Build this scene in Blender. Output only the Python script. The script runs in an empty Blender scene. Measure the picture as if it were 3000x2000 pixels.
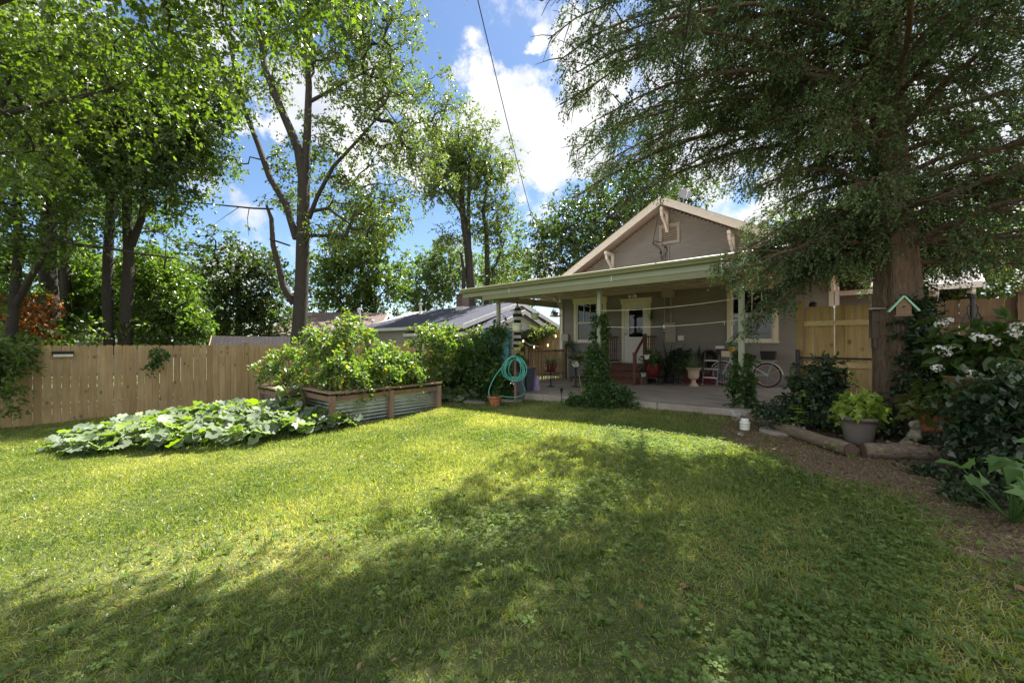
import bpy, math, random
import numpy as np
from mathutils import Vector, Matrix, noise as mnoise
PI = math.pi
S = bpy.context.scene
COL = S.collection
R = math.radians
CZ = 1.30            # camera height over the patio level (world z = 0)
F = 1150.0           # focal length in photograph pixels
# ------------------------------------------------------------------ camera
cam_d = bpy.data.cameras.new('camera'); cam = bpy.data.objects.new('camera', cam_d); COL.objects.link(cam)
cam.location = (0, 0, CZ); cam.rotation_euler = (R(90), 0, 0)
cam_d.sensor_width = 36; cam_d.lens = F / 3000 * 36; cam_d.shift_y = 4 / 3000
cam_d.clip_start = 0.05; cam_d.clip_end = 3000
S.camera = cam
# ------------------------------------------------------------------ sun and sky
SUNV = Vector((0.27, 0.53, 1.0)).normalized()
ELEV = math.asin(SUNV.z); AZ = math.atan2(SUNV.x, SUNV.y)
sl = bpy.data.lights.new('sun', 'SUN'); sl.energy = 5.0; sl.angle = R(0.5); sl.color = (1.0, 0.95, 0.86)
so = bpy.data.objects.new('sun', sl); COL.objects.link(so); so.location = (10, 20, 30)
so.rotation_euler = SUNV.to_track_quat('Z', 'Y').to_euler()
W = bpy.data.worlds.new('World'); S.world = W; W.use_nodes = True
wn = W.node_tree; wn.nodes.clear()
def N(nt, t, **k):
    n = nt.nodes.new(t)
    for a, b in k.items(): setattr(n, a, b)
    return n
def L(nt, a, b): nt.links.new(a, b)
def mth(nt, op, a, b=None, c=None, clamp=False):
    n = N(nt, 'ShaderNodeMath', operation=op); n.use_clamp = clamp
    for i, v in enumerate((a, b, c)):
        if v is None: continue
        if isinstance(v, (int, float)): n.inputs[i].default_value = v
        else: L(nt, v, n.inputs[i])
    return n.outputs[0]
def mixc(nt, f, a, b, bt='MIX'):
    n = N(nt, 'ShaderNodeMix', data_type='RGBA', blend_type=bt)
    for i, v in ((0, f), (6, a), (7, b)):
        if isinstance(v, (int, float)): n.inputs[i].default_value = v
        elif isinstance(v, tuple): n.inputs[i].default_value = (*v[:3], 1)
        else: L(nt, v, n.inputs[i])
    return n.outputs[2]
sky = N(wn, 'ShaderNodeTexSky', sky_type='NISHITA'); sky.sun_disc = False
sky.sun_elevation = ELEV; sky.sun_rotation = AZ; sky.altitude = 300; sky.air_density = 1.0; sky.dust_density = 0.35; sky.ozone_density = 2.2
tc = N(wn, 'ShaderNodeTexCoord')
dirv = tc.outputs['Generated']
def pdir(px, py): return Vector(((px - 1500) / F, 1, (1004 - py) / F)).normalized()
clouds = [(1640,400,.15),(1560,320,.11),(1500,285,.075),(1640,130,.085),(1560,110,.05),(1720,150,.06),(1610,480,.08),(1740,300,.12),(1730,480,.07),(1690,230,.07),(1430,330,.13),(1530,450,.12),(1470,270,.07),
          (760,250,.10),(880,330,.12),(1020,420,.12),(1180,480,.10),(700,330,.09),(1120,300,.09),(1050,520,.09),(1240,380,.07),(760,420,.07),(640,790,.09),
          (1950,120,.12),(2150,250,.15),(2400,350,.18),(2050,470,.16),(2650,250,.2),(2700,550,.2),(2350,600,.12),(2000,560,.08),(200,300,.15),(1900,-300,.2),(400,-500,.3),(2900,700,.15),(1200,-900,.3)]
behind = [((0,-1,.25),.75),((-.9,-.6,.35),.7),((.9,-.6,.3),.7),((0,-.6,.9),.6),((-1,.1,.5),.45),((1,.2,.45),.45),((-.5,-.1,1),.4),((.6,-.2,1),.4)]  # clouds added out of view, mostly behind the camera, to fill the shade
acc = None
wz = N(wn, 'ShaderNodeTexNoise'); wz.inputs['Scale'].default_value = 4.5; wz.inputs['Detail'].default_value = 6; wz.inputs['Roughness'].default_value = .6; L(wn, dirv, wz.inputs['Vector'])
wv = N(wn, 'ShaderNodeVectorMath', operation='MULTIPLY_ADD'); L(wn, wz.outputs['Color'], wv.inputs[0]); wv.inputs[1].default_value = (.30, .30, .30)
wo_ = N(wn, 'ShaderNodeVectorMath', operation='SUBTRACT'); L(wn, dirv, wo_.inputs[0]); wo_.inputs[1].default_value = (.15, .15, .15); L(wn, wo_.outputs[0], wv.inputs[2]); dwarp = wv.outputs[0]
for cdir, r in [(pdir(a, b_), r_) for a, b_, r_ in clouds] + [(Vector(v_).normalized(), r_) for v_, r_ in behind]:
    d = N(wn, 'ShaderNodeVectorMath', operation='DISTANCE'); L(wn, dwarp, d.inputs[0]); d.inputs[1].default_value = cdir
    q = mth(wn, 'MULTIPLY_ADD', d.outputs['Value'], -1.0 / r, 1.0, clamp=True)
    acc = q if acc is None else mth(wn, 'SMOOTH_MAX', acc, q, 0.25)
nz = N(wn, 'ShaderNodeTexNoise'); nz.inputs['Scale'].default_value = 9; nz.inputs['Detail'].default_value = 9; nz.inputs['Roughness'].default_value = .62
L(wn, dirv, nz.inputs['Vector'])
m = mth(wn, 'MULTIPLY_ADD', nz.outputs['Fac'], 1.7, -0.95)
m = mth(wn, 'ADD', m, acc)
mk = N(wn, 'ShaderNodeMapRange', interpolation_type='SMOOTHSTEP'); L(wn, m, mk.inputs[0]); mk.inputs[1].default_value = .10; mk.inputs[2].default_value = .46
nz2 = N(wn, 'ShaderNodeTexNoise'); nz2.inputs['Scale'].default_value = 6; nz2.inputs['Detail'].default_value = 6
sh = N(wn, 'ShaderNodeVectorMath', operation='ADD'); sh.inputs[1].default_value = (.03, .0, .06); L(wn, dirv, sh.inputs[0]); L(wn, sh.outputs[0], nz2.inputs['Vector'])
cr = N(wn, 'ShaderNodeMapRange'); L(wn, nz2.outputs['Fac'], cr.inputs[0]); cr.inputs[1].default_value = .3; cr.inputs[2].default_value = .62
ccol = mixc(wn, cr.outputs[0], (4.2, 4.5, 5.1), (6.6, 6.6, 6.6))
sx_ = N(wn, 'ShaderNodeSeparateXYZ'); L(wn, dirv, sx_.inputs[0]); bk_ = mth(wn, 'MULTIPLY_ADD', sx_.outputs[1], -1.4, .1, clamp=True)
ccol = mixc(wn, bk_, ccol, (9.0, 9.0, 9.0))       # added clouds opposite the sun brightened to fill the shade
skc = mixc(wn, 1.0, sky.outputs[0], (1.0, 1.0, 1.0), 'MULTIPLY')
hs = N(wn, 'ShaderNodeHueSaturation'); hs.inputs['Saturation'].default_value = 1.08; L(wn, skc, hs.inputs['Color'])
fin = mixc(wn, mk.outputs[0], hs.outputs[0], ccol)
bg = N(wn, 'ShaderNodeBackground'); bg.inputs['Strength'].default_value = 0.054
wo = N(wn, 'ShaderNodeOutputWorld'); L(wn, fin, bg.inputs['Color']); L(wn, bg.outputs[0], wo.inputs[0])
W.cycles.sampling_method = 'MANUAL'; W.cycles.sample_map_resolution = 512
S.view_settings.view_transform = 'Standard'; S.view_settings.look = 'None'
S.view_settings.exposure = 1.76; S.view_settings.gamma = 1.0
cy = S.cycles
cy.use_denoising = True; cy.max_bounces = 7; cy.diffuse_bounces = 4; cy.glossy_bounces = 3; cy.transmission_bounces = 5
cy.transparent_max_bounces = 8; cy.sample_clamp_indirect = 6; cy.caustics_reflective = False; cy.caustics_refractive = False
try: cy.denoising_prefilter = 'NONE'
except Exception: pass
try: cy.denoiser = 'OPENIMAGEDENOISE'
except Exception: pass
# ------------------------------------------------------------------ placing helpers
def at(px, py, Y): return Vector(((px - 1500) / F * Y, Y, CZ + (1004 - py) / F * Y))
D1 = Vector((.749, -.662, 0)).normalized(); D2 = Vector((-D1.y, D1.x, 0))
HA = math.atan2(D1.y, D1.x)
DOOR = Vector((4.30, 13.6, 0))
def HF(s, t, z=0): return DOOR + D1 * s - D2 * t + Vector((0, 0, z))     # house frame: s along the wall, t out from it
def toh(x, y):
    return (x - DOOR.x) * D1.x + (y - DOOR.y) * D1.y, -((x - DOOR.x) * D2.x + (y - DOOR.y) * D2.y)
def pz(s): return max(-.1, min(.14, .03 * s))
def g(X, Y):
    X = np.asarray(X, float); Y = np.asarray(Y, float)
    a = np.clip(X, -16, 0); b = np.clip(X, 0, 6)
    z = -.19 + .055 * a + .0017 * a * a + .045 * b
    s, t = toh(X, Y)
    w = np.clip((3.5 - t) / 3, 0, 1) * np.clip((s + 8) / 4, 0, 1)
    z = z * (1 - w) + (-.13) * w
    far = np.clip((Y - 18) / 10, 0, 1)
    z = z * (1 - far) + (-.45) * far
    z = z + .018 * np.sin(X * 1.3 + .7 * Y) * np.sin(Y * 1.1 - .4 * X) * (1 - w)
    return z
def gz(x, y): return float(g(x, y))
# ------------------------------------------------------------------ object helpers
def tag(o, label=None, cat=None, group=None, kind=None):
    if label: o['label'] = label
    if cat: o['category'] = cat
    if group: o['group'] = group
    if kind: o['kind'] = kind
    return o
def thing(name, label, cat, loc=(0, 0, 0), rz=0.0, group=None):
    o = bpy.data.objects.new(name, None); COL.objects.link(o); o.location = loc; o.rotation_euler = (0, 0, rz); o.empty_display_size = .1
    return tag(o, label, cat, group)
def hthing(name, label, cat, s, t, z=0, group=None, rz=0): return thing(name, label, cat, HF(s, t, z), HA + rz, group)
def copy_tree(o, parent=None):
    c = o.copy(); COL.objects.link(c)
    if parent is not None: c.parent = parent
    for ch in [x for x in bpy.data.objects if x.parent == o]: copy_tree(ch, c)
    return c
def link(name, me, mat, parent=None, loc=None):
    o = bpy.data.objects.new(name, me); COL.objects.link(o)
    if mat is not None: me.materials.append(mat)
    if parent is not None: o.parent = parent
    if loc is not None: o.location = loc
    return o
def npmesh(name, V, Fc, k, rnd=None, smooth=False):
    """V (n,3), Fc flat vertex indices, k: loops per face (int or array)"""
    me = bpy.data.meshes.new(name)
    V = np.asarray(V, np.float32); Fc = np.asarray(Fc, np.int32).ravel()
    me.vertices.add(len(V)); me.vertices.foreach_set('co', V.ravel())
    if isinstance(k, int): nf = len(Fc) // k; st = np.arange(nf, dtype=np.int32) * k
    else: k = np.asarray(k, np.int32); nf = len(k); st = np.concatenate(([0], np.cumsum(k)[:-1])).astype(np.int32)
    me.loops.add(len(Fc)); me.loops.foreach_set('vertex_index', Fc)
    me.polygons.add(nf); me.polygons.foreach_set('loop_start', st)
    if smooth: me.polygons.foreach_set('use_smooth', np.ones(nf, bool))
    me.update(calc_edges=True)
    if rnd is not None:
        a = me.attributes.new('rnd', 'FLOAT', 'POINT'); a.data.foreach_set('value', np.asarray(rnd, np.float32))
    return me
class MB:
    def __init__(s): s.v = []; s.f = []; s.r = []; s.sm = []; s.cur = 0.0
    def add(s, vs, fs, smooth=False):
        b = len(s.v); s.v += [tuple(v) for v in vs]; s.r += [s.cur] * len(vs)
        for f in fs: s.f.append([b + i for i in f]); s.sm.append(smooth)
    def box(s, c, d, rz=0.0, M=None):
        cx, cy_, cz = c; x, y, z = d[0] / 2, d[1] / 2, d[2] / 2
        vs = [Vector((i * x, j * y, k * z)) for i in (-1, 1) for j in (-1, 1) for k in (-1, 1)]
        if M is None and rz: M = Matrix.Rotation(rz, 3, 'Z')
        vs = [((M @ v) if M is not None else v) + Vector(c) for v in vs]
        s.add(vs, [(0, 1, 3, 2), (4, 6, 7, 5), (0, 4, 5, 1), (2, 3, 7, 6), (0, 2, 6, 4), (1, 5, 7, 3)])
    def b2(s, p0, p1):  # box by corners
        s.box([(a + b) / 2 for a, b in zip(p0, p1)], [abs(b - a) for a, b in zip(p0, p1)])
    def beam(s, p, q, w, h, up=(0, 0, 1)):
        p, q = Vector(p), Vector(q); d = q - p; l = d.length; d.normalize(); u = Vector(up)
        x = d.cross(u)
        if x.length < 1e-4: x = d.cross(Vector((1, 0, 0)))
        x.normalize(); u = x.cross(d)
        M = Matrix((d, x, u)).transposed()
        s.box((p + q) / 2, (l, w, h), M=M)
    def tube(s, pts, rad, n=8, caps=True, smooth=True):
        pts = [Vector(p) for p in pts]; m = len(pts)
        if isinstance(rad, (int, float)): rad = [rad] * m
        vs = []; prev = None
        for i, p in enumerate(pts):
            d = (pts[min(i + 1, m - 1)] - pts[max(i - 1, 0)])
            if d.length < 1e-9: d = Vector((0, 0, 1))
            d.normalize()
            if prev is None:
                x = d.cross(Vector((0, 0, 1)))
                if x.length < 1e-3: x = Vector((1, 0, 0))
            else: x = prev - d * prev.dot(d)
            x.normalize(); prev = x; y = d.cross(x)
            for j in range(n):
                a = 2 * PI * j / n; vs.append(p + (x * math.cos(a) + y * math.sin(a)) * rad[i])
        fs = [(i * n + j, i * n + (j + 1) % n, (i + 1) * n + (j + 1) % n, (i + 1) * n + j) for i in range(m - 1) for j in range(n)]
        s.add(vs, fs, smooth)
        if caps: s.add(vs[:n], [tuple(reversed(range(n)))]); s.add(vs[-n:], [tuple(range(n))])
    def cyl(s, p, q, r, n=12): s.tube([p, q], r, n)
    def lathe(s, prof, c=(0, 0, 0), n=20, smooth=True, M=None, caps=False):
        vs = []
        for r, z in prof:
            for j in range(n):
                a = 2 * PI * j / n; v = Vector((r * math.cos(a), r * math.sin(a), z))
                vs.append(((M @ v) if M is not None else v) + Vector(c))
        m = len(prof)
        fs = [(i * n + j, i * n + (j + 1) % n, (i + 1) * n + (j + 1) % n, (i + 1) * n + j) for i in range(m - 1) for j in range(n)]
        s.add(vs, fs, smooth)
        if caps: s.add(vs[:n], [tuple(reversed(range(n)))]); s.add(vs[-n:], [tuple(range(n))])
    def prism(s, poly, off):  # poly 3D points, extruded by vector off
        n = len(poly); a = [Vector(p) for p in poly]; o = Vector(off); vs = a + [p + o for p in a]
        s.add(vs, [tuple(reversed(range(n))), tuple(range(n, 2 * n))] + [(i, (i + 1) % n, n + (i + 1) % n, n + i) for i in range(n)])
    def torus(s, c, R_, r, M=None, n=32, k=8, a0=0, a1=2 * PI):
        pts = []; full = abs(a1 - a0 - 2 * PI) < 1e-6
        vs = []; m = n if full else n + 1
        for i in range(m):
            a = a0 + (a1 - a0) * i / n
            for j in range(k):
                b = 2 * PI * j / k; v = Vector(((R_ + r * math.cos(b)) * math.cos(a), (R_ + r * math.cos(b)) * math.sin(a), r * math.sin(b)))
                vs.append(((M @ v) if M is not None else v) + Vector(c))
        fs = [(i * k + j, ((i + 1) % m) * k + j, ((i + 1) % m) * k + (j + 1) % k, i * k + (j + 1) % k) for i in range(n) for j in range(k)]
        s.add(vs, fs, True)
    def build(s, name, mat, parent=None, loc=None, bevel=0, both=False):
        Fc = [i for f in s.f for i in f]; k = [len(f) for f in s.f]
        me = npmesh(name, s.v, Fc, k, rnd=s.r)
        me.polygons.foreach_set('use_smooth', s.sm)
        o = link(name, me, mat, parent, loc)
        if bevel:
            md = o.modifiers.new('b', 'BEVEL'); md.width = bevel; md.segments = 2; md.limit_method = 'ANGLE'
        return o
# ------------------------------------------------------------------ materials
def mat(name, col, rough=.6, metal=0, spec=None):
    m = bpy.data.materials.new(name); m.use_nodes = True; nt = m.node_tree; b = nt.nodes['Principled BSDF']
    b.inputs['Base Color'].default_value = (*col, 1); b.inputs['Roughness'].default_value = rough; b.inputs['Metallic'].default_value = metal
    if spec is not None: b.inputs['Specular IOR Level'].default_value = spec
    return m, nt, b
def tex(nt, kind, scale, vec=None, stretch=None, detail=4, rough=.6, co='Object'):
    t = N(nt, kind)
    if 'Scale' in t.inputs: t.inputs['Scale'].default_value = scale
    if kind == 'ShaderNodeTexNoise': t.inputs['Detail'].default_value = detail; t.inputs['Roughness'].default_value = rough
    if vec is None:
        if co == 'World': vec = N(nt, 'ShaderNodeNewGeometry').outputs['Position']
        else: vec = N(nt, 'ShaderNodeTexCoord').outputs[co]
    if stretch:
        mp = N(nt, 'ShaderNodeMapping'); mp.inputs['Scale'].default_value = stretch; L(nt, vec, mp.inputs['Vector']); vec = mp.outputs[0]
    L(nt, vec, t.inputs['Vector']); return t
def bump(nt, b, h, strength=.3, dist=.01):
    n = N(nt, 'ShaderNodeBump'); n.inputs['Strength'].default_value = strength; n.inputs['Distance'].default_value = dist
    L(nt, h, n.inputs['Height']); L(nt, n.outputs[0], b.inputs['Normal'])
def ramp(nt, fac, stops):
    r = N(nt, 'ShaderNodeValToRGB'); e = r.color_ramp.elements
    while len(e) < len(stops): e.new(.5)
    for i, (p, c) in enumerate(stops): e[i].position = p; e[i].color = (*c, 1) if len(c) == 3 else c
    L(nt, fac, r.inputs[0]); return r.outputs[0]
def paint(name, col, var=.12, scale=3, rough=.55, bmp=.05, metal=0, dirt=None):
    m, nt, b = mat(name, col, rough, metal)
    t = tex(nt, 'ShaderNodeTexNoise', scale, detail=7, rough=.65)
    c = ramp(nt, t.outputs['Fac'], [(.3, tuple(x * (1 - var) for x in col)), (.7, tuple(min(1, x * (1 + var)) for x in col))])
    if dirt:
        t2 = tex(nt, 'ShaderNodeTexNoise', scale * 4.3, detail=8, rough=.7)
        f = mth(nt, 'MULTIPLY_ADD', t2.outputs['Fac'], 5, -2.75, clamp=True); c = mixc(nt, mth(nt, 'MULTIPLY', f, .6), c, dirt)
    L(nt, c, b.inputs['Base Color'])
    if bmp: bump(nt, b, tex(nt, 'ShaderNodeTexNoise', scale * 25, detail=3).outputs['Fac'], .25, bmp * .02)
    return m
def wood(name, c1, c2, grain='Z', knots=True, rough=.75, dark=None, sc=1.0):
    m, nt, b = mat(name, c1, rough)
    st = {'Z': (28, 28, 1.6), 'X': (1.6, 28, 28), 'Y': (28, 1.6, 28)}[grain]
    at_ = N(nt, 'ShaderNodeAttribute', attribute_name='rnd')
    vec = N(nt, 'ShaderNodeTexCoord').outputs['Object']
    vm = N(nt, 'ShaderNodeVectorMath', operation='MULTIPLY_ADD'); L(nt, at_.outputs['Fac'], vm.inputs[0]); vm.inputs[1].default_value = (7, 5, 9); L(nt, vec, vm.inputs[2])
    t = tex(nt, 'ShaderNodeTexNoise', sc, vm.outputs[0], st, 6, .6)
    t2 = tex(nt, 'ShaderNodeTexNoise', 1.3, vm.outputs[0], None, 3)
    f = mth(nt, 'ADD', mth(nt, 'MULTIPLY_ADD', t.outputs['Fac'], 2.4, -.75), mth(nt, 'MULTIPLY_ADD', at_.outputs['Fac'], .75, -.28))
    c = mixc(nt, mth(nt, 'SUBTRACT', f, .1, clamp=True), c1, c2)
    c = mixc(nt, mth(nt, 'MULTIPLY_ADD', t2.outputs['Fac'], 1.6, -.65, clamp=True), c, tuple(x * .72 for x in c1))
    if knots:
        v = tex(nt, 'ShaderNodeTexVoronoi', 2.6, vm.outputs[0], (1.6, 1.6, 1) if grain == 'Z' else (1, 1.6, 1.6))
        k = mth(nt, 'MULTIPLY_ADD', v.outputs['Distance'], -12, 1.9, clamp=True)
        c = mixc(nt, mth(nt, 'MULTIPLY', k, .75), c, dark or tuple(x * .3 for x in c1))
    L(nt, c, b.inputs['Base Color']); bump(nt, b, t.outputs['Fac'], .35, .004)
    return m
def bark(name, c1, c2, sc=1.0, depth=.03, st=(4, 4, .7)):
    m, nt, b = mat(name, c1, .9)
    t = tex(nt, 'ShaderNodeTexNoise', 6 * sc, None, st, 8, .7, co='World')
    v = tex(nt, 'ShaderNodeTexNoise', 1.1, None, None, 4, .6, co='World')
    f = mth(nt, 'MULTIPLY_ADD', t.outputs['Fac'], 2.6, -.8, clamp=True)
    c = mixc(nt, f, c1, c2); c = mixc(nt, mth(nt, 'MULTIPLY_ADD', v.outputs['Fac'], 1.8, -.7, clamp=True), c, tuple(.6 * x for x in c2))
    L(nt, c, b.inputs['Base Color']); bump(nt, b, t.outputs['Fac'], 1.0, depth)
    return m
def leafmat(name, c1, c2, tr=.35, rough=.45, tcol=None, clump=.5, spec=.4, third=None):
    m, nt, b = mat(name, c1, rough, 0, spec)
    a = N(nt, 'ShaderNodeAttribute', attribute_name='rnd').outputs['Fac']
    n = tex(nt, 'ShaderNodeTexNoise', clump, None, None, 2, .5, co='World').outputs['Fac']
    f = mth(nt, 'ADD', mth(nt, 'MULTIPLY', a, .6), mth(nt, 'MULTIPLY_ADD', n, 1.4, -.5), clamp=True)
    c = mixc(nt, f, c1, c2)
    if third: c = mixc(nt, mth(nt, 'GREATER_THAN', a, third[0]), c, third[1])
    L(nt, c, b.inputs['Base Color'])
    tl = N(nt, 'ShaderNodeBsdfTranslucent')
    tk = mixc(nt, 1.0, c, tcol or (2.3, 2.6, .9), 'MULTIPLY'); L(nt, tk, tl.inputs['Color'])
    mx = N(nt, 'ShaderNodeMixShader'); mx.inputs[0].default_value = tr
    L(nt, b.outputs[0], mx.inputs[1]); L(nt, tl.outputs[0], mx.inputs[2]); L(nt, mx.outputs[0], nt.nodes['Material Output'].inputs[0])
    return m
# ------------------------------------------------------------------ leaf geometry
def T(vs, fs): return np.array(vs, np.float32), fs
KITE = T([(0, 0, 0), (.3, .45, .07), (0, 1, -.06), (-.3, .45, .07)], [(0, 1, 2, 3)])
NEED = T([(0, 0, 0), (.16, .4, .0), (0, 1, -.03), (-.16, .4, .0)], [(0, 1, 2, 3)])
OVAL = T([(0, 0, 0), (.24, .22, .07), (.27, .58, .08), (0, 1, -.1), (-.27, .58, .08), (-.24, .22, .07)], [(0, 1, 2, 3), (0, 3, 4, 5)])
MAPL = T([(0, 0, 0), (.30, .0, .05), (.24, .2, .03), (.52, .44, .0), (.27, .48, .04), (.18, .66, .02), (0, 1.0, -.12), (-.18, .66, .02), (-.27, .48, .04), (-.52, .44, .0), (-.24, .2, .03), (-.3, 0, .05)],
         [(0, 1, 2, 3, 4, 5, 6), (0, 6, 7, 8, 9, 10, 11)])
def _sq():
    vs = [(0, .38, -.07)]; n = 15
    for i in range(n):
        a = -PI / 2 + .38 + (2 * PI - .76) * i / (n - 1); r = .5 * (1 + (.13 if i % 3 == 1 else -.05)); vs.append((r * math.cos(a), .42 + r * math.sin(a), .06 if i % 2 else -.05))
    return T(vs, [(0, i, i + 1) for i in range(1, n)])
SQUA = _sq()
BLAD = T([(-.5, 0, 0), (.5, 0, 0), (.42, .5, .1), (-.42, .5, .1), (0, 1, .42)], [(0, 1, 2, 3), (3, 2, 4)])
CLOV = T([(0, 0, 0), (.34, .35, .06), (.3, .8, .05), (0, .72, 0), (-.3, .8, .05), (-.34, .35, .06)], [(0, 1, 2, 3), (0, 3, 4, 5)])
def nrm(a): return a / np.maximum(np.linalg.norm(a, axis=1, keepdims=True), 1e-9)
def leafmesh(name, tmpl, P, D, Nn, Sz, rnd, wid=None):
    """P origin, D length direction, Nn approximate normal, Sz size"""
    tv, tf = tmpl; D = nrm(D); X = nrm(np.cross(D, Nn)); Z = np.cross(X, D)
    n = len(P); k = len(tv); Sz = np.asarray(Sz, np.float32).reshape(n, 1, 1) if np.ndim(Sz) else np.full((n, 1, 1), Sz, np.float32)
    w = 1.0 if wid is None else np.asarray(wid, np.float32).reshape(n, 1, 1)
    V = P[:, None, :] + Sz * (tv[None, :, 0:1] * w * X[:, None, :] + tv[None, :, 1:2] * D[:, None, :] + tv[None, :, 2:3] * Z[:, None, :])
    base = (np.arange(n) * k)[:, None]
    flat = np.array([i for f in tf for i in f]); ks = np.tile([len(f) for f in tf], n)
    Fc = (base + flat[None, :]).ravel()
    return npmesh(name, V.reshape(-1, 3), Fc, ks, rnd=np.repeat(rnd, k))
def sprays(rng, C, cr, out, ntw, tl, nl, size, droop=.25, up=.5, spread=.8, jitter=.02):
    """leafy twigs round cluster centres C; returns leaf P, D, N, size, and twig ends"""
    n = len(C) * ntw
    O = np.repeat(C, ntw, 0) + rng.normal(size=(n, 3)) * cr * .55
    dv = nrm(rng.normal(size=(n, 3)) * spread + np.repeat(out, ntw, 0) - np.array([0, 0, droop]))
    t = (np.arange(nl) + .5) / nl
    TL = tl * rng.uniform(.6, 1.3, (n, 1, 1))
    P = O[:, None, :] + dv[:, None, :] * TL * t[None, :, None]
    P[:, :, 2] -= (t[None, :] ** 2) * droop * TL[:, :, 0] * .8
    P = P.reshape(-1, 3) + rng.normal(size=(n * nl, 3)) * jitter
    dd = np.repeat(dv, nl, 0)
    side = nrm(np.cross(dd, rng.normal(size=dd.shape)))
    D = nrm(dd * .6 + side + rng.normal(size=dd.shape) * .25 - np.array([0, 0, droop * .8]))
    Nn = nrm(rng.normal(size=dd.shape) * .6 + np.array([0, 0, up]) + side * 0)
    return P, D, Nn, size * rng.uniform(.45, 1.4, n * nl), O, dv, TL[:, 0, 0]
def twigmesh(name, O, dv, TL, r):
    """thin three-sided twigs"""
    n = len(O); x = nrm(np.cross(dv, np.array([0.3, .2, 1.0]))); y = np.cross(dv, x)
    V = np.zeros((n, 4, 3), np.float32)
    for j in range(3):
        a = 2 * PI * j / 3; V[:, j] = O + (x * math.cos(a) + y * math.sin(a)) * r
    V[:, 3] = O + dv * TL[:, None]
    Fc = (np.arange(n) * 4)[:, None] + np.array([0, 1, 3, 1, 2, 3, 2, 0, 3])[None]
    return V.reshape(-1, 3), Fc.ravel()
def in_blobs(rng, blobs, n, p=.42):
    """points in a union of ellipsoids, biased to the outside: (x,y,z,rx,ry,rz,weight)"""
    w = np.array([b[6] if len(b) > 6 else b[3] * b[4] * b[5] for b in blobs], float); w /= w.sum()
    idx = rng.choice(len(blobs), n, p=w); B = np.array([b[:6] for b in blobs])[idx]
    d = nrm(rng.normal(size=(n, 3))); r = rng.uniform(0, 1, (n, 1)) ** p
    r *= rng.uniform(.85, 1.12, (n, 1))
    C = B[:, :3] + d * r * B[:, 3:6]
    return C, nrm(C - B[:, :3])
def skeleton(mb, trunks, C, rng, rtip=.006, k=.5, sides=6, upbias=.35, fork=.9, maxr=None, sag=0.0):
    """trunks: polylines [(x,y,z,r)...]; every cluster centre is joined to the growing tree by a curved limb"""
    pos = []; rad = []; par = []; cnt = []; paths = []
    for tr in trunks:
        for i in range(len(tr) - 1):
            a, b = np.array(tr[i]), np.array(tr[i + 1]); m = max(2, int(np.linalg.norm(b[:3] - a[:3]) / .5))
            for j in range(m): p = a + (b - a) * j / m; pos.append(p[:3]); rad.append(p[3]); par.append(-1); cnt.append(0)
        mb.tube([Vector(p[:3]) for p in tr], [p[3] for p in tr], 10 if tr[0][3] > .1 else 7)
    nt_ = len(pos); pos = list(pos)
    base = np.array([t[:3] for tr in trunks for t in tr]); 
    dist = np.array([np.min(np.linalg.norm(base - c, axis=1)) for c in C]); order = np.argsort(dist)
    A = np.array(pos); cap = len(pos) + len(C) * 4 + 8
    arr = np.zeros((cap, 3)); arr[:len(A)] = A; m = len(A); isT = np.zeros(cap); isT[:m] = 1
    for ci in order:
        c = C[ci]; d = arr[:m] - c; ds = np.linalg.norm(d, axis=1) + upbias * np.maximum(0, d[:, 2]) * 2 + isT[:m] * (.0)
        j = int(np.argmin(ds)); p0 = arr[j]; ln = np.linalg.norm(c - p0)
        mid1 = p0 + (c - p0) * .35 + rng.normal(size=3) * ln * .07 + np.array([0, 0, ln * (.06 - sag)]); mid2 = p0 + (c - p0) * .7 + rng.normal(size=3) * ln * .06 + np.array([0, 0, ln * (.06 - sag)])
        ids = [j]; prev = j
        for q in (mid1, mid2, c):
            arr[m] = q; par.append(prev); cnt.append(0); rad.append(0); ids.append(m); prev = m; m += 1
        paths.append(ids)
        q = ids[-1]
        while q >= 0 and q >= nt_: cnt[q] += 1; q = par[q]
    for ids in paths:
        rr = []
        for q in ids: rr.append(max(rtip, rtip * cnt[q] ** k) if q >= nt_ else 0)
        lim = rad[ids[0]] * .8 if ids[0] < nt_ else 99
        rr[0] = min(rr[1] * 1.15, lim); rr = [min(x, lim, maxr or 9) for x in rr]
        mb.tube([Vector(arr[q]) for q in ids], rr, sides if rr[0] > .03 else 4, caps=False)
def tree(name, label, cat, trunks, blobs, ncl, mb_, ml, tmpl, size, ntw=4, tl=.5, nl=7, cr=.35, seed=1, group=None, droop=.25, up=.6, spread=.8, rtip=.008, loc=None, p=.42, twr=.004, extra=None, k=.5, sag=0.0, keep=None):
    rng = np.random.default_rng(seed)
    base = trunks[0][0]
    root = thing(name, label, cat, (base[0], base[1], base[2]), 0, group)
    off = Vector((-base[0], -base[1], -base[2]))
    C, out = in_blobs(rng, blobs, ncl, p)
    if keep is not None:
        q = np.array([keep(*c) for c in C]); C = C[q]; out = out[q]
    m = MB(); skeleton(m, trunks, C, rng, rtip, k, sag=sag)
    if extra:
        for pl in extra: m.tube([Vector(q[:3]) for q in pl], [q[3] for q in pl], 5)
    o = m.build('trunk', mb_, root, off)
    P, D, Nn, Sz, O, dv, TL = sprays(rng, C, cr, out * .7 + np.array([0, 0, .15]), ntw, tl, nl, size, droop, up, spread)
    tV, tF = twigmesh('', O - dv * TL[:, None] * .3, dv, TL * 1.2, twr)
    link('branchwork', npmesh('branchwork', tV, tF, 3), mb_, root, off)
    me = leafmesh('crown', tmpl, P, D, Nn, Sz, rng.uniform(0, 1, len(P)))
    link('crown', me, ml, root, off)
    return root
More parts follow.
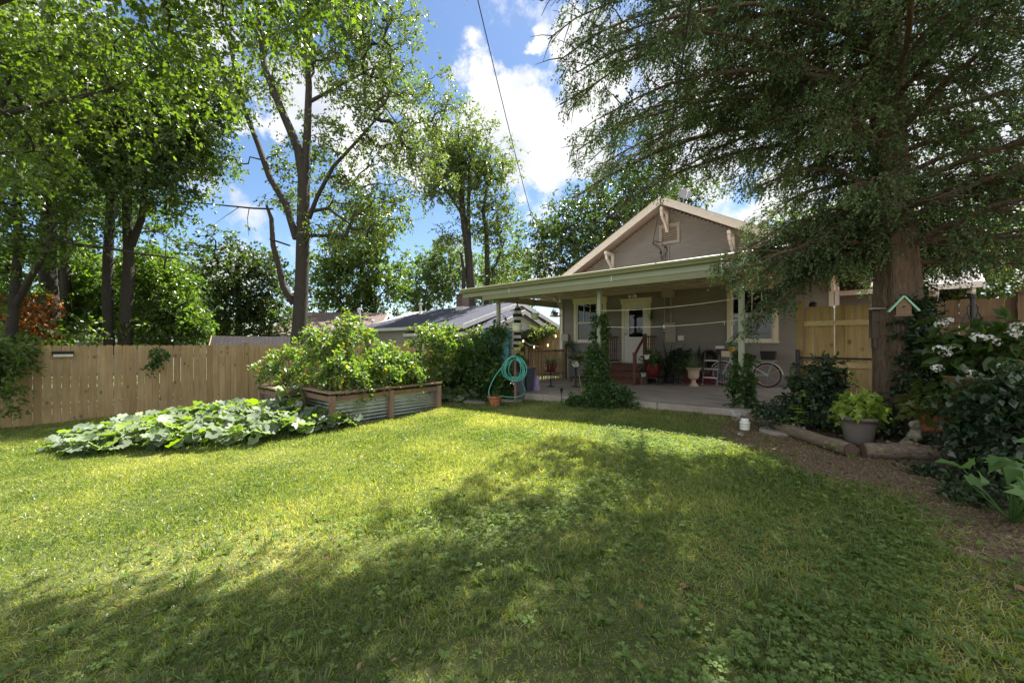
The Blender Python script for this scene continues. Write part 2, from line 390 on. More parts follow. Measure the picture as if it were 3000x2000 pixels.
# ================================================================== materials of the place
M = {}
def siding_mat(name, col):
    m, nt, b = mat(name, col, .6)
    n = tex(nt, 'ShaderNodeTexNoise', 1.2, None, (1, 1, 3), 6, .6)
    c = ramp(nt, n.outputs['Fac'], [(.3, tuple(x * .88 for x in col)), (.72, tuple(x * 1.08 for x in col))])
    n2 = tex(nt, 'ShaderNodeTexNoise', 14, None, (.3, .3, 1), 6, .7)
    f = mth(nt, 'MULTIPLY_ADD', n2.outputs['Fac'], 4, -2.3, clamp=True)
    c = mixc(nt, mth(nt, 'MULTIPLY', f, .3), c, tuple(x * .6 for x in col)); L(nt, c, b.inputs['Base Color'])
    bump(nt, b, n2.outputs['Fac'], .2, .003); return m
M['siding'] = siding_mat('siding', (.275, .26, .245))
M['cream'] = paint('cream', (.74, .70, .56), .06, 3, .5, .05, dirt=(.45, .40, .30))
M['white'] = paint('white', (.78, .77, .74), .05, 3, .45, .03, dirt=(.5, .46, .4))
M['rake'] = paint('rake', (.74, .70, .64), .06, 4, .55, .05, dirt=(.42, .34, .28))
M['sage'] = paint('sage', (.24, .24, .135), .08, 2, .45, .03, dirt=(.26, .25, .17))
M['sagelt'] = paint('sagelt', (.30, .32, .225), .06, 2, .4, .03)
M['ceil'] = paint('ceil', (.46, .40, .34), .08, 2, .5, .03)
M['grey'] = paint('grey', (.36, .32, .28), .06, 4, .5, .03)
M['black'] = paint('black', (.02, .02, .022), .2, 5, .45, .03)
M['iron'] = paint('iron', (.03, .03, .032), .2, 12, .5, .1)
M['steel'] = paint('steel', (.45, .46, .47), .1, 8, .35, .02, metal=.9)
M['terra'] = paint('terra', (.42, .16, .075), .18, 7, .8, .2, dirt=(.5, .38, .3))
M['redglaze'] = paint('redglaze', (.13, .016, .02), .2, 6, .18, .02)
M['stain'] = wood('stain', (.115, .045, .027), (.20, .085, .05), 'Z', False, .55)
M['stainx'] = wood('stainx', (.115, .045, .027), (.20, .085, .05), 'X', False, .55)
M['fence'] = wood('fence', (.32, .215, .10), (.50, .355, .19), 'Z', True, .8, (.13, .06, .03), .8)
M['fencex'] = wood('fencex', (.33, .215, .115), (.52, .365, .215), 'X', True, .8, (.13, .06, .03))
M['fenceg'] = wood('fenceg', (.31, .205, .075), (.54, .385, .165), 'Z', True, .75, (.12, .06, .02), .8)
M['fencegx'] = wood('fencegx', (.5, .37, .16), (.7, .55, .28), 'X', True, .75, (.12, .06, .02))
M['oldwood'] = wood('oldwood', (.20, .125, .085), (.36, .25, .18), 'X', True, .85)
M['oldwoodz'] = wood('oldwoodz', (.20, .125, .085), (.36, .25, .18), 'Z', True, .85)
M['oldwoody'] = wood('oldwoody', (.20, .125, .085), (.36, .25, .18), 'Y', True, .85)
M['stick'] = wood('stick', (.26, .17, .10), (.46, .33, .21), 'Z', False, .85)
M['barkd'] = bark('barkd', (.022, .018, .015), (.062, .052, .042), 1.2)
M['barkm'] = bark('barkm', (.024, .020, .017), (.075, .063, .052), 1.2)
M['barkc'] = bark('barkc', (.060, .036, .025), (.33, .225, .155), 1.2, .10)
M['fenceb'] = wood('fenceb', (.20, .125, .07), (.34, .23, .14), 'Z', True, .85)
M['fencebx'] = wood('fencebx', (.18, .11, .07), (.32, .21, .14), 'X', True, .85)
M['logb'] = bark('logb', (.085, .062, .045), (.31, .24, .175), 1.2, .03, (3, 1.2, 4))
M['soil'] = paint('soil', (.06, .042, .03), .4, 9, .95, 1.0)
M['hose'] = paint('hose', (.10, .46, .38), .06, 8, .35, .02)
M['string'] = paint('string', (.75, .72, .6), .05, 5, .7, .0)
M['cable'] = paint('cable', (.022, .022, .025), .2, 5, .6, 0)
def glassm(name, col=(.015, .017, .02), rough=.04):
    m, nt, b = mat(name, col, rough, 0, .8); return m
M['glass'] = glassm('glass')
M['blind'] = paint('blind', (.20, .205, .21), .05, 3, .6, 0)
M['pink'] = paint('pink', (.62, .33, .40), .05, 6, .3, .0)
M['mint'] = paint('mint', (.50, .58, .50), .04, 6, .25, .0)
M['rubber'] = paint('rubber', (.03, .03, .03), .1, 6, .7, .0)
M['tan'] = paint('tan', (.45, .32, .2), .1, 6, .6, .0)
def shingle(name, c1, c2, sc=1.0):
    m, nt, b = mat(name, c1, .95, 0, .15)
    br = N(nt, 'ShaderNodeTexBrick'); L(nt, N(nt, 'ShaderNodeTexCoord').outputs['UV'], br.inputs['Vector'])
    br.inputs['Scale'].default_value = sc; br.inputs['Color1'].default_value = (*c1, 1); br.inputs['Color2'].default_value = (*c2, 1)
    br.inputs['Mortar'].default_value = (*[x * .45 for x in c1], 1); br.inputs['Mortar Size'].default_value = .012; br.inputs['Brick Width'].default_value = .3; br.inputs['Row Height'].default_value = .14
    n = tex(nt, 'ShaderNodeTexNoise', 1.1, None, None, 6, .6, co='World')
    c = mixc(nt, mth(nt, 'MULTIPLY_ADD', n.outputs['Fac'], 1.6, -.5, clamp=True), br.outputs['Color'], tuple(x * .75 for x in c2))
    n3 = tex(nt, 'ShaderNodeTexNoise', 60, None, None, 2, .5, co='World')
    c = mixc(nt, mth(nt, 'MULTIPLY_ADD', n3.outputs['Fac'], 2, -.9, clamp=True), c, tuple(min(1, x * 1.5) for x in c2))
    L(nt, c, b.inputs['Base Color']); bump(nt, b, br.outputs['Fac'], -.6, .01); return m
M['sh_dark'] = shingle('sh_dark', (.05, .053, .075), (.08, .083, .11))
M['sh_brown'] = shingle('sh_brown', (.13, .095, .088), (.18, .14, .125))
M['sh_grey'] = shingle('sh_grey', (.27, .25, .245), (.36, .34, .33))
def brickm(name, c1, c2, mor, sc=1.0):
    m, nt, b = mat(name, c1, .85)
    br = N(nt, 'ShaderNodeTexBrick'); L(nt, N(nt, 'ShaderNodeTexCoord').outputs['UV'], br.inputs['Vector'])
    br.inputs['Scale'].default_value = sc; br.inputs['Color1'].default_value = (*c1, 1); br.inputs['Color2'].default_value = (*c2, 1); br.inputs['Mortar'].default_value = (*mor, 1)
    br.inputs['Brick Width'].default_value = .22; br.inputs['Row Height'].default_value = .075; br.inputs['Mortar Size'].default_value = .008
    L(nt, br.outputs['Color'], b.inputs['Base Color']); bump(nt, b, br.outputs['Fac'], -.5, .006); return m
M['brick'] = brickm('brick', (.22, .075, .05), (.30, .11, .075), (.35, .32, .28))
def uvquad(mb_list, name, faces, m, parent):
    """faces: list of (p00, p10, p11, p01); UV in metres"""
    vs = []; uv = []; fs = []
    for f in faces:
        f = [Vector(p) for p in f]; e1 = (f[1] - f[0]).normalized(); nn = e1.cross(f[2] - f[0]).normalized(); e2 = nn.cross(e1)
        b = len(vs)
        for p in f: vs.append(p); d = p - f[0]; uv.append((d.dot(e1), d.dot(e2)))
        fs.append(tuple(range(b, b + len(f))))
    me = bpy.data.meshes.new(name); me.from_pydata([tuple(v) for v in vs], [], fs); u = me.uv_layers.new(name='UVMap')
    for lp in me.loops: u.data[lp.index].uv = uv[lp.vertex_index]
    return link(name, me, m, parent)
# foliage
M['lf_maple'] = leafmat('lf_maple', (0.045, 0.08, 0.022), (0.105, 0.14, 0.035), 0.42, 0.32, (2.5, 2.9, .6), .5)
M['lf_tall'] = leafmat('lf_tall', (0.07, 0.1, 0.038), (0.15, 0.175, 0.07), 0.4, 0.32, (2.0, 2.4, .7), .35)
M['lf_mid'] = leafmat('lf_mid', (0.045, 0.075, 0.024), (0.11, 0.14, 0.045), 0.42, 0.32, (2.2, 2.8, .6), .4)
M['lf_dark'] = leafmat('lf_dark', (0.026, 0.046, 0.018), (0.068, 0.092, 0.03), 0.34, 0.32, (2.2, 2.8, .6), .4)
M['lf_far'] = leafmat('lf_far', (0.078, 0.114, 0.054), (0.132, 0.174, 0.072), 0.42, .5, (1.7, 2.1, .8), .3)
M['lf_under'] = leafmat('lf_under', (0.045, 0.08, 0.026), (0.125, 0.165, 0.048), 0.42, 0.3, (2.2, 2.8, .5), .8)
M['lf_orange'] = leafmat('lf_orange', (.20, .085, .03), (.34, .19, .06), .45, .5, (1.6, 1.1, .5), .8)
M['lf_cedar'] = leafmat('lf_cedar', (.034, .068, .032), (.15, .215, .095), .16, .6, (1.6, 2.0, .8), .9, spec=.15, third=(.90, (.115, .09, .05)))
M['lf_vine'] = leafmat('lf_vine', (0.034, 0.074, 0.024), (0.074, 0.134, 0.036), 0.38, .35, (2.2, 2.8, .5), 1.0)
M['lf_ivy'] = leafmat('lf_ivy', (.020, .042, .020), (.052, .084, .034), 0.2, .3, (2.0, 2.4, .7), 1.5)
M['lf_tom'] = leafmat('lf_tom', (0.095, 0.14, 0.06), (0.17, 0.215, 0.085), 0.42, 0.34, (1.9, 2.4, .4), 1.3, third=(.94, (.34, .22, .04)))
M['lf_squash'] = leafmat('lf_squash', (0.10, 0.14, 0.09), (0.21, 0.25, 0.17), 0.28, 0.5, (2.4, 3.0, .3), 1.8, spec=.35, third=(.9, (.20, .27, .04)))
M['lf_coleus'] = leafmat('lf_coleus', (.20, .30, .05), (.34, .42, .10), .35, .4, (1.7, 1.8, .4), 3)
M['lf_hyd'] = leafmat('lf_hyd', (0.028, 0.058, 0.018), (0.075, 0.115, 0.032), 0.3, 0.3, (2.2, 2.8, .5), 1.5)
M['lf_shrub'] = leafmat('lf_shrub', (.032, .062, .034), (.085, .12, .062), 0.2, 0.25, (2.0, 2.6, .5), 1.5, spec=.7)
M['lf_spider'] = leafmat('lf_spider', (.10, .15, .07), (.26, .31, .18), .3, .4, (1.8, 2.0, .8), 3)
M['lf_okra'] = leafmat('lf_okra', (.09, .17, .055), (.16, .25, .08), .35, .4, (2.0, 2.4, .5), 2)
M['petal'] = leafmat('petal', (.72, .72, .64), (.85, .85, .82), .35, .6, (1.0, 1.0, .95), 3)
M['redpetal'] = leafmat('redpetal', (.55, .04, .05), (.7, .1, .1), .3, .6, (1.1, .8, .8), 3)
M['yelpetal'] = leafmat('yelpetal', (.55, .50, .05), (.62, .60, .12), .4, .6, (1.3, 1.3, .6), 3)
# ================================================================== ground
def dirt_w(X, Y):
    """1 where the ground is bare earth"""
    X = np.asarray(X, float); Y = np.asarray(Y, float)
    wob = .35 * np.sin(X * 2.1 + Y * 1.3) + .25 * np.sin(Y * 4.3 - X * 3.1) + .15 * np.sin(X * 9 + Y * 7)
    edge = 2.7 + .1 * np.maximum(0, Y - 3.6) + .35 * np.maximum(0, 2.6 - Y)
    a = np.clip((X - edge + wob * .6) / .55, 0, 1)
    s, t = toh(X, Y)
    b = np.clip(1 - np.abs(t - 5.45) / .35, 0, 1) * np.clip((s + .5) / 1, 0, 1) * np.clip(.55 + wob, 0, 1)
    return np.clip(np.maximum(a, b), 0, 1)
xs = np.concatenate([[-900, -400, -200, -100, -60, -40], np.arange(-30, -14, 1.0), np.arange(-14, 9, .25), np.arange(9, 25, 1.0), [30, 45, 80, 160, 400, 900]])
ys = np.concatenate([[-300, -100, -40, -20, -12, -8, -5, -3], np.arange(-2, 16, .25), np.arange(16, 32, 1.0), [36, 45, 60, 90, 150, 300, 700, 1600]])
GX, GY = np.meshgrid(xs, ys, indexing='ij'); GZ = g(GX, GY)
ni, nj = GX.shape; idx = np.arange(ni * nj).reshape(ni, nj)
q = np.stack([idx[:-1, :-1], idx[1:, :-1], idx[1:, 1:], idx[:-1, 1:]], -1).reshape(-1)
me = npmesh('ground', np.stack([GX, GY, GZ], -1).reshape(-1, 3), q, 4, rnd=dirt_w(GX, GY).ravel(), smooth=True)
m, nt, b = mat('ground', (.06, .07, .03), .95)
a = N(nt, 'ShaderNodeAttribute', attribute_name='rnd').outputs['Fac']
n1 = tex(nt, 'ShaderNodeTexNoise', 7, None, None, 9, .7, co='World').outputs['Fac']; n2 = tex(nt, 'ShaderNodeTexNoise', 45, None, None, 5, .7, co='World').outputs['Fac']
gr = ramp(nt, n1, [(.3, (.06, .08, .026)), (.6, (.12, .135, .045)), (.8, (.19, .17, .09))])
so_ = ramp(nt, n2, [(.3, (.06, .04, .028)), (.5, (.17, .108, .070)), (.7, (.34, .24, .16))])
f = mth(nt, 'ADD', a, mth(nt, 'MULTIPLY_ADD', n1, 1.2, -.6)); f = mth(nt, 'MULTIPLY_ADD', f, 2.5, -.7, clamp=True)
L(nt, mixc(nt, f, gr, so_), b.inputs['Base Color']); bump(nt, b, n2, .9, .03)
tag(link('ground', me, m), kind='structure')
# ================================================================== patio
def conc():
    m, nt, b = mat('concrete', (.32, .29, .26), .85)
    n = tex(nt, 'ShaderNodeTexNoise', 1.3, None, (1, 3, 1), 8, .65).outputs['Fac']; n2 = tex(nt, 'ShaderNodeTexNoise', 22, None, None, 6, .7).outputs['Fac']
    c = ramp(nt, n, [(.3, (.20, .165, .14)), (.5, (.33, .29, .25)), (.75, (.44, .40, .36))])
    c = mixc(nt, mth(nt, 'MULTIPLY_ADD', n2, 3, -1.6, clamp=True), c, (.17, .14, .115)); L(nt, c, b.inputs['Base Color']); bump(nt, b, n2, .4, .004); return m
M['conc'] = conc()
pt = hthing('patio', None, None, 0, 0); pt.name = 'patio'; tag(pt, kind='structure')
mb = MB()
for a0, a1 in ((-3.35, -.2), (-.19, 2.7), (2.71, 5.75)):
    v = [(a0, -5.1, pz(a0)), (a1, -5.1, pz(a1)), (a1, -.02, pz(a1)), (a0, -.02, pz(a0))]
    mb.prism(v, (0, 0, -.3))
mb.build('slab', M['conc'], pt, bevel=.012)
pv = hthing('path', None, None, 0, 0); tag(pv, kind='structure')
mb = MB(); rr = random.Random(4)
for (s0, t0, w, d) in ((-1.0, 5.45, .9, .55), (-2.0, 5.6, .9, .6), (-3.0, 5.5, .85, .7), (-1.6, 6.15, .8, .5), (-3.9, 4.9, .9, .7), (-3.9, 4.1, .8, .7), (4.75, 5.5, .7, .5), (4.9, 6.1, .6, .5)):
    P = HF(s0, t0); z = gz(P.x, P.y); n = 7
    poly = [(s0 + w / 2 * math.cos(2 * PI * i / n) * rr.uniform(.85, 1.15), -t0 + d / 2 * math.sin(2 * PI * i / n) * rr.uniform(.85, 1.15), z + .035) for i in range(n)]
    mb.prism(poly, (0, 0, -.06))
mb.build('flagstone', paint('flag', (.27, .23, .20), .2, 3, .85, .3), pv, bevel=.01)
# ================================================================== house
HS0, HS1, HC = -3.15, 5.30, 1.08
RIDGE, PITCH, OVER = 5.93, .56, .62      # top of roof at the ridge, slope, gable overhang
house = hthing('house', 'taupe clapboard bungalow with a low gable over the covered patio', 'house', 0, 0, 0)
def clap(mb, s0, s1, z0, z1, holes, top=None, ex=.066, axis='x', off=0.0, out=-1):
    """lapped siding on the plane y=off (axis x) or x=off (axis y); top(s) caps the height"""
    z = z0
    while z < z1:
        zt = min(z + ex, z1); segs = [(s0, s1)]
        if top:
            lo, hi = top(zt); segs = [(max(s0, lo), min(s1, hi))]
        for h0, h1, hz0, hz1 in holes:
            if zt > hz0 + .001 and z < hz1 - .001:
                ns = []
                for a, c in segs:
                    if h1 <= a or h0 >= c: ns.append((a, c)); continue
                    if h0 > a: ns.append((a, h0))
                    if h1 < c: ns.append((h1, c))
                segs = ns
        for a, c in segs:
            if c - a < .01: continue
            o = out * .02
            if axis == 'x': v = [(a, off + o, z), (c, off + o, z), (c, off, zt), (a, off, zt), (a, off, z), (c, off, z)]
            else: v = [(off + o, a, z), (off + o, c, z), (off, c, zt), (off, a, zt), (off, a, z), (off, c, z)]
            mb.add(v, [(0, 1, 2, 3), (4, 5, 1, 0)])
        z = zt
W1 = (-2.39, -1.235, 1.345, 2.80); W2 = (2.95, 4.0, 1.345, 2.86); DR = (-.405, .405, .62, 2.66)
VT = (.90, 1.39, 4.62, 5.07)
mb = MB(); mb.cur = .5
clap(mb, HS0, HS1, -.12, 3.2, [W1, W2, DR])
top = lambda z: (HC - (RIDGE - .18 - z) / PITCH, HC + (RIDGE - .18 - z) / PITCH)
clap(mb, HS0 - .6, HS1 + .6, 3.2, RIDGE - .2, [VT], top)
clap(mb, 0, 10.5, -.12, 3.3, [(.9, 2.0, 1.3, 2.8)], axis='y', off=HS1, out=1)
clap(mb, 0, 10.5, -.12, 3.3, [], axis='y', off=HS0, out=-1)
mb.build('wall', M['siding'], house)
mb = MB()   # foundation, corner boards and trim
for s in (HS0, HS1):
    mb = MB(); o = -1 if s < 0 else 1
    mb.b2((s - .02 * (1 if o < 0 else -1), -.03, -.1), (s + o * .03, .1, 3.15))
    mb.b2((s - o * .1, -.03, -.1), (s + o * .0, -.005, 3.15))
    mb.build('corner_board', M['rake'], house)
# dark panels stand in for the unlit inside behind openings
mb = MB()
for h in (W1, W2, DR): mb.b2((h[0] - .3, .45, h[2] - .1), (h[1] + .3, .5, h[3] + .1))
mb.b2((HS0 + .3, 3.0, 0), (HS1 - .3, 3.1, 3)); mb.build('interior_dark', paint('inner', (.10, .09, .08), .1, 2, .9, 0), house)
def casing(mb, h, w=.115, cap=.16, sill=True):
    a, c, z0, z1 = h
    mb.b2((a - w, -.045, z0), (a, .05, z1)); mb.b2((c, -.045, z0), (c + w, .05, z1))
    mb.b2((a - w - .03, -.052, z1), (c + w + .03, .05, z1 + cap)); mb.b2((a - w - .06, -.085, z1 + cap), (c + w + .06, .05, z1 + cap + .03))
    if sill: mb.b2((a - w - .02, -.075, z0 - .05), (c + w + .02, .05, z0))
def window(h, rows, label=None):
    mb = MB(); casing(mb, h); f = mb.build('window', M['cream'], house, bevel=.004)
    if label: f['label'] = label
    a, c, z0, z1 = h; zm = z0 + (z1 - z0) * .49
    k = MB(); e = .045
    for (x0, x1, y0, y1, p) in ((a, a + e, z0, z1, .015), (c - e, c, z0, z1, .015), (a + e, c - e, z0, z0 + .07, .018), (a + e, c - e, z1 - e, z1, .018), (a + e, c - e, zm - .03, zm + .03, .022)):
        k.b2((x0, -p, y0), (x1, .035, y1))
    for i in range(1, rows):
        x = a + e + (c - a - 2 * e) * i / rows; k.b2((x - .012, -.0, zm + .03), (x + .012, .03, z1 - e))
    k.build('sash', M['white'], f)
    p = MB(); p.b2((a + e, .022, z0 + .07), (c - e, .026, zm - .03)); p.b2((a + e, .024, zm + .03), (c - e, .028, z1 - e)); p.build('pane', M['glassclear'], f)
    bl = MB(); z = z0 + .06
    while z < z1 - .05:
        bl.box(((a + c) / 2, .075, z), (c - a - .1, .028, .003), M=Matrix.Rotation(R(48), 3, 'X')); z += .024
    bl.build('blind', M['blind'], f)
gm = bpy.data.materials.new('glassclear'); gm.use_nodes = True; nt = gm.node_tree; b = nt.nodes['Principled BSDF']
tr = N(nt, 'ShaderNodeBsdfTransparent'); tr.inputs[0].default_value = (.55, .57, .58, 1); gl = N(nt, 'ShaderNodeBsdfGlossy'); gl.inputs['Roughness'].default_value = .03; gl.inputs[0].default_value = (.9, .9, .9, 1)
lw = N(nt, 'ShaderNodeFresnel'); lw.inputs[0].default_value = 1.6; mx = N(nt, 'ShaderNodeMixShader'); L(nt, mth(nt, 'MULTIPLY_ADD', lw.outputs[0], .7, .0), mx.inputs[0]); L(nt, tr.outputs[0], mx.inputs[1]); L(nt, gl.outputs[0], mx.inputs[2]); L(nt, mx.outputs[0], nt.nodes['Material Output'].inputs[0])
M['glassclear'] = gm
window(W1, 4); window(W2, 4)
# door
dm = MB(); casing(dm, DR, .115, .15, False); dr = dm.build('door', M['cream'], house, bevel=.004)
k = MB(); a, c, z0, z1 = DR
k.b2((a, -.02, z0), (a + .13, .02, z1)); k.b2((c - .13, -.02, z0), (c, .02, z1)); k.b2((a + .13, -.02, z0), (c - .13, .02, z0 + .86)); k.b2((a + .13, -.02, z1 - .16), (c - .13, .02, z1))
k.b2((a + .11, -.032, z0 + .84), (a + .155, .0, z1 - .14)); k.b2((c - .155, -.032, z0 + .84), (c - .11, .0, z1 - .14)); k.b2((a + .155, -.031, z0 + .84), (c - .155, 0, z0 + .885)); k.b2((a + .155, -.031, z1 - .185), (c - .155, 0, z1 - .14))
k.build('door_leaf', M['white'], dr, bevel=.003)
p = MB(); p.b2((a + .15, -.012, z0 + .87), (c - .15, -.006, z1 - .17)); p.build('glass', M['glassclear'], dr)
p = MB(); p.cyl((a + .06, -.02, z0 + .98), (a + .06, -.075, z0 + .98), .016); p.lathe([(.001, 0), (.026, .01), (.03, .03), (.02, .05)], (a + .06, -.075, z0 + .98), 12, M=Matrix.Rotation(R(90), 3, 'X'))
p.build('handle', M['steel'], dr)
p = MB(); p.cyl((a + .06, -.02, z0 + 1.12), (a + .06, -.04, z0 + 1.12), .026); p.build('deadbolt', M['steel'], dr)
p = MB(); p.b2((a - .05, -.12, z0 - .035), (c + .05, .05, z0)); p.build('threshold', M['steel'], dr)
# curtain / lit things seen inside the door glass
p = MB(); p.b2((a + .3, .3, z0 + 1.05), (c - .27, .32, z0 + 1.3)); p.build('picture', paint('pic', (.55, .42, .42), .5, 9, .5, 0), dr)
# gable vent
v = MB(); w = .085
v.b2((VT[0] - w, -.045, VT[2] - w), (VT[0], .02, VT[3] + w)); v.b2((VT[1], -.045, VT[2] - w), (VT[1] + w, .02, VT[3] + w)); v.b2((VT[0], -.042, VT[2] - w), (VT[1], .02, VT[2])); v.b2((VT[0], -.042, VT[3]), (VT[1], .02, VT[3] + w)); v.b2((VT[0] - w - .04, -.06, VT[3] + w), (VT[1] + w + .04, .02, VT[3] + w + .03))
vo = v.build('vent', M['grey'], house); vo['label'] = 'louvred attic vent'
v = MB()
for i in range(7): v.box(((VT[0] + VT[1]) / 2, .0, VT[2] + .035 + i * .064), (VT[1] - VT[0], .05, .012), M=Matrix.Rotation(R(-38), 3, 'X'))
v.build('louver', M['grey'], vo)
v = MB(); v.b2((VT[0], .05, VT[2]), (VT[1], .06, VT[3])); v.build('vent_back', M['black'], vo)
# roof of the house
def roofplane(s_out, side):
    """slab of one slope; side -1 left, +1 right"""
    e = HC + side * s_out; ze = RIDGE - PITCH * s_out; t = .06
    y0, y1 = -OVER, 11.1
    return [(HC, y0, RIDGE), (e, y0, ze), (e, y1, ze), (HC, y1, RIDGE)], e, ze
faces = []; und = MB()
for side in (-1, 1):
    f, e, ze = roofplane(4.93, side)
    if side > 0: f = f
    else: f = [f[0], f[3], f[2], f[1]]
    faces.append([f[0], f[3], f[2], f[1]] if side > 0 else [f[0], f[1], f[2], f[3]])
def fixf(f):
    n = (Vector(f[1]) - Vector(f[0])).cross(Vector(f[2]) - Vector(f[0])); return f if n.z > 0 else [f[0], f[3], f[2], f[1]]
fc = []
for side in (-1, 1):
    e = HC + side * 4.95; ze = RIDGE - PITCH * 4.95
    fc.append(fixf([(HC, -OVER - .03, RIDGE + .02), (HC, 11.1, RIDGE + .02), (e, 11.1, ze + .02), (e, -OVER - .03, ze + .02)]))
uvs = []
uvquad(None, 'roof', fc, M['sh_grey'], house)
mb = MB()
for side in (-1, 1):
    e = HC + side * 4.93; ze = RIDGE - PITCH * 4.93
    mb.prism([(HC, -OVER + .03, RIDGE - .005), (e, -OVER + .03, ze - .005), (e, -OVER + .03, ze - .05), (HC, -OVER + .03, RIDGE - .05)], (0, 11.0, 0))
mb.build('soffit', paint('soff', (.42, .36, .31), .1, 4, .7, .1), house)
mb = MB()
for side in (-1, 1):
    e = HC + side * 4.95; ze = RIDGE - PITCH * 4.95
    for y in (-OVER, 11.05):
        mb.prism([(HC, y, RIDGE + .01), (e, y, ze + .01), (e, y, ze - .23), (HC, y, RIDGE - .23)], (0, .025, 0))
        mb.prism([(HC, y - .012, RIDGE + .017), (e, y - .012, ze + .017), (e, y - .012, ze - .06), (HC, y - .012, RIDGE - .06)], (0, .012, 0))
    mb.prism([(e, -OVER + .026, ze + .01), (e + side * .02, -OVER + .026, ze + .01), (e + side * .02, -OVER + .026, ze - .14), (e, -OVER + .026, ze - .14)], (0, 11.6, 0))
mb.build('rake_board', M['rake'], house)
mb = MB()   # knee brackets
for s, zc in ((HC, 5.60), (HC - 1.93, 4.50), (HC + 1.93, 4.50), (HC - 4.2, 3.30), (HC + 4.2, 3.30)):
    k = MB(); wd = .09
    k.b2((s - wd / 2, -OVER + .0, zc - .1), (s + wd / 2, 0.0, zc)); k.b2((s - wd / 2 - .003, -.1, zc - .68), (s + wd / 2 + .003, -.005, zc - .1))
    pts = [Vector((s, -OVER + .06, zc - .1)), Vector((s, -OVER + .12, zc - .26)), Vector((s, -.25, zc - .42)), Vector((s, -.06, zc - .64))]
    for i in range(3): k.beam(pts[i], pts[i + 1], .075, .075, (1, 0, 0))
    k.build('bracket', M['rake'], house, bevel=.006)
# rafters under the left eave (exposed tails seen past the patio roof)
for i in range(6):
    y = .2 + i * .61; k = MB(); e = HC - 4.85; ze = RIDGE - PITCH * 4.85
    k.prism([(HS0, y, RIDGE - PITCH * (HC - HS0) - .06), (e, y, ze - .06), (e, y, ze - .12), (HS0, y, RIDGE - PITCH * (HC - HS0) - .2)], (0, .05, 0)); k.build('rafter_tail', M['rake'], house)
# electrical boxes, conduits, meter, floodlight, outlet
def wbox(name, s0, s1, z0, z1, d, m, lip=True):
    k = MB(); k.b2((s0, -d, z0), (s1, -.012, z1))
    if lip: k.b2((s0 - .008, -d - .012, z0 - .008), (s1 + .008, -d, z1 + .012))
    return k.build(name, m, house, bevel=.006)
wbox('junction_box', .95, 1.31, 2.78, 3.11, .16, M['grey']); wbox('electric_panel', 1.05, 1.36, 1.33, 1.95, .13, M['grey']); wbox('outlet_cover', 1.43, 1.60, 1.38, 1.53, .07, M['white'], False)
wbox('side_box', -3.02, -2.72, 1.38, 1.63, .12, M['grey'])
for x_, za, zb in ((1.0, 2.78, 1.9), (1.2, 2.78, 1.95), (1.2, 1.33, .2), (1.12, 4.45, 3.3), (-3.0, 3.1, 1.6)): k = MB(); k.tube([(x_, -.045, za), (x_, -.045, zb)], .022, 8); k.build('conduit', M['grey'], house)
k = MB(); k.lathe([(.001, 0), (.075, 0), (.075, .05), (.065, .09), (.02, .11), (.001, .112)], (1.0, -.02, 1.68), 20, M=Matrix.Rotation(R(90), 3, 'X')); k.b2((.95, -.06, 1.76), (1.05, -.012, 1.9)); k.build('electric_meter', M['steel'], house)
k = MB(); k.cyl((-.08, -.012, 3.0), (-.08, -.05, 3.0), .06)
for dx in (-.11, .12):
    d = Vector((dx * 1.2, -.35, -.3)).normalized(); p0 = Vector((-.08 + dx * .6, -.05, 2.98)); k.tube([p0, p0 + d * .04, p0 + d * .05, p0 + d * .13], [.02, .035, .05, .06], 12)
k.lathe([(.001, -.03), (.03, -.02), (.038, 0), (.03, .02), (.001, .03)], (-.08, -.09, 2.89), 10); k.build('floodlight', M['white'], house)
# side window on the right wall + wing
k = MB(); k.b2((HS1 - .0, .8, 1.2), (HS1 + .05, .9, 2.95)); k.b2((HS1, 2.0, 1.2), (HS1 + .05, 2.1, 2.95)); k.b2((HS1, .9, 2.8), (HS1 + .05, 2.0, 2.95)); k.b2((HS1, .9, 1.2), (HS1 + .07, 2.0, 1.3)); k.b2((HS1, .9, 2.02), (HS1 + .03, 2.0, 2.08)); f = k.build('window', M['white'], house); f['label'] = 'white side window seen edge on'
k = MB(); k.b2((HS1 - .02, .9, 1.3), (HS1 - .01, 2.0, 2.8)); k.build('pane', M['glass'], f)
k = MB(); k.cur = .5; clap(k, HS1, 7.55, -.12, 3.1, [], off=4.6); clap(k, 4.6, 9.0, -.12, 3.1, [], axis='y', off=7.55, out=1); k.build('wing_wall', M['siding'], house)
k = MB(); k.b2((7.4, 4.57, -.1), (7.58, 4.59, 3.1)); k.build('corner_board', M['rake'], house)
fc = [fixf([(4.2, 3.7, 3.0), (8.35, 3.7, 3.0), (8.35, 6.8, 4.75), (4.2, 6.8, 4.75)]), fixf([(4.2, 6.8, 4.75), (8.35, 6.8, 4.75), (8.35, 9.9, 3.0), (4.2, 9.9, 3.0)])]
o = uvquad(None, 'wing_roof', fc, M['sh_grey'], house)
k = MB()
k.prism([(8.36, 3.65, 3.0), (8.36, 6.8, 4.78), (8.36, 6.8, 4.55), (8.36, 3.65, 2.78)], (.03, 0, 0)); k.prism([(8.36, 9.95, 3.0), (8.36, 6.8, 4.78), (8.36, 6.8, 4.55), (8.36, 9.95, 2.78)], (.03, 0, 0)); k.b2((4.2, 3.66, 2.84), (8.355, 3.69, 2.99)); k.build('wing_fascia', M['rake'], house)
k = MB(); k.prism([(4.3, 3.72, 2.97), (8.3, 3.72, 2.97), (8.3, 6.8, 4.7), (4.3, 6.8, 4.7)], (0, 0, -.03)); k.build('wing_soffit', M['ceil'], house)
k = MB()
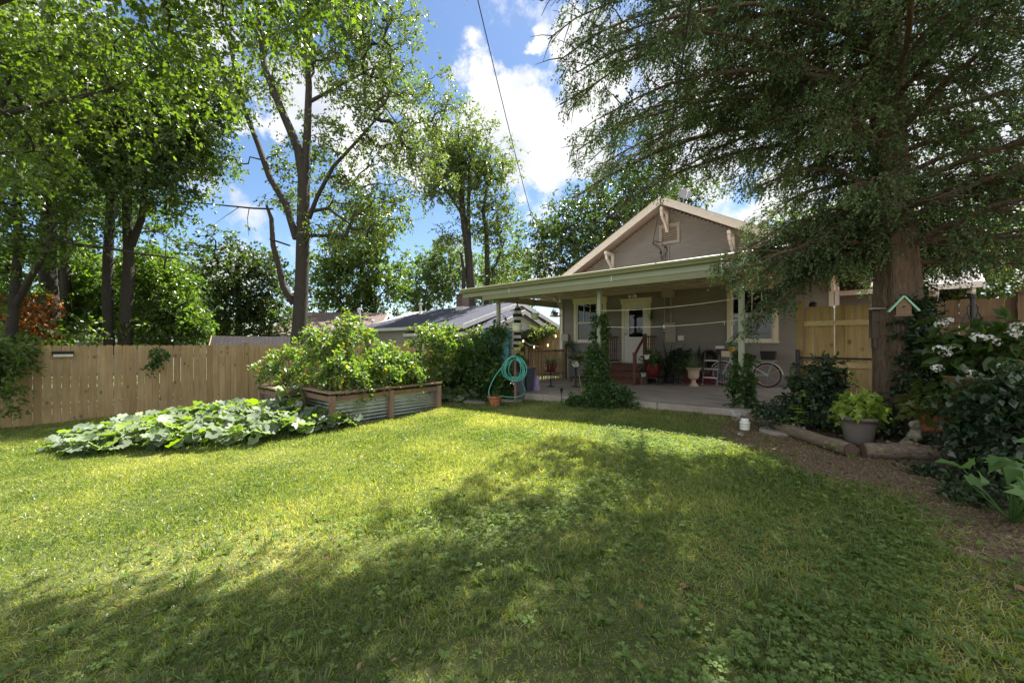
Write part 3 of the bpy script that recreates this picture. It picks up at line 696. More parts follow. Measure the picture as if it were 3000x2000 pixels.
for s in (7.5, 8.2): k.beam((s, 4.55, 2.2), (s, 3.75, 2.75), .07, .07); k.beam((s, 4.55, 2.8), (s, 3.75, 2.8), .07, .07)
k.build('wing_bracket', M['white'], house)
# satellite dish at the ridge
sd = hthing('satellite_dish', 'grey satellite dish on a pole behind the gable peak', 'satellite dish', HC + .40, -.3, RIDGE - .22); sd.scale = (.8, .8, .8)
k = MB(); k.tube([(0, 0, 0), (0, 0, .3), (.05, -.05, .45)], .02, 8); k.tube([(.0, 0, .02), (.28, .05, -.15)], .014, 6); k.build('mast', M['steel'], sd)
Mx = Matrix.Rotation(R(35), 3, 'Z') @ Matrix.Rotation(R(68), 3, 'X')
k = MB(); k.lathe([(.001, .0), (.12, .015), (.2, .04), (.27, .075), (.275, .07), (.2, .03), (.001, -.01)], (.07, -.05, .5), 24, M=Mx); k.build('reflector', paint('dishm', (.3, .3, .32), .05, 4, .4, 0), sd)
k = MB(); q0 = Vector((.07, -.05, .5)); k.tube([q0 + Mx @ Vector((0, -.24, .05)), q0 + Mx @ Vector((0, -.12, .38))], .012, 6); k.box(q0 + Mx @ Vector((0, -.1, .4)), (.09, .09, .1)); k.build('arm', M['white'], sd)
# ================================================================== patio roof
pr = hthing('patio_cover', 'sage green patio roof on slim square posts along the house', 'patio roof', 0, 0)
Z1, Z2, TF, PL, PR_ = 2.88, 3.25, 5.2, -3.14, 5.35
m, nt, b = mat('rooftop', (.5, .47, .44), .8)
n = tex(nt, 'ShaderNodeTexNoise', 6, None, (1, 1, 1), 8, .75).outputs['Fac']; L(nt, ramp(nt, n, [(.38, (.20, .10, .055)), (.5, (.46, .36, .30)), (.62, (.62, .58, .54))]), b.inputs['Base Color']); M['rooftop'] = m
k = MB(); k.prism([(PL, -TF, Z1 - .015), (PR_, -TF, Z1 - .015), (PR_, -.03, Z2 - .015), (PL, -.03, Z2 - .015)], (0, 0, .03)); k.build('roof_sheet', M['rooftop'], pr)
k = MB(); k.prism([(PL + .03, -TF + .2, Z1 - .17), (PR_ - .03, -TF + .2, Z1 - .17), (PR_ - .03, -.03, Z2 - .14), (PL + .03, -.03, Z2 - .14)], (0, 0, .02))
for i in range(14):
    s = PL + .05 + (PR_ - PL - .1) * i / 13; k.beam((s, -TF + .25, Z1 - .19), (s, -.035, Z2 - .165), .02, .05)
for t in (.12, 1.3, 2.6, 3.9): zz = Z2 - .15 - (Z2 - Z1) * t / TF; k.b2((PL + .04, -t - .04, zz - .09), (PR_ - .04, -t + .04, zz - .02))
k.build('ceiling', M['ceil'], pr)
k = MB()   # gutter profile swept along s
prof = [(0, 0), (-.03, -.0), (-.10, -.005), (-.13, -.02), (-.125, -.055), (-.10, -.085), (-.09, -.12), (0, -.12)]
k.prism([(PL, -TF + .02 + y, Z1 + .015 + z) for y, z in prof], (PR_ - PL, 0, 0)); k.build('gutter', M['sage'], pr)
k = MB(); k.b2((PL + .02, -TF + .03, Z1 - .23), (PR_, -TF + .06, Z1 - .1)); k.b2((PL, -TF + .03, Z1 - .22), (PL + .03, -.05, Z1 + .0)); k.build('fascia', M['sagelt'], pr)
k = MB(); k.b2((-2.33, -TF + .05, Z1 - .36), (PR_ - .1, -TF + .13, Z1 - .18)); k.build('beam', M['sage'], pr, bevel=.004)
k = MB()
for s in (-1.28, 1.72, 3.9): k = MB(); k.b2((s, -TF + .022, Z1 - .235), (s + .018, -TF + .03, Z1 - .1)); k.build('seam', M['white'], pr)
def g_at_h(s, t): P = HF(s, t); return gz(P.x, P.y)
for s in (-2.11, 1.18, 4.14):
    k = MB(); k.b2((s - .045, -4.745, pz(s) - .02), (s + .045, -4.655, 2.55))
    k.b2((s - .08, -4.78, pz(s) - .01), (s + .08, -4.62, pz(s) + .02)); k.b2((s - .075, -4.775, 2.47), (s + .075, -4.63, 2.54)); k.build('post', M['sagelt'], pr, bevel=.004)
# ================================================================== steps
st = hthing('wooden_steps', 'reddish brown wooden steps with railings at the white door', 'steps', 0, 0)
A, B = -.72, .73
k = MB()
for i, (t0, t1, z) in enumerate(((.02, .95, .59), (.93, 1.25, .395), (1.22, 1.54, .2))):
    k.b2((A, -t1 - .02, z - .035), (B, -t0, z)); 
k.build('tread', M['stainx'], st, bevel=.006)
k = MB()
for (t1, z0, z1) in ((.93, .2, .55), (1.22, .12, .36), (1.5, .0, .163)): k.b2((A + .02, -t1, z0 - .05), (B - .02, -t1 + .02, z1))
k.b2((A + .01, -1.5, -.02), (A + .04, -.03, .2)); k.b2((B - .04, -1.5, -.02), (B - .01, -.03, .2)); k.b2((A + .012, -.91, .2), (A + .035, -.03, .55)); k.b2((B - .035, -.91, .2), (B - .012, -.03, .55)); k.build('riser', M['stainx'], st)
def baluster(k, x, y, z0, z1):
    h = z1 - z0; k.lathe([(.018, 0), (.018, h * .2), (.012, h * .25), (.022, h * .4), (.014, h * .6), (.02, h * .72), (.013, h * .8), (.018, h * .85), (.018, h)], (x, y, z0), 8)
for s, lab in ((A + .05, 'wall side railing by the window'), (B - .05, 'sloping railing by the red pot')):
    k = MB(); k.b2((s - .045, -.93, .56), (s + .045, -.84, 1.56)); k.b2((s - .055, -.94, 1.56), (s + .055, -.83, 1.59))
    for zz in (1.48, .66): k.b2((s - .025, -.84, zz), (s + .025, -.03, zz + .05))
    for i in range(5): baluster(k, s, -.74 + i * .15, .71, 1.48)
    if s > 0:
        k.b2((s - .045, -1.68, .0), (s + .045, -1.59, .98)); k.b2((s - .055, -1.69, .98), (s + .055, -1.58, 1.0)); k.beam((s, -1.64, .93), (s, -.9, 1.5), .07, .05)
    o = k.build('railing', M['stain'], st, bevel=.004); o['label'] = lab
# ================================================================== fences
def fence(name, label, p0, u, k0, k1, bw, gap, zt, th=.018, wmat='fence', rail=None, posts=(), seed=1, arch=.03, side=1, postproud=.03, zb=None, group=None):
    """boards from p0 + u*k0 to p0 + u*k1; rails/posts offset to side (perpendicular)"""
    rr = random.Random(seed); p0 = Vector(p0); u = Vector(u).normalized(); nn = Vector((-u.y, u.x, 0)) * side
    root = thing(name, label, 'fence', p0 + u * k0, 0, group); off = -(p0 + u * k0)
    mb = MB(); k = k0
    while k < k1:
        w = bw * rr.uniform(.97, 1.03); a = p0 + u * k; b = p0 + u * (k + w); z0 = (gz(a.x, a.y) - .02) if zb is None else zb
        top = (zt if not callable(zt) else zt(k)) + rr.uniform(-.008, .008); o = nn * rr.uniform(-.004, .004); mb.cur = rr.random()
        pr = [(0, z0), (1, z0), (1, top - arch * 1.3), (.93, top - arch * .55), (.8, top - .004), (.2, top - .004), (.07, top - arch * .55), (0, top - arch * 1.3)]
        tl = rr.uniform(-.004, .004)
        mb.prism([a + u * (w * x + tl * (z - z0)) + o + off + Vector((0, 0, z)) - nn * th / 2 for x, z in pr], nn * th); k += w + gap * rr.uniform(.4, 1.7)
    mb.build('board_panel', M[wmat], root)
    if rail:
        for h, sd, rw in rail:
            a = p0 + u * k0 + nn * sd * (th / 2 + .022); b = p0 + u * k1 + nn * sd * (th / 2 + .022); z1 = zt(k0) if callable(zt) else zt; z2 = zt(k1) if callable(zt) else zt
            m2 = MB(); m2.cur = rr.random(); m2.beam(a + off + Vector((0, 0, z1 - h)), b + off + Vector((0, 0, z2 - h)), .04, rw); m2.build('rail', M[wmat + 'x'] if wmat + 'x' in M else M[wmat], root)
    for kk, sd, pw in posts:
        a = p0 + u * kk + nn * sd * (th / 2 + pw / 2 + .001); z1 = (zt(kk) if callable(zt) else zt); z0 = gz(a.x, a.y) - .1
        m2 = MB(); m2.cur = rr.random(); M3 = Matrix.Rotation(math.atan2(u.y, u.x), 3, 'Z')
        c = a + off; m2.box((c.x, c.y, (z0 + z1 + .05) / 2), (pw, pw, z1 + .05 - z0), M=M3); m2.box((c.x, c.y, z1 + .062), (pw + .045, pw + .045, .024), M=M3); m2.lathe([(pw * .68, 0), (.005, .035)], (c.x, c.y, z1 + .074), 4, False)
        m2.build('post', M[wmat], root, bevel=.004)
    return root
UF = (.6625, .749, 0)
LF0 = (-10.90, 9.12, 0)
ztL = lambda k: CZ - .055 - .0022 * k
fence('wooden_fence', 'long tan dog-eared privacy fence behind the squash patch', LF0, UF, -6, 11.5, .14, .006, ztL, wmat='fence', rail=((.3, 1, .09), (1.45, 1, .09)), posts=((-3.8, 1, .09), (-1.2, -.05, .09), (4.03, -.0, .09), (6.6, 1, .09), (9.2, 1, .09)), seed=3)
P = HF(4.97, 4.05)
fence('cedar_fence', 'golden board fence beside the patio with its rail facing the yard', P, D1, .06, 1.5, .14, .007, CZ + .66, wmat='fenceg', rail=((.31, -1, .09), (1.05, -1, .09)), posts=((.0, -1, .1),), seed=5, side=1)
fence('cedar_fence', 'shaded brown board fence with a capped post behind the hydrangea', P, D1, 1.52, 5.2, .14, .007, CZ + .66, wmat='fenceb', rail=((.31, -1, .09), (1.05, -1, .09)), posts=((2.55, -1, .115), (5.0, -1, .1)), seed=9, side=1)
P = HF(-18, -2.0)
fence('back_fence', 'sunlit board fence with string lights beyond the patio', P, D1, 0, 14.6, .14, .006, CZ + .60, wmat='fence', rail=((.3, -1, .09), (1.4, -1, .09)), posts=((2, -1, .1), (4.6, -1, .1), (7.2, -1, .1), (9.8, -1, .1), (12.4, -1, .1)), seed=7, side=1, zb=-.4)
# solar light on the left fence
sp = Vector(LF0) + Vector(UF) * .32; sl_ = thing('solar_light', 'small black solar light screwed to the tan fence', 'lamp', (sp.x + .03, sp.y - .035, 1.03), math.atan2(.749, .6625))
k = MB(); k.b2((-.17, -.06, .02), (.17, 0, .075)); k.prism([(-.17, -.06, .02), (.17, -.06, .02), (.17, 0, -.0), (-.17, 0, 0)], (0, 0, .03)); k.build('housing', M['black'], sl_)
k = MB(); k.b2((-.155, -.045, -.06), (.155, -.01, .0)); k.build('lens', paint('lens', (.62, .62, .5), .1, 20, .3, 0), sl_)
# pickets railing at the left end of the patio
rl = hthing('picket_railing', 'low railing of dark rustic pickets at the far patio end', 'railing', -2.8, 0)
k = MB(); rr = random.Random(6)
t = .25
while t < 2.5:
    k.cur = rr.random(); k.tube([(rr.uniform(-.01, .01), -t, -.1), (rr.uniform(-.02, .02), -t + rr.uniform(-.02, .02), .5), (0, -t, 1.06)], [.02, .024, .019], 6); t += .092
k.build('pickets', M['stick'], rl)
for z in (1.0, .14): k = MB(); k.beam((-.035, -.2, z), (-.035, -2.55, z), .035, .07); k.build('rail', M['oldwoody'], rl)
for t in (.2, 2.55): k = MB(); k.box((.02, -t, .5), (.09, .09, 1.24)); k.box((.02, -t, 1.135), (.12, .12, .03)); k.build('post', M['oldwoodz'], rl)
# ================================================================== neighbours
def gablehouse(name, label, P0, rot, length, half, zr, slope, zbase, roofm, wallm, trim, over=.4, hip=0, chimney=None, pipes=(), extra=None, front=.0):
    """ridge runs from local x=0 (gable face) to -length; half width along y"""
    root = thing(name, label, 'house', P0, rot)
    ze = zr - slope * (half + over)
    f = []
    for sd in (-1, 1):
        f.append(fixf([(over, 0, zr), (-length + hip, 0, zr), (-length - over, sd * (half + over), ze), (over, sd * (half + over), ze)]))
    if hip: f.append([(-length + hip, 0, zr), (-length - over, half + over, ze), (-length - over, -half - over, ze)])
    uvquad(None, 'roof', f, roofm, root)
    k = MB()
    for sd in (-1, 1):
        k.prism([(over + .01, 0, zr + .01), (over + .01, sd * (half + over + .05), ze + .01), (over + .01, sd * (half + over + .05), ze - .2), (over + .01, 0, zr - .2)], (.03, 0, 0))
        k.b2((-length - over, sd * (half + over), ze - .16), (over, sd * (half + over + .03), ze - .005))
    k.build('fascia', trim, root)
    k = MB(); k.prism([(0, -half, zbase), (0, half, zbase), (0, half, zr - slope * half - .05), (0, 0, zr - .05), (0, -half, zr - slope * half - .05)], (-length + .1, 0, 0)); k.build('wall', wallm, root)
    if chimney:
        x, y, w, h = chimney; zz = zr - slope * abs(y); k = MB(); k.b2((x - w / 2, y - w / 2, zz - .8), (x + w / 2, y + w / 2, zz + h)); k.b2((x - w / 2 - .05, y - w / 2 - .05, zz + h), (x + w / 2 + .05, y + w / 2 + .05, zz + h + .07)); o = k.build('chimney', paint('chim', (.16, .12, .10), .3, 9, .9, .2), root)
        k = MB(); k.b2((x - w / 2 - .03, y - w / 2 - .03, zz - .3), (x + w / 2 + .03, y + w / 2 + .03, zz + .12)); k.build('flashing', M['white'], o)
    for x, y, h, r in pipes:
        zz = zr - slope * abs(y); k = MB(); k.tube([(x, y, zz - .1), (x, y, zz + h)], r, 8); k.lathe([(r, 0), (r * 2.2, .02), (r * 2.2, .1), (.001, .16)], (x, y, zz + h - .03), 10); k.lathe([(r * 2.5, -.1), (r, .12)], (x, y, zz), 10); k.build('vent_pipe', M['white'], root)
    return root, ze
# big neighbour: ridge along -D1, gable facing +D1
P0 = at(1512, 1004, 20); P0.z = 0
nh, ze = gablehouse('neighbour_house', 'large house with dark shingled roof and white gable edge beyond the patio', P0, HA, 9.5, 3.5, CZ + 2.07, .33, -.5, M['sh_dark'], paint('nwall', (.42, .40, .36), .05, 3, .7, .05), M['white'], .35, 2.5, (-3.4, -.6, .5, .75), ((-6.9, -.9, .55, .07),))
k = MB(); k.b2((.01, -1.2, 0), (.03, .2, 1.9)); k.build('door', M['brick'], nh)
P1 = at(1520, 1004, 18.4); P1.z = 0
nx, ze = gablehouse('garage', 'lower dark roofed gable building in front of the big neighbour house', P1, HA, 5.2, 2.25, CZ + 1.52, .40, -.5, M['sh_dark'], brickm('gbrick', (.26, .11, .08), (.33, .15, .11), (.4, .36, .32)), M['white'], .35)
nx['category'] = 'garage'
k = MB(); k.prism([(.02, -1.9, 1.85), (.02, 1.9, 1.85), (.02, 0, 2.6)], (.02, 0, 0)); k.build('gable_siding', M['white'], nx)
P2 = at(1010, 1004, 27); P2.z = 0
nb, ze = gablehouse('brown_roof_house', 'house with pale brown shingle roof seen above the raised bed plants', P2, R(8), 5.5, 4.0, CZ + 2.05, .36, -.5, M['sh_brown'], M['siding'], M['white'], .4, 0, None, ((-1.2, -1.2, .55, .07), (.0, -3.2, .4, .05)))
nb.location = at(1120, 1004, 27); nb.location.z = 0
P3 = at(720, 1004, 17.5); P3.z = 0
sh_, ze = gablehouse('garden_shed', 'low shed with a shade-darkened roof peeking over the tan fence', at(640, 1004, 16.2).xy.to_3d(), R(180 + 32), 4.5, 1.1, CZ + .28, .5, -.6, shingle('sh_shed_shade', (.022, .020, .022), (.036, .033, .034)), paint('shedw', (.2, .15, .1), .2, 3, .8, .1), paint('shedt', (.28, .2, .13), .1, 3, .7, .05), .2)  # roof shingles coloured darker to stand for tree shade
sh_['category'] = 'shed'
P4 = at(585, 1004, 27); P4.z = 0
fh, ze = gablehouse('distant_house', 'distant house with a low roof and brick chimney above the fence', P4, R(10), 7, 3.2, CZ + .9, .2, -.5, M['sh_dark'], M['siding'], M['white'], .3, 0, (-1.0, -.5, 1.1, .35))
# ================================================================== overhead cables
def cable(name, label, pts, r, m, cat='cable', group=None):
    k = MB(); k.tube(pts, r, 5, smooth=True); o = k.build(name, m); return tag(o, label, cat, group)
def catenary(a, b, sag, n=14): return [a.lerp(b, i / n) - Vector((0, 0, sag * 4 * (i / n) * (1 - i / n))) for i in range(n + 1)]
wh = HF(.72, .35, 4.55)
cable('power_line', 'thick black power line running over the yard to the gable', catenary(Vector((1.05, 1.5, 5.2)), wh, .3), .011, M['cable'])
cable('phone_line', 'thin dark wire crossing the blue sky to the patio roof edge', catenary(at(1270, -560, 4.0), HF(-1.4, 3.0, 3.1), .35), .007, M['cable'])
sv = hthing('service_drop', 'looped black service wires at the gable vent', 'wiring', .75, 0, 4.3)
k = MB(); k.tube([(-.03, -.35, .25), (.05, -.4, .3), (.2, -.25, .27), (.32, -.1, .1), (.36, -.03, -.05)], .012, 6); k.tube([(-.03, -.35, .25), (.06, -.3, .2), (.17, -.2, .05), (.17, -.12, -.2), (.2, -.1, -.3)], .012, 6); k.tube([(.36, -.05, .0), (.25, -.1, -.1), (.2, -.12, -.25)], .008, 5); k.tube([(.36, -.05, .05), (.3, -.12, -.1), (.3, -.12, -.3)], .008, 5)
k.box((.3, -.12, .12), (.06, .05, .07)); k.box((.17, -.17, -.05), (.05, .05, .09)); k.build('loop', M['cable'], sv)
k = MB(); k.tube([(-.05, 0, .22), (-.05, -.35, .24)], .012, 6); k.build('anchor', M['steel'], sv)
cable('white_rope', 'frayed white rope strung up behind the cedar trunk', catenary(at(2690, 732, 6.1), at(2835, 640, 5.6), .02, 6), .012, M['string'], 'rope')
# clotheslines
for i, (za, zb, lab) in enumerate(((CZ + .76, CZ + .84, 'upper pale clothesline between the vine post and the right post'), (CZ + .38, CZ + .43, 'lower pale clothesline carrying wooden pegs'))):
    cable('clothesline', lab, catenary(HF(1.22, 4.7, za), HF(4.1, 4.7, zb), .06), .0055, M['string'], 'clothesline', 'clotheslines')
for i, (s, lab) in enumerate(((3.85, 'wooden clothes peg hanging farthest from the window frame'), (3.98, 'wooden clothes peg beside the first peg on the line'), (4.02, 'last wooden clothes peg next to the post'))):
    pp = HF(s, 4.7, CZ + .40); pg = thing('clothes_peg', lab, 'clothes peg', pp, HA, 'clothes pegs'); k = MB(); k.b2((-.006, -.012, -.06), (.006, -.002, .02)); k.b2((-.006, .002, -.06), (.006, .012, .02)); k.build('prong', M['tan'], pg)
# ================================================================== raised beds
def raised_bed(label, C0, wd, ln, zt, seed, nmid):
    """C0: front corner (world), D1 to the right is width, D2 is the length; tops at zt"""
    root = thing('raised_bed', label, 'raised bed', C0, HA, 'raised garden beds'); zb = C0.z - .1
    h = zt - C0.z; e = .045
    def local(x, y, z): return (x, y, z)
    for (x0, y0, x1, y1) in ((0, 0, wd, 0), (wd, 0, wd, ln), (0, ln, wd, ln), (0, 0, 0, ln)):
        n = max(2, int(math.hypot(x1 - x0, y1 - y0) / .02)); vs = []; fs = []
        mz = 60
        outx, outy = (0, -1) if y0 == y1 == 0 else ((1, 0) if x0 == x1 == wd else ((0, 1) if y0 == y1 else (-1, 0)))
        for j in range(mz + 1):
            z = -.12 + (h + .02) * j / mz; o = .009 * math.sin(2 * PI * z / .072) - .012
            for q in (0, 1): vs.append(((x0 if q == 0 else x1) + outx * o, (y0 if q == 0 else y1) + outy * o, z))
        fs = [(2 * j, 2 * j + 1, 2 * j + 3, 2 * j + 2) for j in range(mz)]
        k = MB(); k.add(vs, fs, True); k.build('corrugated_panel', M['corr'], root)
    ps = [(0, 0), (wd, 0), (0, ln), (wd, ln)] + [(x, ln * (i + 1) / (nmid + 1)) for x in (0, wd) for i in range(nmid)]
    for x, y in ps:
        k = MB(); sx = -1 if x == 0 else 1; k.cur = random.Random(x + y + seed).random()
        k.box((x + sx * .02, y, (h - .12) / 2 - .03), (.09, .10, h + .04)); k.build('post', M['oldwoodz'], root, bevel=.004)
    k = MB()
    for sx in (0, wd): k.box((sx + (.012 if sx else -.012), ln / 2, h - .14), (.03, ln, .1))
    for sy in (0, ln): k.box((wd / 2, sy + (.012 if sy else -.012), h - .14), (wd - .05, .03, .1))
    k.build('apron_board', M['oldwoody'], root)
    k = MB()
    for sx in (0, wd): k.cur = .3; k.box((sx, ln / 2, h - .015), (.15, ln + .15, .035))
    for sy in (0, ln): k.cur = .7; k.box((wd / 2, sy, h - .012), (wd - .15, .15, .034))
    k.build('cap_board', M['oldwoody'], root, bevel=.004)
    k = MB(); k.b2((.02, .02, 0), (wd - .02, ln - .02, h - .14)); k.build('soil', M['soil'], root)
    return root
m, nt, b = mat('corr', (.55, .57, .60), .28, 1.0); n = tex(nt, 'ShaderNodeTexNoise', 3, None, None, 6, .6).outputs['Fac']
L(nt, ramp(nt, n, [(.3, (.38, .40, .44)), (.7, (.66, .68, .72))]), b.inputs['Base Color']); L(nt, mth(nt, 'MULTIPLY_ADD', n, .3, .15), b.inputs['Roughness']); M['corr'] = m
CB = Vector((-3.47, 7.55, gz(-3.47, 7.55)))      # near right-hand corner of the large bed
BW, BL = 1.3, 2.55
A0 = CB - D1 * BW
raised_bed('large corrugated steel raised bed of tomatoes beside the lawn', Vector((A0.x, A0.y, gz(-3.3, 8.2))), BW, BL, CZ - .95, 1, 1)
B0 = Vector((-5.68, 8.9, gz(-5.4, 8.9)))
raised_bed('smaller raised bed in the gap towards the fence', B0, 1.0, 2.3, CZ - .95, 2, 1)
# ================================================================== logs
def logo(name, label, a, b, r, seed, group='edging logs'):
    rr = random.Random(seed); o = thing(name, label, 'log', a, 0, group); a = Vector(a); b = Vector(b); n = 14; k = MB()
    pts = [a.lerp(b, i / n) - a + Vector((rr.uniform(-.008, .008), rr.uniform(-.008, .008), rr.uniform(-.006, .006))) for i in range(n + 1)]
    k.tube(pts, [r * rr.uniform(.93, 1.06) for _ in pts], 14, caps=False)
    for i in range(3): q = a.lerp(b, rr.uniform(.15, .85)) - a; k.tube([q, q + Vector((rr.uniform(-.4, .4), rr.uniform(-.4, .4), 1)).normalized() * (r + .03)], [.03, .022], 7)
    k.build('trunk_section', M['logb'], o)
    d = (b - a).normalized(); k = MB()
    for p, sgn in ((a, -1), (b, 1)):
        k = MB(); k.tube([p - a + d * sgn * .001, p - a + d * sgn * .006], r * .97, 14)
        k.build('cut_end', wood('cutend', (.11, .07, .05), (.20, .13, .095), 'Z', False), o)
gg = lambda x, y, d=0: Vector((x, y, gz(x, y) + d))
logo('log', 'long log lying from the white jar towards the camera', gg(3.98, 6.55, .07), gg(3.93, 4.55, .075), .078, 1)
logo('log', 'log lying crosswise in front of the stone statue', gg(4.05, 4.52, .075), gg(5.15, 4.12, .08), .085, 2)
logo('log', 'short pale log end half hidden by squash leaves', gg(-7.45, 6.55, .1), gg(-6.7, 6.75, .12), .12, 3)
logo('log', 'short split log behind the long edging log', gg(4.35, 6.9, .05), gg(4.9, 6.6, .08), .05, 5)
# ================================================================== small plant builders
def plant_leaves(root, mat_, tmpl, C, out, cr, ntw, tl, nl, size, seed, droop=.3, up=.8, spread=.8, name='foliage', stems=True, smat=None, jitter=.01):
    rng = np.random.default_rng(seed); P, D, Nn, Sz, O, dv, TL = sprays(rng, np.asarray(C, float), cr, np.asarray(out, float), ntw, tl, nl, size, droop, up, spread, jitter)
    o = link(name, leafmesh(name, tmpl, P, D, Nn, Sz, rng.uniform(0, 1, len(P))), mat_, root)
    if stems:
        tV, tF = twigmesh('', O - dv * TL[:, None] * .4, dv, TL * 1.3, .003); link('stem', npmesh('stem', tV, tF, 3), smat or mat_, root)
    return o
def pot(root, r0, r1, h, m, rim=.02, name='pot', belly=0.0, n=22):
    k = MB(); pr = [(.001, 0), (r0, 0)]
    for i in range(1, 6): t = i / 6; pr.append((r0 + (r1 - r0) * t + belly * math.sin(PI * t), h * t * .88))
    pr += [(r1, h * .88), (r1 + rim, h * .89), (r1 + rim, h), (r1 - .005, h), (r1 - .015, h * .85), (.001, h * .84)]
    k.lathe(pr, (0, 0, 0), n); return k.build(name, m, root)
def arch_leaves(root, m, n, L_, w, seed, z0=0, up=.8, name='foliage', r0=.03, seg=6):
    """strap leaves arching out of a pot"""
    rng = random.Random(seed); V = []; Fq = []; rn = []
    for i in range(n):
        a = rng.uniform(0, 2 * PI); l = L_ * rng.uniform(.6, 1.1); el = rng.uniform(.35, 1.45) * up; d = Vector((math.cos(a), math.sin(a), 0)); p = d * r0 * rng.random() + Vector((0, 0, z0)); v = d * math.cos(el) + Vector((0, 0, math.sin(el))); sd = Vector((-d.y, d.x, 0)); q = rng.random()
        for j in range(seg + 1):
            ww = w * (1 - (j / seg) ** 2 * .9) * (.5 + .5 * min(1, j * .8)); V += [p - sd * ww / 2, p + sd * ww / 2]; rn += [q, q]
            p = p + v * l / seg; v = (v - Vector((0, 0, 1.9 / seg * (1.1 - .5 * el)))).normalized()
            if j < seg: b = len(V) - 2; Fq += [b, b + 1, b + 3, b + 2]
    return link(name, npmesh(name, [tuple(v) for v in V], Fq, 4, rnd=rn), m, root)
def flowerheads(root, m, pts, r, seed, nper=26, size=.035, name='flower_head', tmpl=KITE):
    rng = np.random.default_rng(seed)
    for i, p in enumerate(pts):
        d = nrm(rng.normal(size=(nper, 3)) + np.array([0, 0, .5])); P = np.array(p) + d * r * np.array([1, 1, .65]); Nn = d + rng.normal(size=d.shape) * .3; D = nrm(np.cross(d, rng.normal(size=d.shape)))
        o = link(name, leafmesh(name, tmpl, P, D, Nn, np.full(nper, size), rng.uniform(0, 1, nper), ), m, root)
# ================================================================== squash patch
rng = np.random.default_rng(11)
poly = [(-7.7, 6.45), (-6.6, 6.05), (-5.6, 6.2), (-4.6, 6.3), (-3.8, 6.75), (-3.05, 7.6), (-3.35, 8.1), (-4.4, 7.9), (-4.9, 8.5), (-5.8, 9.2), (-6.7, 9.0), (-7.7, 8.4), (-8.3, 7.5)]
def inpoly(x, y, poly):
    x = np.asarray(x); y = np.asarray(y); c = np.zeros(x.shape, bool); n = len(poly)
    for i in range(n):
        x1, y1 = poly[i]; x2, y2 = poly[(i + 1) % n]
        t = ((y1 > y) != (y2 > y)); xi = (x2 - x1) * (y - y1) / ((y2 - y1) or 1e-9) + x1; c ^= t & (x < xi)
    return c
def squash(name, label, poly, n, seed, zt=.42, group=None, size=.26):
    rng = np.random.default_rng(seed); a = np.array(poly); lo, hi = a.min(0), a.max(0)
    X = rng.uniform(lo[0], hi[0], n * 4); Y = rng.uniform(lo[1], hi[1], n * 4); k = inpoly(X, Y, poly); X, Y = X[k][:n], Y[k][:n]; n = len(X)
    cx, cy = a.mean(0); ed = np.clip(1.15 - np.hypot((X - cx) / (hi[0] - lo[0]) * 2, (Y - cy) / (hi[1] - lo[1]) * 2), .15, 1)
    Z = g(X, Y) + (.05 + zt * ed ** .6 * rng.uniform(.3, 1.0, n))
    P = np.stack([X, Y, Z], 1); D = nrm(np.stack([rng.normal(size=n), rng.normal(size=n), rng.normal(size=n) * .25 - .3], 1)); Nn = nrm(np.stack([rng.normal(size=n) * .5, rng.normal(size=n) * .5 - .15, np.ones(n)], 1))
    root = thing(name, label, 'squash plants', (0, 0, 0), 0, group); root['kind'] = 'stuff'
    S_ = size * rng.uniform(.5, 1.2, n)
    link('foliage', leafmesh('foliage', SQUA, P, D, Nn, S_, rng.uniform(0, 1, n)), M['lf_squash'], root)
    m2 = min(n, 700); q = P[:m2] + D[:m2] * S_[:m2, None] * .15; gnd = q.copy(); gnd[:, 2] = g(q[:, 0], q[:, 1]); gnd[:, :2] += rng.normal(size=(m2, 2)) * .08
    dv = gnd - q; TL = np.linalg.norm(dv, axis=1); tV, tF = twigmesh('', gnd, nrm(-dv), TL, .009); link('stem', npmesh('stem', tV, tF, 3), M['lf_tom'], root)
    return root
squash('squash_patch', 'sprawling bed of big pale squash leaves in front of the tan fence', poly, 1700, 12, .55, None, .22)
squash('squash_vines', 'shaded squash leaves at the far end of the raised bed', [(-2.3, 10.5), (-1.5, 10.1), (-.9, 10.6), (-.6, 11.6), (-1.6, 12.0), (-2.4, 11.4)], 240, 13, .35)
squash('squash_leaves', 'few dark squash leaves between the two raised beds', [(-5.1, 7.9), (-4.5, 7.6), (-4.15, 8.3), (-4.5, 9.3), (-4.9, 8.8)], 90, 14, .9)
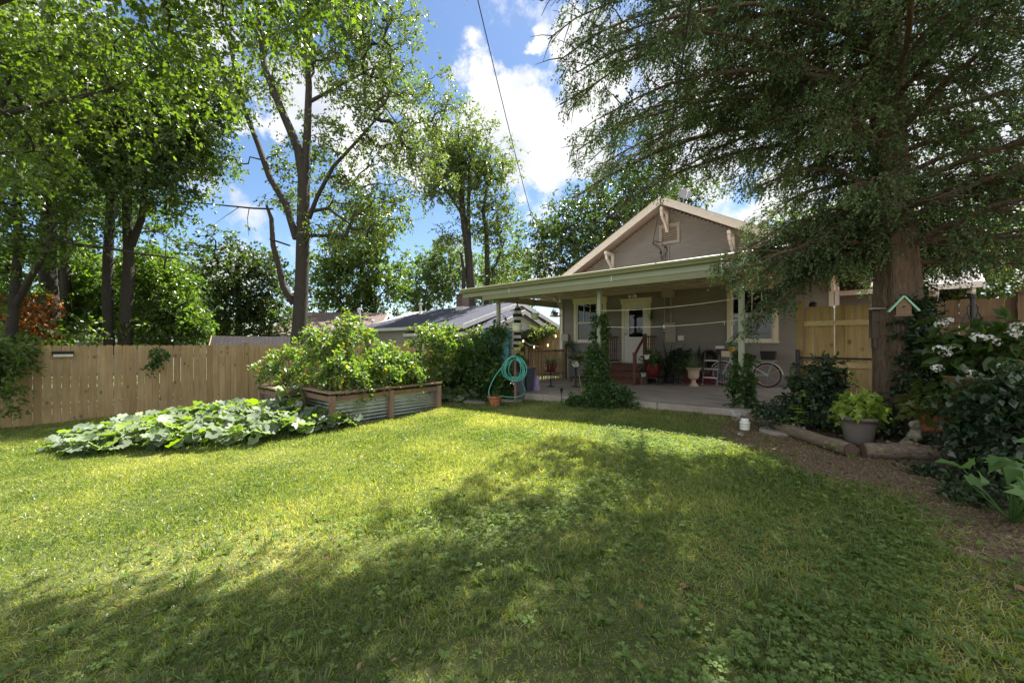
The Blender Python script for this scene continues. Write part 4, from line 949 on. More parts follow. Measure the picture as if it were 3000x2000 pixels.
# ================================================================== tomatoes
def tomato(label, x, y, zb, r, h, seed, n=26, lean=(0, 0), loose=0):
    root = thing('tomato_plant', label, 'tomato plant', (x, y, zb), 0, 'tomato plants in the raised beds'); rng = np.random.default_rng(seed)
    zz = rng.uniform(0, 1, n) ** .75; ang = rng.uniform(0, 2 * PI, n); rr = r * (np.sin(PI * np.clip(zz * .78 + .16, 0, 1)) ** .7) * rng.uniform(.3, 1.05, n)
    C = np.stack([np.cos(ang) * rr + lean[0] * zz, np.sin(ang) * rr + lean[1] * zz, zz * h + .1], 1); out = nrm(np.stack([np.cos(ang), np.sin(ang), np.full(n, .35)], 1))
    plant_leaves(root, M['lf_tom'], OVAL, C, out, .12, 8, .22, 9, .085, seed, .4, .7, .8, stems=False)
    k = MB(); rr_ = random.Random(seed)
    for i in range(7):
        c = C[rr_.randrange(n)]; k.tube([(rr_.uniform(-.08, .08), rr_.uniform(-.08, .08), -.1), (c[0] * .4, c[1] * .4, c[2] * .5), tuple(c)], [.011, .009, .005], 5)
    k.build('vine_stem', M['stick'], root)
    k = MB(); k.tube([(.1, .05, -.1), (.1, .05, h * .8)], .009, 5); k.build('stake', M['steel'], root)
    if not loose:
        tmt = paint('tomato%d' % seed, (.45, .12, .03), .3, 20, .3, 0)
        for i in range(3): k = MB(); a = rr_.uniform(0, 6); c = Vector((math.cos(a) * r * .6, math.sin(a) * r * .6, rr_.uniform(.2, .6) * h)); k.lathe([(.001, -.035), (.03, -.022), (.04, 0), (.03, .025), (.001, .032)], c, 10); k.build('tomato', tmt, root)
def inb(s, l): return A0 + D1 * s + D2 * l
zb = CZ - .95 - .14
for lab, s, l, r, h, sd, lean in (('tall tomato plant at the fence side corner of the large bed', .35, .35, .55, 1.25, 21, (-.15, .1)), ('bushy tomato plant near the front corner post of the bed', .95, .5, .45, .7, 22, (.0, -.1)), ('peaked tomato plant reaching highest against the brown roof', .45, .95, .5, 1.68, 23, (-.1, 0)),
        ('middle tomato plant with yellowing lower leaves', .9, 1.3, .45, .85, 24, (0, 0)), ('low sparse tomato plant by the middle post', .95, 1.85, .38, .62, 25, (0, 0)), ('back row tomato plant half hidden in the large bed', .35, 1.8, .45, .85, 26, (0, 0)),
        ('leggy tomato plant with bare stems arching beyond the far post', .8, 2.35, .42, 1.35, 27, (.25, .25))):
    P = inb(s, l); tomato(lab, P.x, P.y, zb, r, h, sd, 30 if sd != 27 else 22, lean)
P = inb(.5, 2.9); tomato('airy tomato plant leaning over the far end of the bed', P.x, P.y, zb, .62, 1.5, 28, 28, (.15, .1))
for lab, s, l, r, h, sd in (('tomato plant in the smaller bed against the tan fence', .35, .5, .5, .85, 29), ('dark leaved tomato plant at the inner side of the smaller bed', .75, 1.2, .5, 1.15, 30)):
    P = B0 + D1 * s + D2 * l; tomato(lab, P.x, P.y, zb, r, h, sd, 24, (-.15, 0))
# ================================================================== vine masses and climbers
def vinemass(name, label, cat, blobs, ncl, seed, m='lf_vine', size=.085, cr=.16, ntw=5, tl=.2, nl=6, tmpl=OVAL, group=None, p=.3, droop=.5, up=.3):
    b0 = blobs[0]; root = thing(name, label, cat, (b0[0], b0[1], max(b0[2] - b0[5], gz(b0[0], b0[1]))), 0, group); rng = np.random.default_rng(seed); C, out = in_blobs(rng, blobs, ncl, p)
    gzv = g(C[:, 0], C[:, 1]); C[:, 2] = np.maximum(C[:, 2], gzv + .05); C = C - np.array(root.location)
    plant_leaves(root, M[m], tmpl, C, out, cr, ntw, tl, nl, size, seed, droop, up, .7, smat=M['barkd']); return root
def B(px, py, Y, rx, ry, rz): P = at(px, py, Y); return (P.x, P.y, P.z, rx, ry, rz)
vinemass('vine_mound', 'dark tangle of leafy vines piled up between the tomato bed and the hose', 'vines', [B(1300, 1110, 11.6, .9, .7, .75), B(1400, 1100, 11.2, .75, .6, .75), B(1465, 1120, 10.8, .6, .5, .65), B(1340, 1040, 12, .7, .5, .45), B(1290, 990, 12.2, .35, .4, .4), B(1440, 1160, 10.4, .4, .3, .35)], 520, 41, 'lf_vine', .10)
vinemass('trellis_vine', 'ivy smothering the turquoise cabinet below the patio roof corner', 'vine', [B(1450, 1000, 11.3, .33, .3, .5), B(1468, 955, 11.3, .18, .16, .25), B(1425, 1030, 11.4, .26, .3, .35)], 80, 42, 'lf_vine', .08)
vinemass('fence_creeper', 'sunlit creeper spilling over the back fence behind the umbrella', 'vine', [B(1545, 975, 18.6, .75, .25, .25), B(1530, 1000, 18.6, .4, .2, .5), B(1590, 965, 18.4, .5, .2, .14), B(1380, 1000, 16, .35, .3, .35), B(1405, 985, 16, .3, .3, .4)], 130, 43, 'lf_tall', .12)
vinemass('garlic_vine', 'bright sunlit vine arching beside the far tomato plants', 'vine', [B(1300, 985, 11.4, .3, .3, .3), B(1340, 1010, 11.3, .35, .3, .25), B(1375, 1040, 11.3, .3, .3, .2)], 60, 44, 'lf_tom', .08)
def postvine(label, s, t, zt, r0, r1, seed, n):
    P = HF(s, t); root = thing('climbing_vine', label, 'vine', (P.x, P.y, pz(s)), 0, 'vines climbing the patio posts'); rng = np.random.default_rng(seed)
    z = rng.uniform(0, 1, n) ** 1.0; a = rng.uniform(0, 2 * PI, n); r = (r0 + (r1 - r0) * z) * rng.uniform(.6, 1.05, n)
    C = np.stack([np.cos(a) * r, np.sin(a) * r, z * zt], 1); out = nrm(np.stack([np.cos(a), np.sin(a), 0 * a - .2], 1)); plant_leaves(root, M['lf_vine'], OVAL, C, out, .05, 5, .13, 5, .075, seed, .6, .2, .6, smat=M['barkd'], jitter=.01); return root
postvine('leafy vine wrapped up the middle patio post beside the steps', 1.18, 4.7, 1.95, .16, .10, 51, 110)
postvine('broad vine bush around the foot of the right patio post', 4.14, 4.72, 1.0, .2, .09, 52, 70)
vinemass('ivy_mound', 'low green mound of ivy at the foot of the vine wrapped post', 'ivy', [B(1745, 1110, 9.3, .22, .25, .5), B(1735, 1060, 9.4, .17, .2, .3), B(1775, 1165, 8.6, .5, .35, .3), B(1700, 1172, 8.8, .3, .25, .14), B(1830, 1178, 8.3, .3, .25, .15)], 200, 53, 'lf_vine', .075, .08, 5, .14, 5)
vinemass('shrub', 'dark shrub smothering the chain link gate post beside the golden fence', 'shrub', [B(2400, 1130, 6.2, .3, .25, .42), B(2360, 1160, 6.1, .2, .25, .35), B(2440, 1190, 5.9, .28, .25, .22)], 150, 54, 'lf_ivy', .07, .1, 5, .16, 6)
vinemass('trunk_ivy', 'dark ivy climbing the yard side of the cedar trunk', 'ivy', [B(2690, 1000, 5.25, .17, .22, .5), B(2680, 880, 5.4, .10, .2, .3), B(2715, 1110, 5.3, .22, .3, .4), B(2650, 1090, 5.2, .14, .12, .25), B(2660, 930, 5.2, .14, .14, .3)], 330, 55, 'lf_ivy', .06, .07, 5, .12, 5)
vinemass('ground_ivy', 'dark ivy carpeting the bed behind the edging logs', 'ivy', [B(2600, 1200, 5.4, .4, .25, .1), B(2900, 1330, 4.3, .6, .5, .2), B(2520, 1225, 5.3, .4, .3, .1), B(2330, 1210, 6.0, .5, .4, .12), B(2850, 1420, 3.7, .5, .25, .08), B(2960, 1500, 3.2, .4, .3, .12)], 420, 56, 'lf_ivy', .055, .09, 5, .14, 6)['kind'] = 'stuff'
vinemass('fence_vine', 'leafy vine spilling over the near end of the tan fence', 'vine', [B(20, 1040, 8.6, .7, .3, .2), B(70, 1010, 8.9, .5, .3, .12), B(0, 1110, 8.4, .35, .2, .25), B(20, 1180, 8.4, .15, .12, .3), B(-40, 1060, 8.4, .5, .3, .4)], 130, 57, 'lf_under', .085)
vinemass('fence_ivy', 'small ivy patch hanging on the tan fence boards', 'ivy', [B(455, 1050, 10.2, .14, .04, .22), B(480, 1040, 10.25, .2, .04, .08), B(430, 1085, 10.1, .09, .03, .05)], 30, 58, 'lf_vine', .07, .05, 4, .1, 4)
vinemass('right_bush', 'glossy dark leaved bush crowding the yard edge under the hydrangea', 'bush', [B(2925, 1215, 3.9, .30, .3, .22), B(2990, 1190, 3.7, .35, .35, .3), B(2885, 1195, 4.1, .2, .2, .12), B(3010, 1290, 3.5, .3, .3, .22), B(3080, 1240, 3.4, .35, .35, .4), B(2905, 1265, 3.9, .28, .25, .12)], 250, 59, 'lf_shrub', .075, .09, 5, .17, 7, KITE, droop=.15, up=2.4)
hy = vinemass('hydrangea', 'white flowering hydrangea bush in front of the cedar fence', 'hydrangea', [B(2850, 1030, 4.5, .36, .3, .16), B(2775, 1005, 4.6, .14, .2, .17), B(2950, 1015, 4.2, .34, .3, .20), B(2775, 1060, 4.5, .14, .2, .10), B(2890, 1075, 4.3, .28, .3, .13)], 92, 60, 'lf_hyd', .125, .09, 3, .16, 4, OVAL, droop=.2, up=1.3)
hl = np.array(hy.location)
flowerheads(hy, M['petal'], [tuple(np.array(at(px, py, Y)) - hl) for px, py, Y in ((2755, 950, 4.5), (2775, 940, 4.5), (2752, 1022, 4.3), (2770, 1035, 4.3), (2798, 1022, 4.3), (2745, 1078, 4.3), (2870, 990, 4.1), (2895, 992, 4.1), (2860, 985, 4.1), (2980, 955, 4.0), (2972, 975, 3.9), (2995, 980, 3.9), (2940, 1072, 4.0), (2850, 1095, 4.0), (2915, 1002, 4.1))], .05, 61)
# okra-like plant bottom right
P = gg(3.58, 2.80); ok = thing('broadleaf_plant', 'pale green big toothed leaves at the lower edge of the bushes', 'plant', P)
rng = np.random.default_rng(62); n = 22; C = rng.normal(size=(n, 3)) * np.array([.16, .14, .09]) + np.array([.0, 0, .36]); Pn = C; D = nrm(rng.normal(size=(n, 3)) * np.array([1, 1, .3]) - np.array([.5, .3, .2])); 
link('foliage', leafmesh('foliage', MAPL, C, D, nrm(rng.normal(size=(n, 3)) * .4 + np.array([0, -.5, 1.0])), rng.uniform(.11, .20, n), rng.uniform(0, 1, n)), M['lf_okra'], ok)
k = MB()
for c in C[:14]: k.tube([(.1, .1, 0), (c[0] * .6 + .05, c[1] * .6, c[2] * .5), tuple(c)], [.008, .006, .004], 5)
k.build('stem', M['lf_okra'], ok)
# weeds with yellow green leaves by the log
for lab, px, py, Y, n_, sz, hh in (('yellow green weed sprouting behind the long log', 2335, 1235, 5.6, 16, .10, .38), ('tiny sprout standing in the dirt near the log joint', 2440, 1290, 4.7, 9, .06, .12), ('tall thin weed in the shade beside the big coleus pot', 2345, 1210, 5.8, 14, .07, .6)):
    P = at(px, py, Y); P.z = gz(P.x, P.y); w = thing('weed', lab, 'weed', P); rng = np.random.default_rng(int(px)); C = rng.normal(size=(n_, 3)) * np.array([.05, .05, 0]) + np.stack([0 * np.arange(n_), 0 * np.arange(n_), hh * (.35 + .65 * rng.uniform(0, 1, n_))], 1)
    a = rng.uniform(0, 6.28, n_); D = np.stack([np.cos(a), np.sin(a), .15 + 0 * a], 1); link('foliage', leafmesh('foliage', OVAL, C, D, nrm(rng.normal(size=(n_, 3)) * .3 + np.array([0, 0, 1])), sz * rng.uniform(.8, 1.3, n_), rng.uniform(0, 1, n_)), M['lf_coleus'], w)
    k = MB(); k.tube([(0, 0, 0), (.01, 0, hh * .5), (0, 0, hh)], [.005, .004, .003], 5); k.build('stem', M['lf_okra'], w)
# ================================================================== potted things in the right bed
def bushy(root, m, tmpl, z0, r, h, n, size, seed, droop=.35, nl=5, ntw=4, tl=.14, up=1.0):
    rng = np.random.default_rng(seed); C, out = in_blobs(rng, [(0, 0, z0 + h * .5, r, r, h * .5)], n, .45); return plant_leaves(root, m, tmpl, C, out, .05, ntw, tl, nl, size, seed, droop, up, .7)
P = at(2515, 1275, 5.0); P.z = gz(P.x, P.y); cp = thing('potted_coleus', 'lime green sunlit coleus in a big grey brown pot behind the log', 'potted plant', P)
pot(cp, .13, .19, .36, paint('potg', (.14, .12, .105), .15, 6, .7, .1)); k = MB(); k.lathe([(.001, .30), (.18, .30)], n=18); k.build('soil', M['soil'], cp); bushy(cp, M['lf_coleus'], MAPL, .33, .19, .30, 40, .08, 70, .3)
P = at(2735, 1262, 4.75); P.z = gz(P.x, P.y); tp = thing('terracotta_planter', 'terracotta pot of drooping olive leaves on a wooden stump', 'potted plant', P)
k = MB(); k.cyl((0, 0, 0), (0, 0, .18), .095); k.build('stump', M['stainx'], tp)
pp = pot(tp, .11, .16, .30, M['terra']); pp.location = (0, 0, .18); bushy(tp, leafmat('lf_olive', (.08, .11, .03), (.15, .18, .05), .3, .45, None, 2), MAPL, .46, .2, .26, 34, .10, 71, .6)
P = at(2800, 1240, 4.85); P.z = gz(P.x, P.y) + .1; tq = thing('terracotta_pot', 'second terracotta pot close behind the stump planter', 'pot', P); pot(tq, .10, .15, .26, M['terra']).location = (0, 0, .1)
k = MB(); k.cyl((0, 0, -.12), (0, 0, .1), .1); k.build('saucer', M['terra'], tq)
# wicker basket on stand
P = at(2860, 1145, 4.25); bz = P.z; P.z = gz(P.x, P.y); wk = thing('wicker_basket', 'shallow woven wicker basket raised below the hydrangea', 'basket', P); hb = bz - P.z
k = MB()
for i in range(11): t = i / 10; k.torus((0, 0, hb + t * .15), .12 + .13 * t ** .7, .009, n=30, k=6)
for i in range(24): a = 2 * PI * i / 24; k.tube([(.115 * math.cos(a), .115 * math.sin(a), hb), (.21 * math.cos(a), .21 * math.sin(a), hb + .06), (.25 * math.cos(a), .25 * math.sin(a), hb + .15)], .006, 5)
k.build('weave', wood('wick', (.20, .13, .07), (.36, .25, .14), 'X', False), wk)
k = MB(); 
for i in range(3): a = 2 * PI * i / 3; k.tube([(.12 * math.cos(a), .12 * math.sin(a), hb), (.2 * math.cos(a), .2 * math.sin(a), 0)], .009, 6)
k.build('leg', M['iron'], wk)
# shepherd hook
P = at(2850, 1000, 4.9); P.z = gz(P.x, P.y); hk = thing('shepherd_hook', 'black iron plant hook standing before the cedar fence', 'plant hook', P); H_ = at(2850, 872, 4.9).z - P.z
k = MB(); k.tube([(0, 0, 0), (0, 0, H_)], .024, 8); k.lathe([(.001, H_ + .05), (.03, H_ + .035), (.035, H_ + .01), (.02, H_ - .02)], n=12)
k.build('pole', M['iron'], hk); k = MB()
for sx in (-1, 1): k.tube([(0, 0, H_ - .36), (sx * .06, 0, H_ - .2), (sx * .07, 0, H_ - .12), (sx * .03, 0, H_ - .08), (0, 0, H_ - .1)], .008, 6); k.tube([(sx * .06, 0, H_ - .15), (sx * .11, 0, H_ - .26), (sx * .14, 0, H_ - .33), (sx * .11, 0, H_ - .36)], .007, 6)
k.build('hook', M['iron'], hk)
# stone statue: seated animal, skinned body
P = at(2672, 1302, 4.6); P.z = gz(P.x, P.y) + .01; stt = thing('stone_statue', 'mossy weathered stone statue of a seated animal with raised head', 'statue', P, R(-20))
def skin(name, verts, edges, m, parent, sub=2):
    me = bpy.data.meshes.new(name); me.from_pydata([v[:3] for v in verts], edges, []); o = bpy.data.objects.new(name, me); COL.objects.link(o); o.parent = parent; me.materials.append(m)
    sm = o.modifiers.new('skin', 'SKIN'); sv_ = me.skin_vertices[0].data
    for i, v in enumerate(verts): sv_[i].radius = (v[3], v[3] if len(v) < 5 else v[4])
    sv_[0].use_root = True; s2 = o.modifiers.new('sub', 'SUBSURF'); s2.levels = sub; s2.render_levels = sub
    return o
m, nt, b = mat('stone', (.2, .18, .13), .95); n = tex(nt, 'ShaderNodeTexNoise', 16, None, None, 8, .7).outputs['Fac']; L(nt, ramp(nt, n, [(.35, (.07, .075, .045)), (.5, (.20, .18, .13)), (.62, (.34, .30, .22))]), b.inputs['Base Color']); bump(nt, b, n, .8, .01); M['stone'] = m
skin('body', [(0, 0, .09, .085), (.02, 0, .17, .075), (.035, 0, .235, .05), (.03, -.0, .285, .045), (.02, -.02, .32, .055), (-.04, -.05, .325, .033), (-.11, 0, .05, .035), (-.19, .0, .06, .03), (-.24, 0, .1, .022), (-.02, -.09, .05, .038), (-.05, -.15, .025, .022), (.04, .09, .05, .038), (-.0, -.08, .16, .022), (-.035, -.11, .10, .018), (.055, .02, .36, .012), (.03, -.05, .365, .012)],
     [(0, 1), (1, 2), (2, 3), (3, 4), (4, 5), (0, 6), (6, 7), (7, 8), (0, 9), (9, 10), (0, 11), (1, 12), (12, 13), (4, 14), (4, 15)], M['stone'], stt)
k = MB(); k.lathe([(.001, -.02), (.16, -.02), (.17, .01), (.14, .03), (.001, .035)], n=14); k.build('base', M['stone'], stt)
# small stone bird + white jar + mushroomish white stones
P = at(2155, 1212, 6.7); P.z = gz(P.x, P.y); bd = thing('bird_ornament', 'little white stone bird sitting at the vine wrapped post', 'ornament', P, R(200))
skin('body', [(0, 0, .07, .05), (.05, 0, .1, .04), (.08, 0, .15, .03), (.12, 0, .155, .009), (-.07, 0, .07, .02), (-.13, 0, .05, .012)], [(0, 1), (1, 2), (2, 3), (0, 4), (4, 5)], paint('birds', (.5, .5, .48), .15, 14, .8, .2), bd)
k = MB(); k.lathe([(.001, 0), (.07, 0), (.06, .03), (.001, .035)], n=10); k.build('base', M['stone'], bd)
P = at(2182, 1247, 6.05); P.z = gz(P.x, P.y); jr = thing('white_jar', 'ribbed white plastic jar standing in the grass at the log end', 'jar', P)
k = MB(); k.lathe([(.001, 0), (.066, 0), (.07, .01), (.07, .035), (.064, .04), (.07, .045), (.07, .075), (.064, .08), (.072, .085), (.072, .12), (.066, .126), (.055, .13), (.055, .14), (.001, .142)], n=22); k.build('body', paint('jarw', (.66, .66, .60), .05, 9, .4, .05, dirt=(.45, .42, .32)), jr)
k = MB(); k.lathe([(.057, .142), (.057, .165), (.05, .172), (.001, .173)], n=22); k.build('lid', M['white'], jr)
for i, (px, py, Y, lab) in enumerate(((2607, 1300, 4.5, 'smooth white stone by the log in front of the statue'), (2628, 1288, 4.6, 'rounder white stone nearer the statue'), (2170, 1262, 5.7, 'flat grey stone in the grass below the white jar'))):
    P = at(px, py, Y); P.z = gz(P.x, P.y) + .02; rk = thing('stone', lab, 'stone', P, i); k = MB(); rr = random.Random(i); k.lathe([(.001, -.03), (.045, -.01), (.05, .01), (.03, .035), (.001, .045)], n=9, smooth=True); k.build('rock', M['petal'] if i < 2 else M['stone'], rk)
# birdhouse on trunk, nest box
P = at(2645, 905, 4.98); bh = thing('birdhouse', 'gabled birdhouse with mint green roof hung on the cedar trunk', 'birdhouse', P, R(-36)); bh.scale = (.82, .8, .85); mint = paint('mintroof', (.30, .55, .36), .08, 6, .5, .1)
k = MB(); k.prism([(-.085, -.07, -.09), (.085, -.07, -.09), (.085, -.07, .04), (0, -.07, .16), (-.085, -.07, .04)], (0, .14, 0)); k.b2((-.1, -.09, -.11), (.1, .08, -.09)); k.build('box', wood('bhw', (.20, .12, .07), (.32, .21, .12), 'X', False), bh)
k = MB(); k.beam((-.17, 0, -.04), (.005, 0, .19), .2, .022, (0, 0, 1)); k.beam((.17, 0, -.04), (.01, 0, .178), .2, .022); k.build('roof', mint, bh)
k = MB(); k.cyl((0, -.0705, .03), (0, -.074, .03), .022); k.build('entrance_hole', M['black'], bh)
P = at(2572, 990, 5.55); nb_ = thing('nest_box', 'weathered log nest box with a slanted lid at the fence end', 'nest box', P, R(-30)); 
k = MB(); k.b2((-.08, -.08, .0), (.08, .08, .40)); k.b2((-.06, -.06, -.14), (.075, .06, 0)); k.build('box', wood('nbx', (.10, .07, .05), (.20, .14, .10), 'Z', True), nb_)
k = MB(); k.prism([(-.12, -.14, .40), (.12, -.14, .40), (.12, .1, .44), (-.12, .1, .44)], (0, 0, .015)); k.build('lid', paint('nbl', (.30, .28, .27), .1, 6, .5, .1), nb_)
# brown slab leaning at trunk
P = at(2565, 1190, 5.2); P.z = gz(P.x, P.y); ls = thing('bark_slab', 'reddish slab leaning against the foot of the cedar', 'slab', P, R(10)); k = MB(); k.beam((-.1, 0, 0), (.05, .12, .33), .16, .03, (0, -1, .3)); k.build('plate', paint('slab', (.14, .07, .06), .2, 6, .7, .1), ls)
# chain-link gate post and pipe
gp = hthing('chain_link_gate', 'old chain link gate with round top pipe across the golden fence', 'gate', 4.95, 4.25, 0)
k = MB(); k.tube([(0, 0, 0), (0, 0, 1.12)], .032, 10); k.lathe([(.034, 1.12), (.036, 1.15), (.02, 1.18), (.001, 1.185)], n=10); k.build('post', M['iron'], gp)
k = MB(); k.tube([(.03, 0, 1.03), (1.55, .0, 1.03)], .018, 8); k.tube([(.03, 0, .08), (1.55, .0, .08)], .014, 8); k.build('pipe', M['iron'], gp)
k = MB(); 
for i in range(30):
    for sg in (-1, 1):
        x0 = i * .052; x1 = x0 + sg * .95
        a, c = (x0, .08), (x1, 1.03)
        if x1 < 0: c = (0, .08 + x0)
        if x1 > 1.55: c = (1.55, .08 + 1.55 - x0)
        k.tube([(a[0], 0.003 * sg, a[1]), (c[0], .003 * sg, min(c[1], 1.03))], .0015, 3, caps=False)
k.build('wire_mesh', M['iron'], gp)
# ================================================================== patio things
def hanging(px, py, Y, r0, r1, h, m, name, label, ztop, sauc=None, green=None, seed=1):
    P = at(px, py, Y); root = thing(name, label, 'hanging pot', P, 0, 'hanging pots'); pot(root, r0, r1, h, m, .012)
    k = MB()
    for i in range(3): a = 2 * PI * i / 3 + .5; k.tube([(r1 * math.cos(a), r1 * math.sin(a), h), (0, 0, h + .35)], .003, 4)
    k.tube([(0, 0, h + .35), (0, 0, ztop - P.z)], .004, 4); k.build('hanger', M['iron'], root)
    if sauc: k = MB(); k.lathe([(.001, -.02), (sauc * .8, -.02), (sauc, .02), (sauc - .01, .02), (.001, 0)], n=18); k.build('saucer', M['tan'], root)
    if green: bushy(root, M[green], OVAL, h - .03, r1 * 1.1, .16, 12, .05, seed, .5, 4, 3, .1)
    return root
palegreen = paint('palegreen', (.62, .66, .50), .04, 5, .4, .02)
hanging(1514, 970, 10.3, .10, .145, .20, palegreen, 'hanging_pot', 'pale green pot hanging before the striped umbrella', CZ + 1.2)
hanging(1567, 936, 10.6, .08, .11, .17, paint('olive', (.34, .36, .24), .05, 5, .5, .02), 'hanging_pot', 'olive pot hanging in front of the neighbour white gable', CZ + 1.2)
hanging(1627, 926, 13.2, .07, .09, .13, paint('orangep', (.50, .17, .05), .08, 5, .6, .05), 'hanging_pot', 'orange pot hanging on a wide brown saucer', CZ + 1.72, .20, 'lf_under', 5)
# umbrella
P = at(1516, 1110, 12.3); P.z = gz(P.x, P.y); um = thing('patio_umbrella', 'closed black and white striped umbrella behind the pale green pot', 'umbrella', P); top = at(1516, 893, 12.3).z - P.z
m, nt, b = mat('stripes', (.7, .7, .7), .8); z = N(nt, 'ShaderNodeSeparateXYZ'); L(nt, N(nt, 'ShaderNodeTexCoord').outputs['Object'], z.inputs[0]); ff = mth(nt, 'GREATER_THAN', mth(nt, 'SINE', mth(nt, 'MULTIPLY', z.outputs[2], 33)), 0); L(nt, mixc(nt, ff, (.72, .72, .70), (.02, .02, .025)), b.inputs['Base Color'])
k = MB(); n = 32; pr = [(.015, top), (.05, top - .06), (.13, top - .32), (.09, top - .45), (.085, top - .8), (.10, top - 1.1), (.12, top - 1.25), (.06, top - 1.45)]
vs = [((r * (1 + .22 * (j % 4 - 1.5) / 1.5)) * math.cos(2 * PI * j / n), (r * (1 + .22 * (j % 4 - 1.5) / 1.5)) * math.sin(2 * PI * j / n), zz) for r, zz in pr for j in range(n)]
k.add(vs, [(i * n + j, i * n + (j + 1) % n, (i + 1) * n + (j + 1) % n, (i + 1) * n + j) for i in range(len(pr) - 1) for j in range(n)]); k.build('canopy', m, um)
k = MB(); k.tube([(0, 0, 0), (0, 0, top + .08)], .019, 8); k.build('pole', M['iron'], um); k = MB(); k.lathe([(.001, 0), (.24, 0), (.24, .05), (.05, .09), (.04, .25), (.001, .25)], n=20); k.build('base', M['iron'], um)
# turquoise cabinet
P = at(1462, 1100, 11.6); P.z = gz(P.x, P.y); tcb = thing('turquoise_cabinet', 'weathered turquoise board cabinet wrapped in ivy', 'cabinet', P, HA + .35); tm = wood('turq', (.10, .30, .30), (.20, .43, .42), 'X', False, .7); ht = at(1462, 965, 11.6).z - P.z
k = MB()
for i in range(9): k.cur = (i * .37) % 1; k.b2((-.33, -.2, ht - .02 - .145 * (i + 1)), (.33, .2, ht - .03 - .145 * i))
k.build('body', tm, tcb); k = MB(); k.b2((.31, -.24, .1), (.40, -.2, ht)); k.b2((-.4, -.24, .1), (-.31, -.2, ht)); k.b2((-.42, -.25, ht), (.42, .24, ht + .03)); k.build('trim', tm, tcb)
# hose on reel post
P = at(1509, 1150, 9.9); P.z = gz(P.x, P.y); hr = thing('hose_stand', 'wooden stake holding the coiled garden hose', 'hose stand', P); zt = at(1509, 1045, 9.9).z - P.z
k = MB(); k.b2((-.03, -.02, 0), (.03, .02, zt)); k.build('post', M['oldwoodz'], hr); k = MB(); k.tube([(0, -.02, zt - .08), (0, -.15, zt - .06), (0, -.17, zt)], .01, 6); k.build('hook', M['iron'], hr)
k = MB(); rr = random.Random(3); c0 = at(1506, 1075, 9.75); pts = []
for i in range(230):
    a = i / 230 * 2 * PI * 7 + PI / 2; tr = i / 230; rx = .235 + .05 * math.sin(i * .063) ; rz = .27 + .045 * math.sin(i * .041 + 1); dx = .05 * math.sin(i * .021); pts.append(c0 + Vector((dx + rx * math.cos(a), -.06 * math.sin(i * .37) + .08 * (tr - .5), -.03 + rz * math.sin(a) - .03 * abs(math.cos(a)))))
lead = [at(1472, 1075, 9.7), at(1455, 1095, 9.6), at(1440, 1122, 9.5), at(1432, 1145, 9.35), at(1434, 1162, 9.3)]
gd = [at(1462, 1159, 9.45), at(1495, 1163, 9.5), at(1525, 1160, 9.6), at(1538, 1148, 9.8), at(1536, 1135, 9.9), at(1530, 1120, 9.8), at(1533, 1105, 9.8)]
def smoothp(p, n=6):
    o = []
    for i in range(len(p) - 1):
        a, b_, c, d = p[max(i - 1, 0)], p[i], p[i + 1], p[min(i + 2, len(p) - 1)]
        for j in range(n): t = j / n; o.append(.5 * ((2 * b_) + (c - a) * t + (2 * a - 5 * b_ + 4 * c - d) * t * t + (3 * b_ - a - 3 * c + d) * t ** 3))
    return o + [p[-1]]
k.tube(pts, .0105, 6); k.tube(smoothp(lead), .0105, 6); k.tube(smoothp(gd), .0105, 6)
tag(k.build('garden_hose', M['hose']), 'coiled turquoise garden hose hanging on its stake', 'hose')
P = at(1450, 1176, 9.35); P.z = gz(P.x, P.y); tpp = thing('terracotta_pot', 'terracotta pot on the grass under the end of the hose', 'pot', P); pot(tpp, .11, .165, .24, M['terra'], .02); bushy(tpp, M['lf_vine'], OVAL, .2, .1, .1, 6, .05, 80)
# bin, planter, bag
P = at(1541, 1152, 10.9); P.z = max(gz(P.x, P.y), -.09); bn = thing('trash_bin', 'dark blue grey tapered plastic bin at the patio corner', 'bin', P, HA)
bmat = paint('binm', (.06, .07, .10), .1, 4, .45, .05); k = MB()
def taper(k, a0, a1, z0, z1): k.add([(sx * a * .5, sy * a * .5, z) for a, z in ((a0, z0), (a1, z1)) for sx, sy in ((-1, -1), (1, -1), (1, 1), (-1, 1))], [(0, 1, 5, 4), (1, 2, 6, 5), (2, 3, 7, 6), (3, 0, 4, 7), (3, 2, 1, 0), (4, 5, 6, 7)])
taper(k, .27, .36, 0, .64); taper(k, .38, .39, .64, .70); k.build('body', bmat, bn, bevel=.01)
P = at(1521, 1160, 10.4); P.z = gz(P.x, P.y); pl = thing('flower_planter', 'tall dark planter with yellow flowers above the hose coil', 'planter', P); k = MB(); taper(k, .26, .3, 0, .75); k.lathe([(.001, .72), (.15, .72), (.185, .98), (.2, .98), (.2, 1.0), (.17, 1.0), (.16, .95), (.001, .95)], n=20); k.build('pot', paint('plg', (.07, .075, .085), .1, 4, .5, .05), pl)
bushy(pl, M['lf_vine'], OVAL, .96, .2, .22, 22, .055, 81); flowerheads(pl, M['yelpetal'], [(.08 * math.cos(i), .08 * math.sin(i * 1.7), 1.2 + .035 * i) for i in range(9)], .05, 82, 16, .04, 'blossom')
P = at(1568, 1150, 11.1); P.z = -.09; bg_ = thing('soil_bag', 'purple printed bag of potting soil slumped by the bin', 'bag', P, HA + .3); k = MB(); k.lathe([(.001, 0), (.12, 0), (.14, .06), (.12, .22), (.09, .36), (.06, .44), (.10, .47), (.09, .48), (.001, .43)], n=14); o = k.build('sack', paint('purple', (.30, .22, .42), .35, 7, .5, .05, dirt=(.6, .5, .65)), bg_); o.scale = (1.1, .55, 1)
